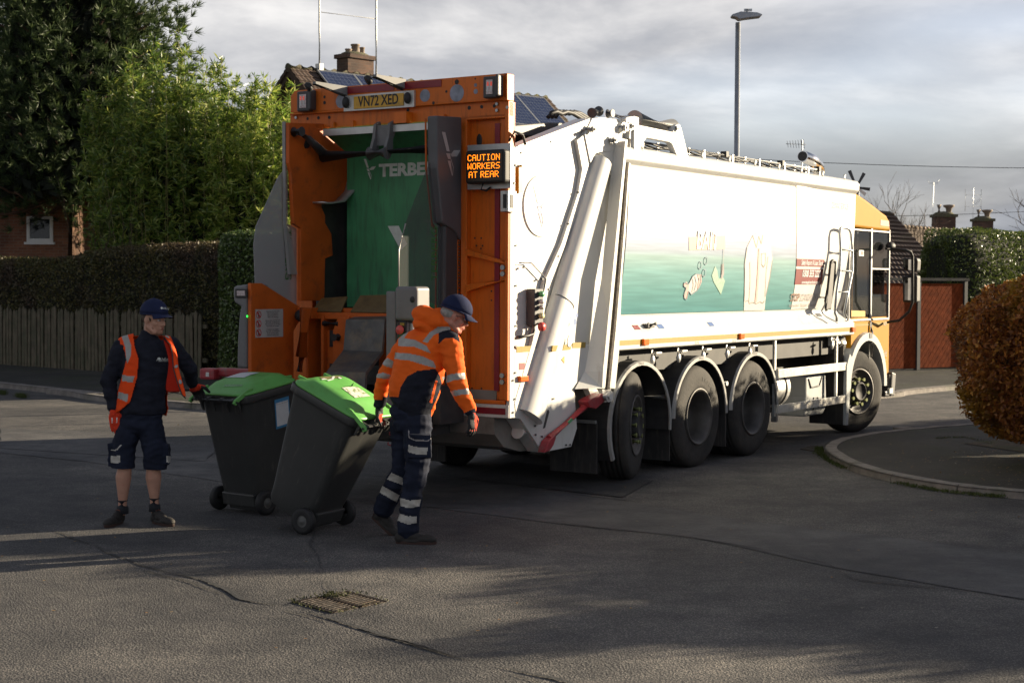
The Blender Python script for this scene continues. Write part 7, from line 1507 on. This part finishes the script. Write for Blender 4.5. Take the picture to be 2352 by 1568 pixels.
# gloves
q = MB(); w_ = J(c, 122, 765, D1 - .04); Rg = hand_prims(q, w_, (.14, -.05, -1), (.12, 1, 0), 1, (.10, .16), 1.12, .03, .0)
gl = organic('glove', q, .0042, [m_gor, m_gbl], p1, lambda p, n_: 1 if (n_.y > .2 or (p.x > w_.x + .062 and n_.x > .3)) and p.z < w_.z - .03 else 0, smooth=2)
q = MB(); q.add([J(c, x, y, D1 - .30) for x, y in ((108, 808), (148, 806), (146, 842), (110, 843))], [(0, 1, 2, 3)]); ql = q.build('glove_print', m_wt, None, fix=False); drape(ql, gl, .002); wchild(ql, p1)
q = MB(); w2 = J(c, 648, 600, D1 + .32); hx_ = J(c, 705, 668, D1 + .50); Rg = hand_prims(q, w2, (hx_ - w2), (.35, -.3, -.85), -1, (.55, .75), 1.18, .02, .3)
organic('glove', q, .0042, [m_gor, m_gbl], p1, lambda p, n_: 0 if (p - w2).length < .062 or (n_.z > .45 and (p - w2).length < .10) else 1, smooth=2)
# open vest: shell over back and right chest, left half hanging open
q = MB(); tor(q, [(x, y, a + .017, b + .017) for x, y, a, b in TS[1:]] + [(302, 800, .205, .148)], D1 + .02); cap_(q, [J(c, 200, 332, D1 + .02), J(c, 320, 300, D1 + .02)], [.075, .085]); cap_(q, [J(c, 480, 325, D1 + .02), J(c, 380, 300, D1 + .02)], [.072, .085])
VL = [(128, 292), (165, 262), (252, 248), (258, 330), (286, 420), (278, 540), (232, 702), (160, 765), (70, 812), (96, 760), (150, 640), (182, 520), (206, 430), (196, 365), (150, 318)]
VB = [[(175, 272), (215, 260), (238, 330), (236, 400), (212, 455), (205, 420), (200, 345)], [(178, 528), (262, 535), (248, 578), (178, 566)], [(155, 638), (222, 655), (212, 706), (148, 680)]]
vs_ = organic('vest', q, .007, [m_hivr, m_refl], p1, polyf(K3, [(P_, 1) for P_ in VB]), smooth=4, fold=.006, fscale=7)
bm = bmesh.new(); bm.from_mesh(vs_.data); kill = []
for f in bm.faces:
    X, Y = proj(f.calc_center_median()); u, v = (X * 1.7415 - 380) * 1.65, (Y * 1.7415 - 1180) * 1.65
    keep = inpoly(u, v, VL) if f.normal.y < .35 else (v > 268 and v < 800 and f.normal.z < .85 and f.normal.z > -.7)
    if f.normal.y < .35 and u > 330: keep = False
    if not keep: kill.append(f)
bmesh.ops.delete(bm, geom=kill, context='FACES'); bm.to_mesh(vs_.data); bm.free(); md = vs_.modifiers.new('s', 'SOLIDIFY'); md.thickness = .004
def sheetc(name, cols, m, par, th=.004):        # cloth strip: list of rows of (x, y, dD)
    q = MB(); q.grid([[J(c, x, y, D1 + d) for x, y, d in r_] for r_ in cols]); o = q.build(name, m, None, solid=th, sub=1); wchild(o, par); return o
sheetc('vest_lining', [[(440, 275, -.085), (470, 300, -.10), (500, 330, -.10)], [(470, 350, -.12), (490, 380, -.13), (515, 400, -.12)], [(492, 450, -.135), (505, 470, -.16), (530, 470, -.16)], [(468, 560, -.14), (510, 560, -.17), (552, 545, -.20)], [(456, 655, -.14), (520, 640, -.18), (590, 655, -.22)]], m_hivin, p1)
sheetc('vest_front', [[(446, 262, -.07), (478, 262, -.07), (500, 265, -.03)], [(478, 300, -.12), (505, 310, -.12), (524, 330, -.06)], [(505, 360, -.14), (530, 370, -.15), (545, 400, -.10)], [(512, 440, -.175), (532, 440, -.18), (550, 445, -.14)], [(520, 490, -.18), (535, 485, -.19), (552, 480, -.16)], [(540, 560, -.21), (555, 555, -.21), (572, 550, -.18)], [(560, 620, -.23), (575, 615, -.23), (590, 612, -.21)], [(578, 665, -.24), (592, 672, -.24), (606, 680, -.23)]], m_hivr, p1)
sheetc('reflective_band', [[(519, 462, -.192), (550, 452, -.175)], [(523, 490, -.197), (553, 478, -.180)]], m_refl, p1); sheetc('reflective_band', [[(545, 560, -.22), (568, 548, -.20)], [(556, 595, -.235), (581, 585, -.215)]], m_refl, p1); sheetc('reflective_band', [[(450, 263, -.082), (478, 262, -.082)], [(478, 285, -.12), (500, 285, -.115)]], m_refl, p1)
q = MB(); q.tube([J(c, x, y, D1 + d) for x, y, d in ((450, 275, -.095), (500, 330, -.14), (512, 400, -.165), (516, 480, -.19), (545, 580, -.225), (575, 660, -.25), (600, 682, -.245))], .004, 6); q.tube([J(c, x, y, D1 + d) for x, y, d in ((456, 657, -.145), (520, 643, -.185), (575, 652, -.23))], .004, 6); wchild(q.build('vest_trim', m_blk, None), p1)
facing(c, 458, 424, D1 - .3, m_wt, 'Ashfield', .038, sw, p1); facing(c, 455, 437, D1 - .3, m_wt, 'DISTRICT COUNCIL', .010, sw, p1)
mark(c, [(424 + x * .95, 420 + y * .95) for x, y in TREE], D1 - .3, m_wt, sw, p1)
facing(c, 462, 88, D1 - .3, m_wt, 'Ashfield', .024, hat, p1, -.15, .8); mark(c, [(440 + x * .75, 86 + y * .75) for x, y in TREE], D1 - .3, m_wt, hat, p1)
# ---------------------------------------------------------------- man in orange hoodie
D2 = 11.78; c = c4
fp = G(*c4(310, 1530)); p2 = empty('person', (fp.x, fp.y, 0), 0, 'man in orange hi-vis hoodie, cap and glasses, walking bent forward and dragging the tilted bin', 'person')
hc = J(c, 572, 158, D2 - .02); Rh = frame((.92, .16, -.32))
q = MB(); head_prims(q, hc, Rh, [J(c, 520, 225, D2), J(c, 470, 290, D2 + .02)])
L2 = (([(440, 310, .03), (370, 440, .04), (320, 600, .04), (300, 730, .02)], [.08, .10, .11, .11]), ([(560, 320, -.08), (590, 550, -.14), (668, 730, -.17)], [.055, .042, .030]), ([(275, 320, .12), (150, 520, .22), (118, 670, .27)], [.055, .042, .030]),
      ([(345, 780, -.02), (360, 1080, -.06), (290, 1440, -.05)], [.065, .045, .032]), ([(265, 780, .10), (270, 1060, .10), (125, 1340, .30)], [.065, .045, .032]))
for P_, rs in L2: cap_(q, [J(c, x, y, D2 + d) for x, y, d in P_], rs, 14)
body2 = organic('body', q, .006, m_skin2, p2, smooth=3); face_bits(p2, hc, Rh, m_hairg)
P = lambda x, y, z: hc + Rh @ Vector((x, y, z))
q = MB(); q.ell(P(-.030, 0, .012), (.086, .0765, .058), Rh, 24, 14); wchild(q.build('hair', m_hairg, None), p2)
cap_hat(p2, hc, Rh @ Matrix.Rotation(rad(2), 3, 'Y'), m_cap, .006)
q = MB()
for s in (-1, 1): q.tube([P(.096, s * .032 + .022 * math.cos(a), -.002 + .018 * math.sin(a)) for a in [k * math.pi / 8 for k in range(17)]], .0017, 6); q.tube([P(.094, s * .054, .004), P(.05, s * .076, .010), P(-.01, s * .084, .006)], .0018, 6)
q.tube([P(.097, -.010, .002), P(.100, 0, .005), P(.097, .010, .002)], .0017, 6); wchild(q.build('glasses', m_blk, None), p2)
q = MB()
def TL(x, y, d, r, yaw=-.5): q.ell(J(c, x, y, D2 + d), r, Matrix.Rotation(yaw, 3, 'Z'), 22, 14)
rows = []
for (x, y, d, a, b, tx_) in ((305, 758, .03, .150, .13, .55), (300, 715, .03, .178, .145, .45), (310, 655, .03, .200, .155, .38), (328, 580, .03, .206, .16, .30), (350, 500, .03, .204, .16, .22), (370, 420, .03, .200, .155, .16), (388, 350, .03, .190, .14, .12), (415, 290, .03, .165, .12, .06), (445, 240, .02, .10, .09, .0)):
    p_ = J(c, x, y, D2 + d); R_ = Matrix.Rotation(-.45, 3, 'Z'); R2 = Matrix.Rotation(-.0, 3, 'X') @ Matrix.Rotation(tx_, 3, 'Y')
    rows.append([p_ + R2 @ (R_ @ Vector((a * math.cos(t), b * math.sin(t), 0))) for t in [2 * math.pi * k / 26 for k in range(26)]])
q.grid(rows, closed=True); q.add(rows[0], [list(range(26))]); q.add(rows[-1], [list(range(26))])
cap_(q, [J(c, 300, 318, D2 + .11), J(c, 400, 290, D2 + .04), J(c, 540, 320, D2 - .07)], [.078, .10, .090])
cap_(q, [J(c, 545, 325, D2 - .08), J(c, 582, 540, D2 - .14), J(c, 612, 620, D2 - .155), J(c, 660, 715, D2 - .17)], [.090, .076, .066, .050]); cap_(q, [J(c, 275, 335, D2 + .12), J(c, 158, 510, D2 + .22), J(c, 130, 600, D2 + .25), J(c, 118, 680, D2 + .27)], [.078, .064, .056, .048])
# hood bunched round the neck
Rhd = Matrix.Rotation(rad(24), 3, 'Y'); q.ell(J(c, 435, 180, D2 + .03), (.165, .125, .078), Rhd, 22, 14); q.ell(J(c, 405, 150, D2 + .03), (.100, .10, .066), Rhd); q.ell(J(c, 385, 225, D2 + .0), (.100, .095, .045), Rhd); cap_(q, [J(c, 470, 150, D2 + .03), J(c, 530, 195, D2 - .02), J(c, 560, 235, D2 - .03)], [.062, .058, .045])
HR = [([(140, 642), (232, 645), (245, 585), (285, 520), (345, 488), (455, 474), (484, 520), (494, 560), (484, 600), (466, 650), (430, 725), (430, 800), (110, 780)], 1),
      ([(232, 290), (252, 287), (330, 300), (400, 335), (425, 378), (400, 372), (330, 342), (230, 337)], 2), ([(212, 376), (300, 382), (380, 400), (443, 430), (460, 472), (380, 450), (300, 425), (206, 414)], 2),
      ([(378, 308), (420, 255), (470, 222), (540, 220), (552, 236), (500, 247), (445, 272), (405, 320)], 2), ([(240, 295), (258, 255), (304, 222), (296, 246), (264, 292)], 2),
      ([(475, 248), (545, 236), (590, 262), (606, 318), (560, 288), (510, 290), (473, 326)], 1),
      ([(495, 524), (560, 503), (632, 501), (636, 536), (570, 541), (508, 565)], 2), ([(534, 612), (590, 600), (656, 592), (660, 627), (600, 632), (548, 644)], 2),
      ([(128, 440), (165, 408), (202, 430), (194, 470), (150, 458)], 2), ([(100, 506), (140, 497), (184, 510), (178, 536), (100, 530)], 2), ([(625, 742), (692, 712), (710, 750), (640, 768)], 1), ([(75, 662), (160, 662), (160, 730), (70, 730)], 1)]
zip_ = [([(455, 543), (468, 545), (436, 680), (420, 678)], 0)]
hood = organic('hoodie', q, .0062, [m_hiv, m_navy, m_refl], p2, polyf(K4, zip_ + HR), smooth=5, fold=.011, fscale=7.5)
q = MB(); q.tube([J(c, x, y, D2 - .6) for x, y in ((461, 548), (447, 600), (428, 676))], .0035, 6); z_ = q.build('zip', m_gor, None); drape(z_, hood, .004); wchild(z_, p2)
# trousers
q = MB(); q.ell(J(c, 300, 740, D2 + .03), (.155, .13, .10)); q.ell(J(c, 315, 800, D2 + .03), (.150, .13, .10))
cap_(q, [J(c, 345, 790, D2 - .02), J(c, 345, 900, D2 - .04), J(c, 345, 1060, D2 - .06), J(c, 312, 1240, D2 - .06), J(c, 292, 1400, D2 - .05), J(c, 288, 1440, D2 - .05)], [.112, .108, .092, .080, .082, .084])
cap_(q, [J(c, 260, 790, D2 + .10), J(c, 268, 930, D2 + .11), J(c, 262, 1060, D2 + .12), J(c, 200, 1200, D2 + .20), J(c, 142, 1310, D2 + .30)], [.105, .098, .088, .080, .082])
q.box(tuple(J(c, 292, 1000, D2 - .02)), tuple(J(c, 428, 870, D2 - .165)))
tr_ = organic('trousers', q, .0065, [m_navy2, m_refl2, m_ptext], p2, polyf(K4, [([(290, 932), (340, 945), (412, 947), (402, 992), (340, 990), (290, 975)], 1), ([(240, 1252), (300, 1268), (368, 1262), (358, 1302), (300, 1314), (236, 1300)], 1), ([(224, 1342), (290, 1362), (342, 1362), (342, 1404), (290, 1412), (220, 1388)], 1),
      ([(190, 1100), (258, 1132), (256, 1174), (162, 1140)], 1), ([(132, 1178), (238, 1236), (222, 1278), (108, 1214)], 1), ([(290, 845), (296, 845), (300, 885), (330, 900), (410, 905), (426, 890), (430, 895), (412, 912), (328, 908), (294, 890)], 2)]), smooth=7, fold=.013, fscale=6.0)
g1 = J(c, 215, 1530, 11.72); shoe(p2, (g1.x, 11.72, .0), (1, -.10), .31, m_shoe)
hl = J(c, 82, 1352, D2 + .34); shoe(p2, (hl.x - .02, hl.y, max(.06, hl.z - .02)), (1, -.05), .30, m_shoe, pitch=rad(43))
q = MB(); w_ = J(c, 672, 745, D2 - .17); Rg = hand_prims(q, w_, (.10, -.02, -1), (-.75, .65, 0), 1, (.45, .42), 1.1, .02, .4)
organic('glove', q, .0042, [m_gor, m_gbl], p2, lambda p, n_: 0 if p.z > w_.z + .005 or (n_.x > .78 and p.z > w_.z - .13) else 1, smooth=2)
q = MB(); w3 = J(c, 116, 722, D2 + .27); Rg = hand_prims(q, w3, (-.05, .05, -1), (.7, -.2, -.1), 1, (.8, .95), 1.1, .0, .6)
organic('glove', q, .0042, [m_gbl, m_gor], p2, lambda p, n_: 1 if n_.x > .7 and p.z < w3.z - .03 and p.z > w3.z - .09 else 0, smooth=2)

# one object for each separate piece of these parts
def split_pieces(o, single):
    me = o.data; n = len(me.vertices); par = list(range(n))
    def fd(i):
        while par[i] != i: par[i] = par[par[i]]; i = par[i]
        return i
    for e in me.edges: a, b = fd(e.vertices[0]), fd(e.vertices[1]); par[a] = b
    groups = {}
    for p in me.polygons: groups.setdefault(fd(p.vertices[0]), []).append(p)
    if len(groups) < 2: o.name = single; return
    for gi, ps in groups.items():
        vi = sorted({v for p in ps for v in p.vertices}); mp = {v: k for k, v in enumerate(vi)}
        m2 = bpy.data.meshes.new(single); m2.from_pydata([tuple(me.vertices[v].co) for v in vi], [], [[mp[v] for v in p.vertices] for p in ps])
        for m in me.materials: m2.materials.append(m)
        m2.polygons.foreach_set('material_index', [p.material_index for p in ps]); m2.polygons.foreach_set('use_smooth', [p.use_smooth for p in ps]); m2.update()
        c_ = o.copy(); c_.data = m2; c_.name = single; COL.objects.link(c_)
    bpy.data.objects.remove(o)
SPL = {'post': 'post', 'guard_upright': 'guard_upright', 'lightening_holes': 'lightening_hole', 'reflective_stripe': 'reflective_stripe', 'reflective_strip': 'reflective_strip', 'drain_cocks': 'drain_cock', 'roof_lugs': 'roof_lug', 'hinge_arms': 'hinge_arm', 'hinge_pins': 'hinge_pin', 'bolt_holes': 'bolt_hole', 'label_scrap': 'label_scrap', 'mast': 'mast', 'bolts': 'bolt', 'cable': 'cable', 'lugs': 'lug'}
for o in list(bpy.data.objects):
    k_ = o.name.split('.')[0]
    if o.type == 'MESH' and k_ in SPL and k_ != 'bolt_holes': split_pieces(o, SPL[k_])
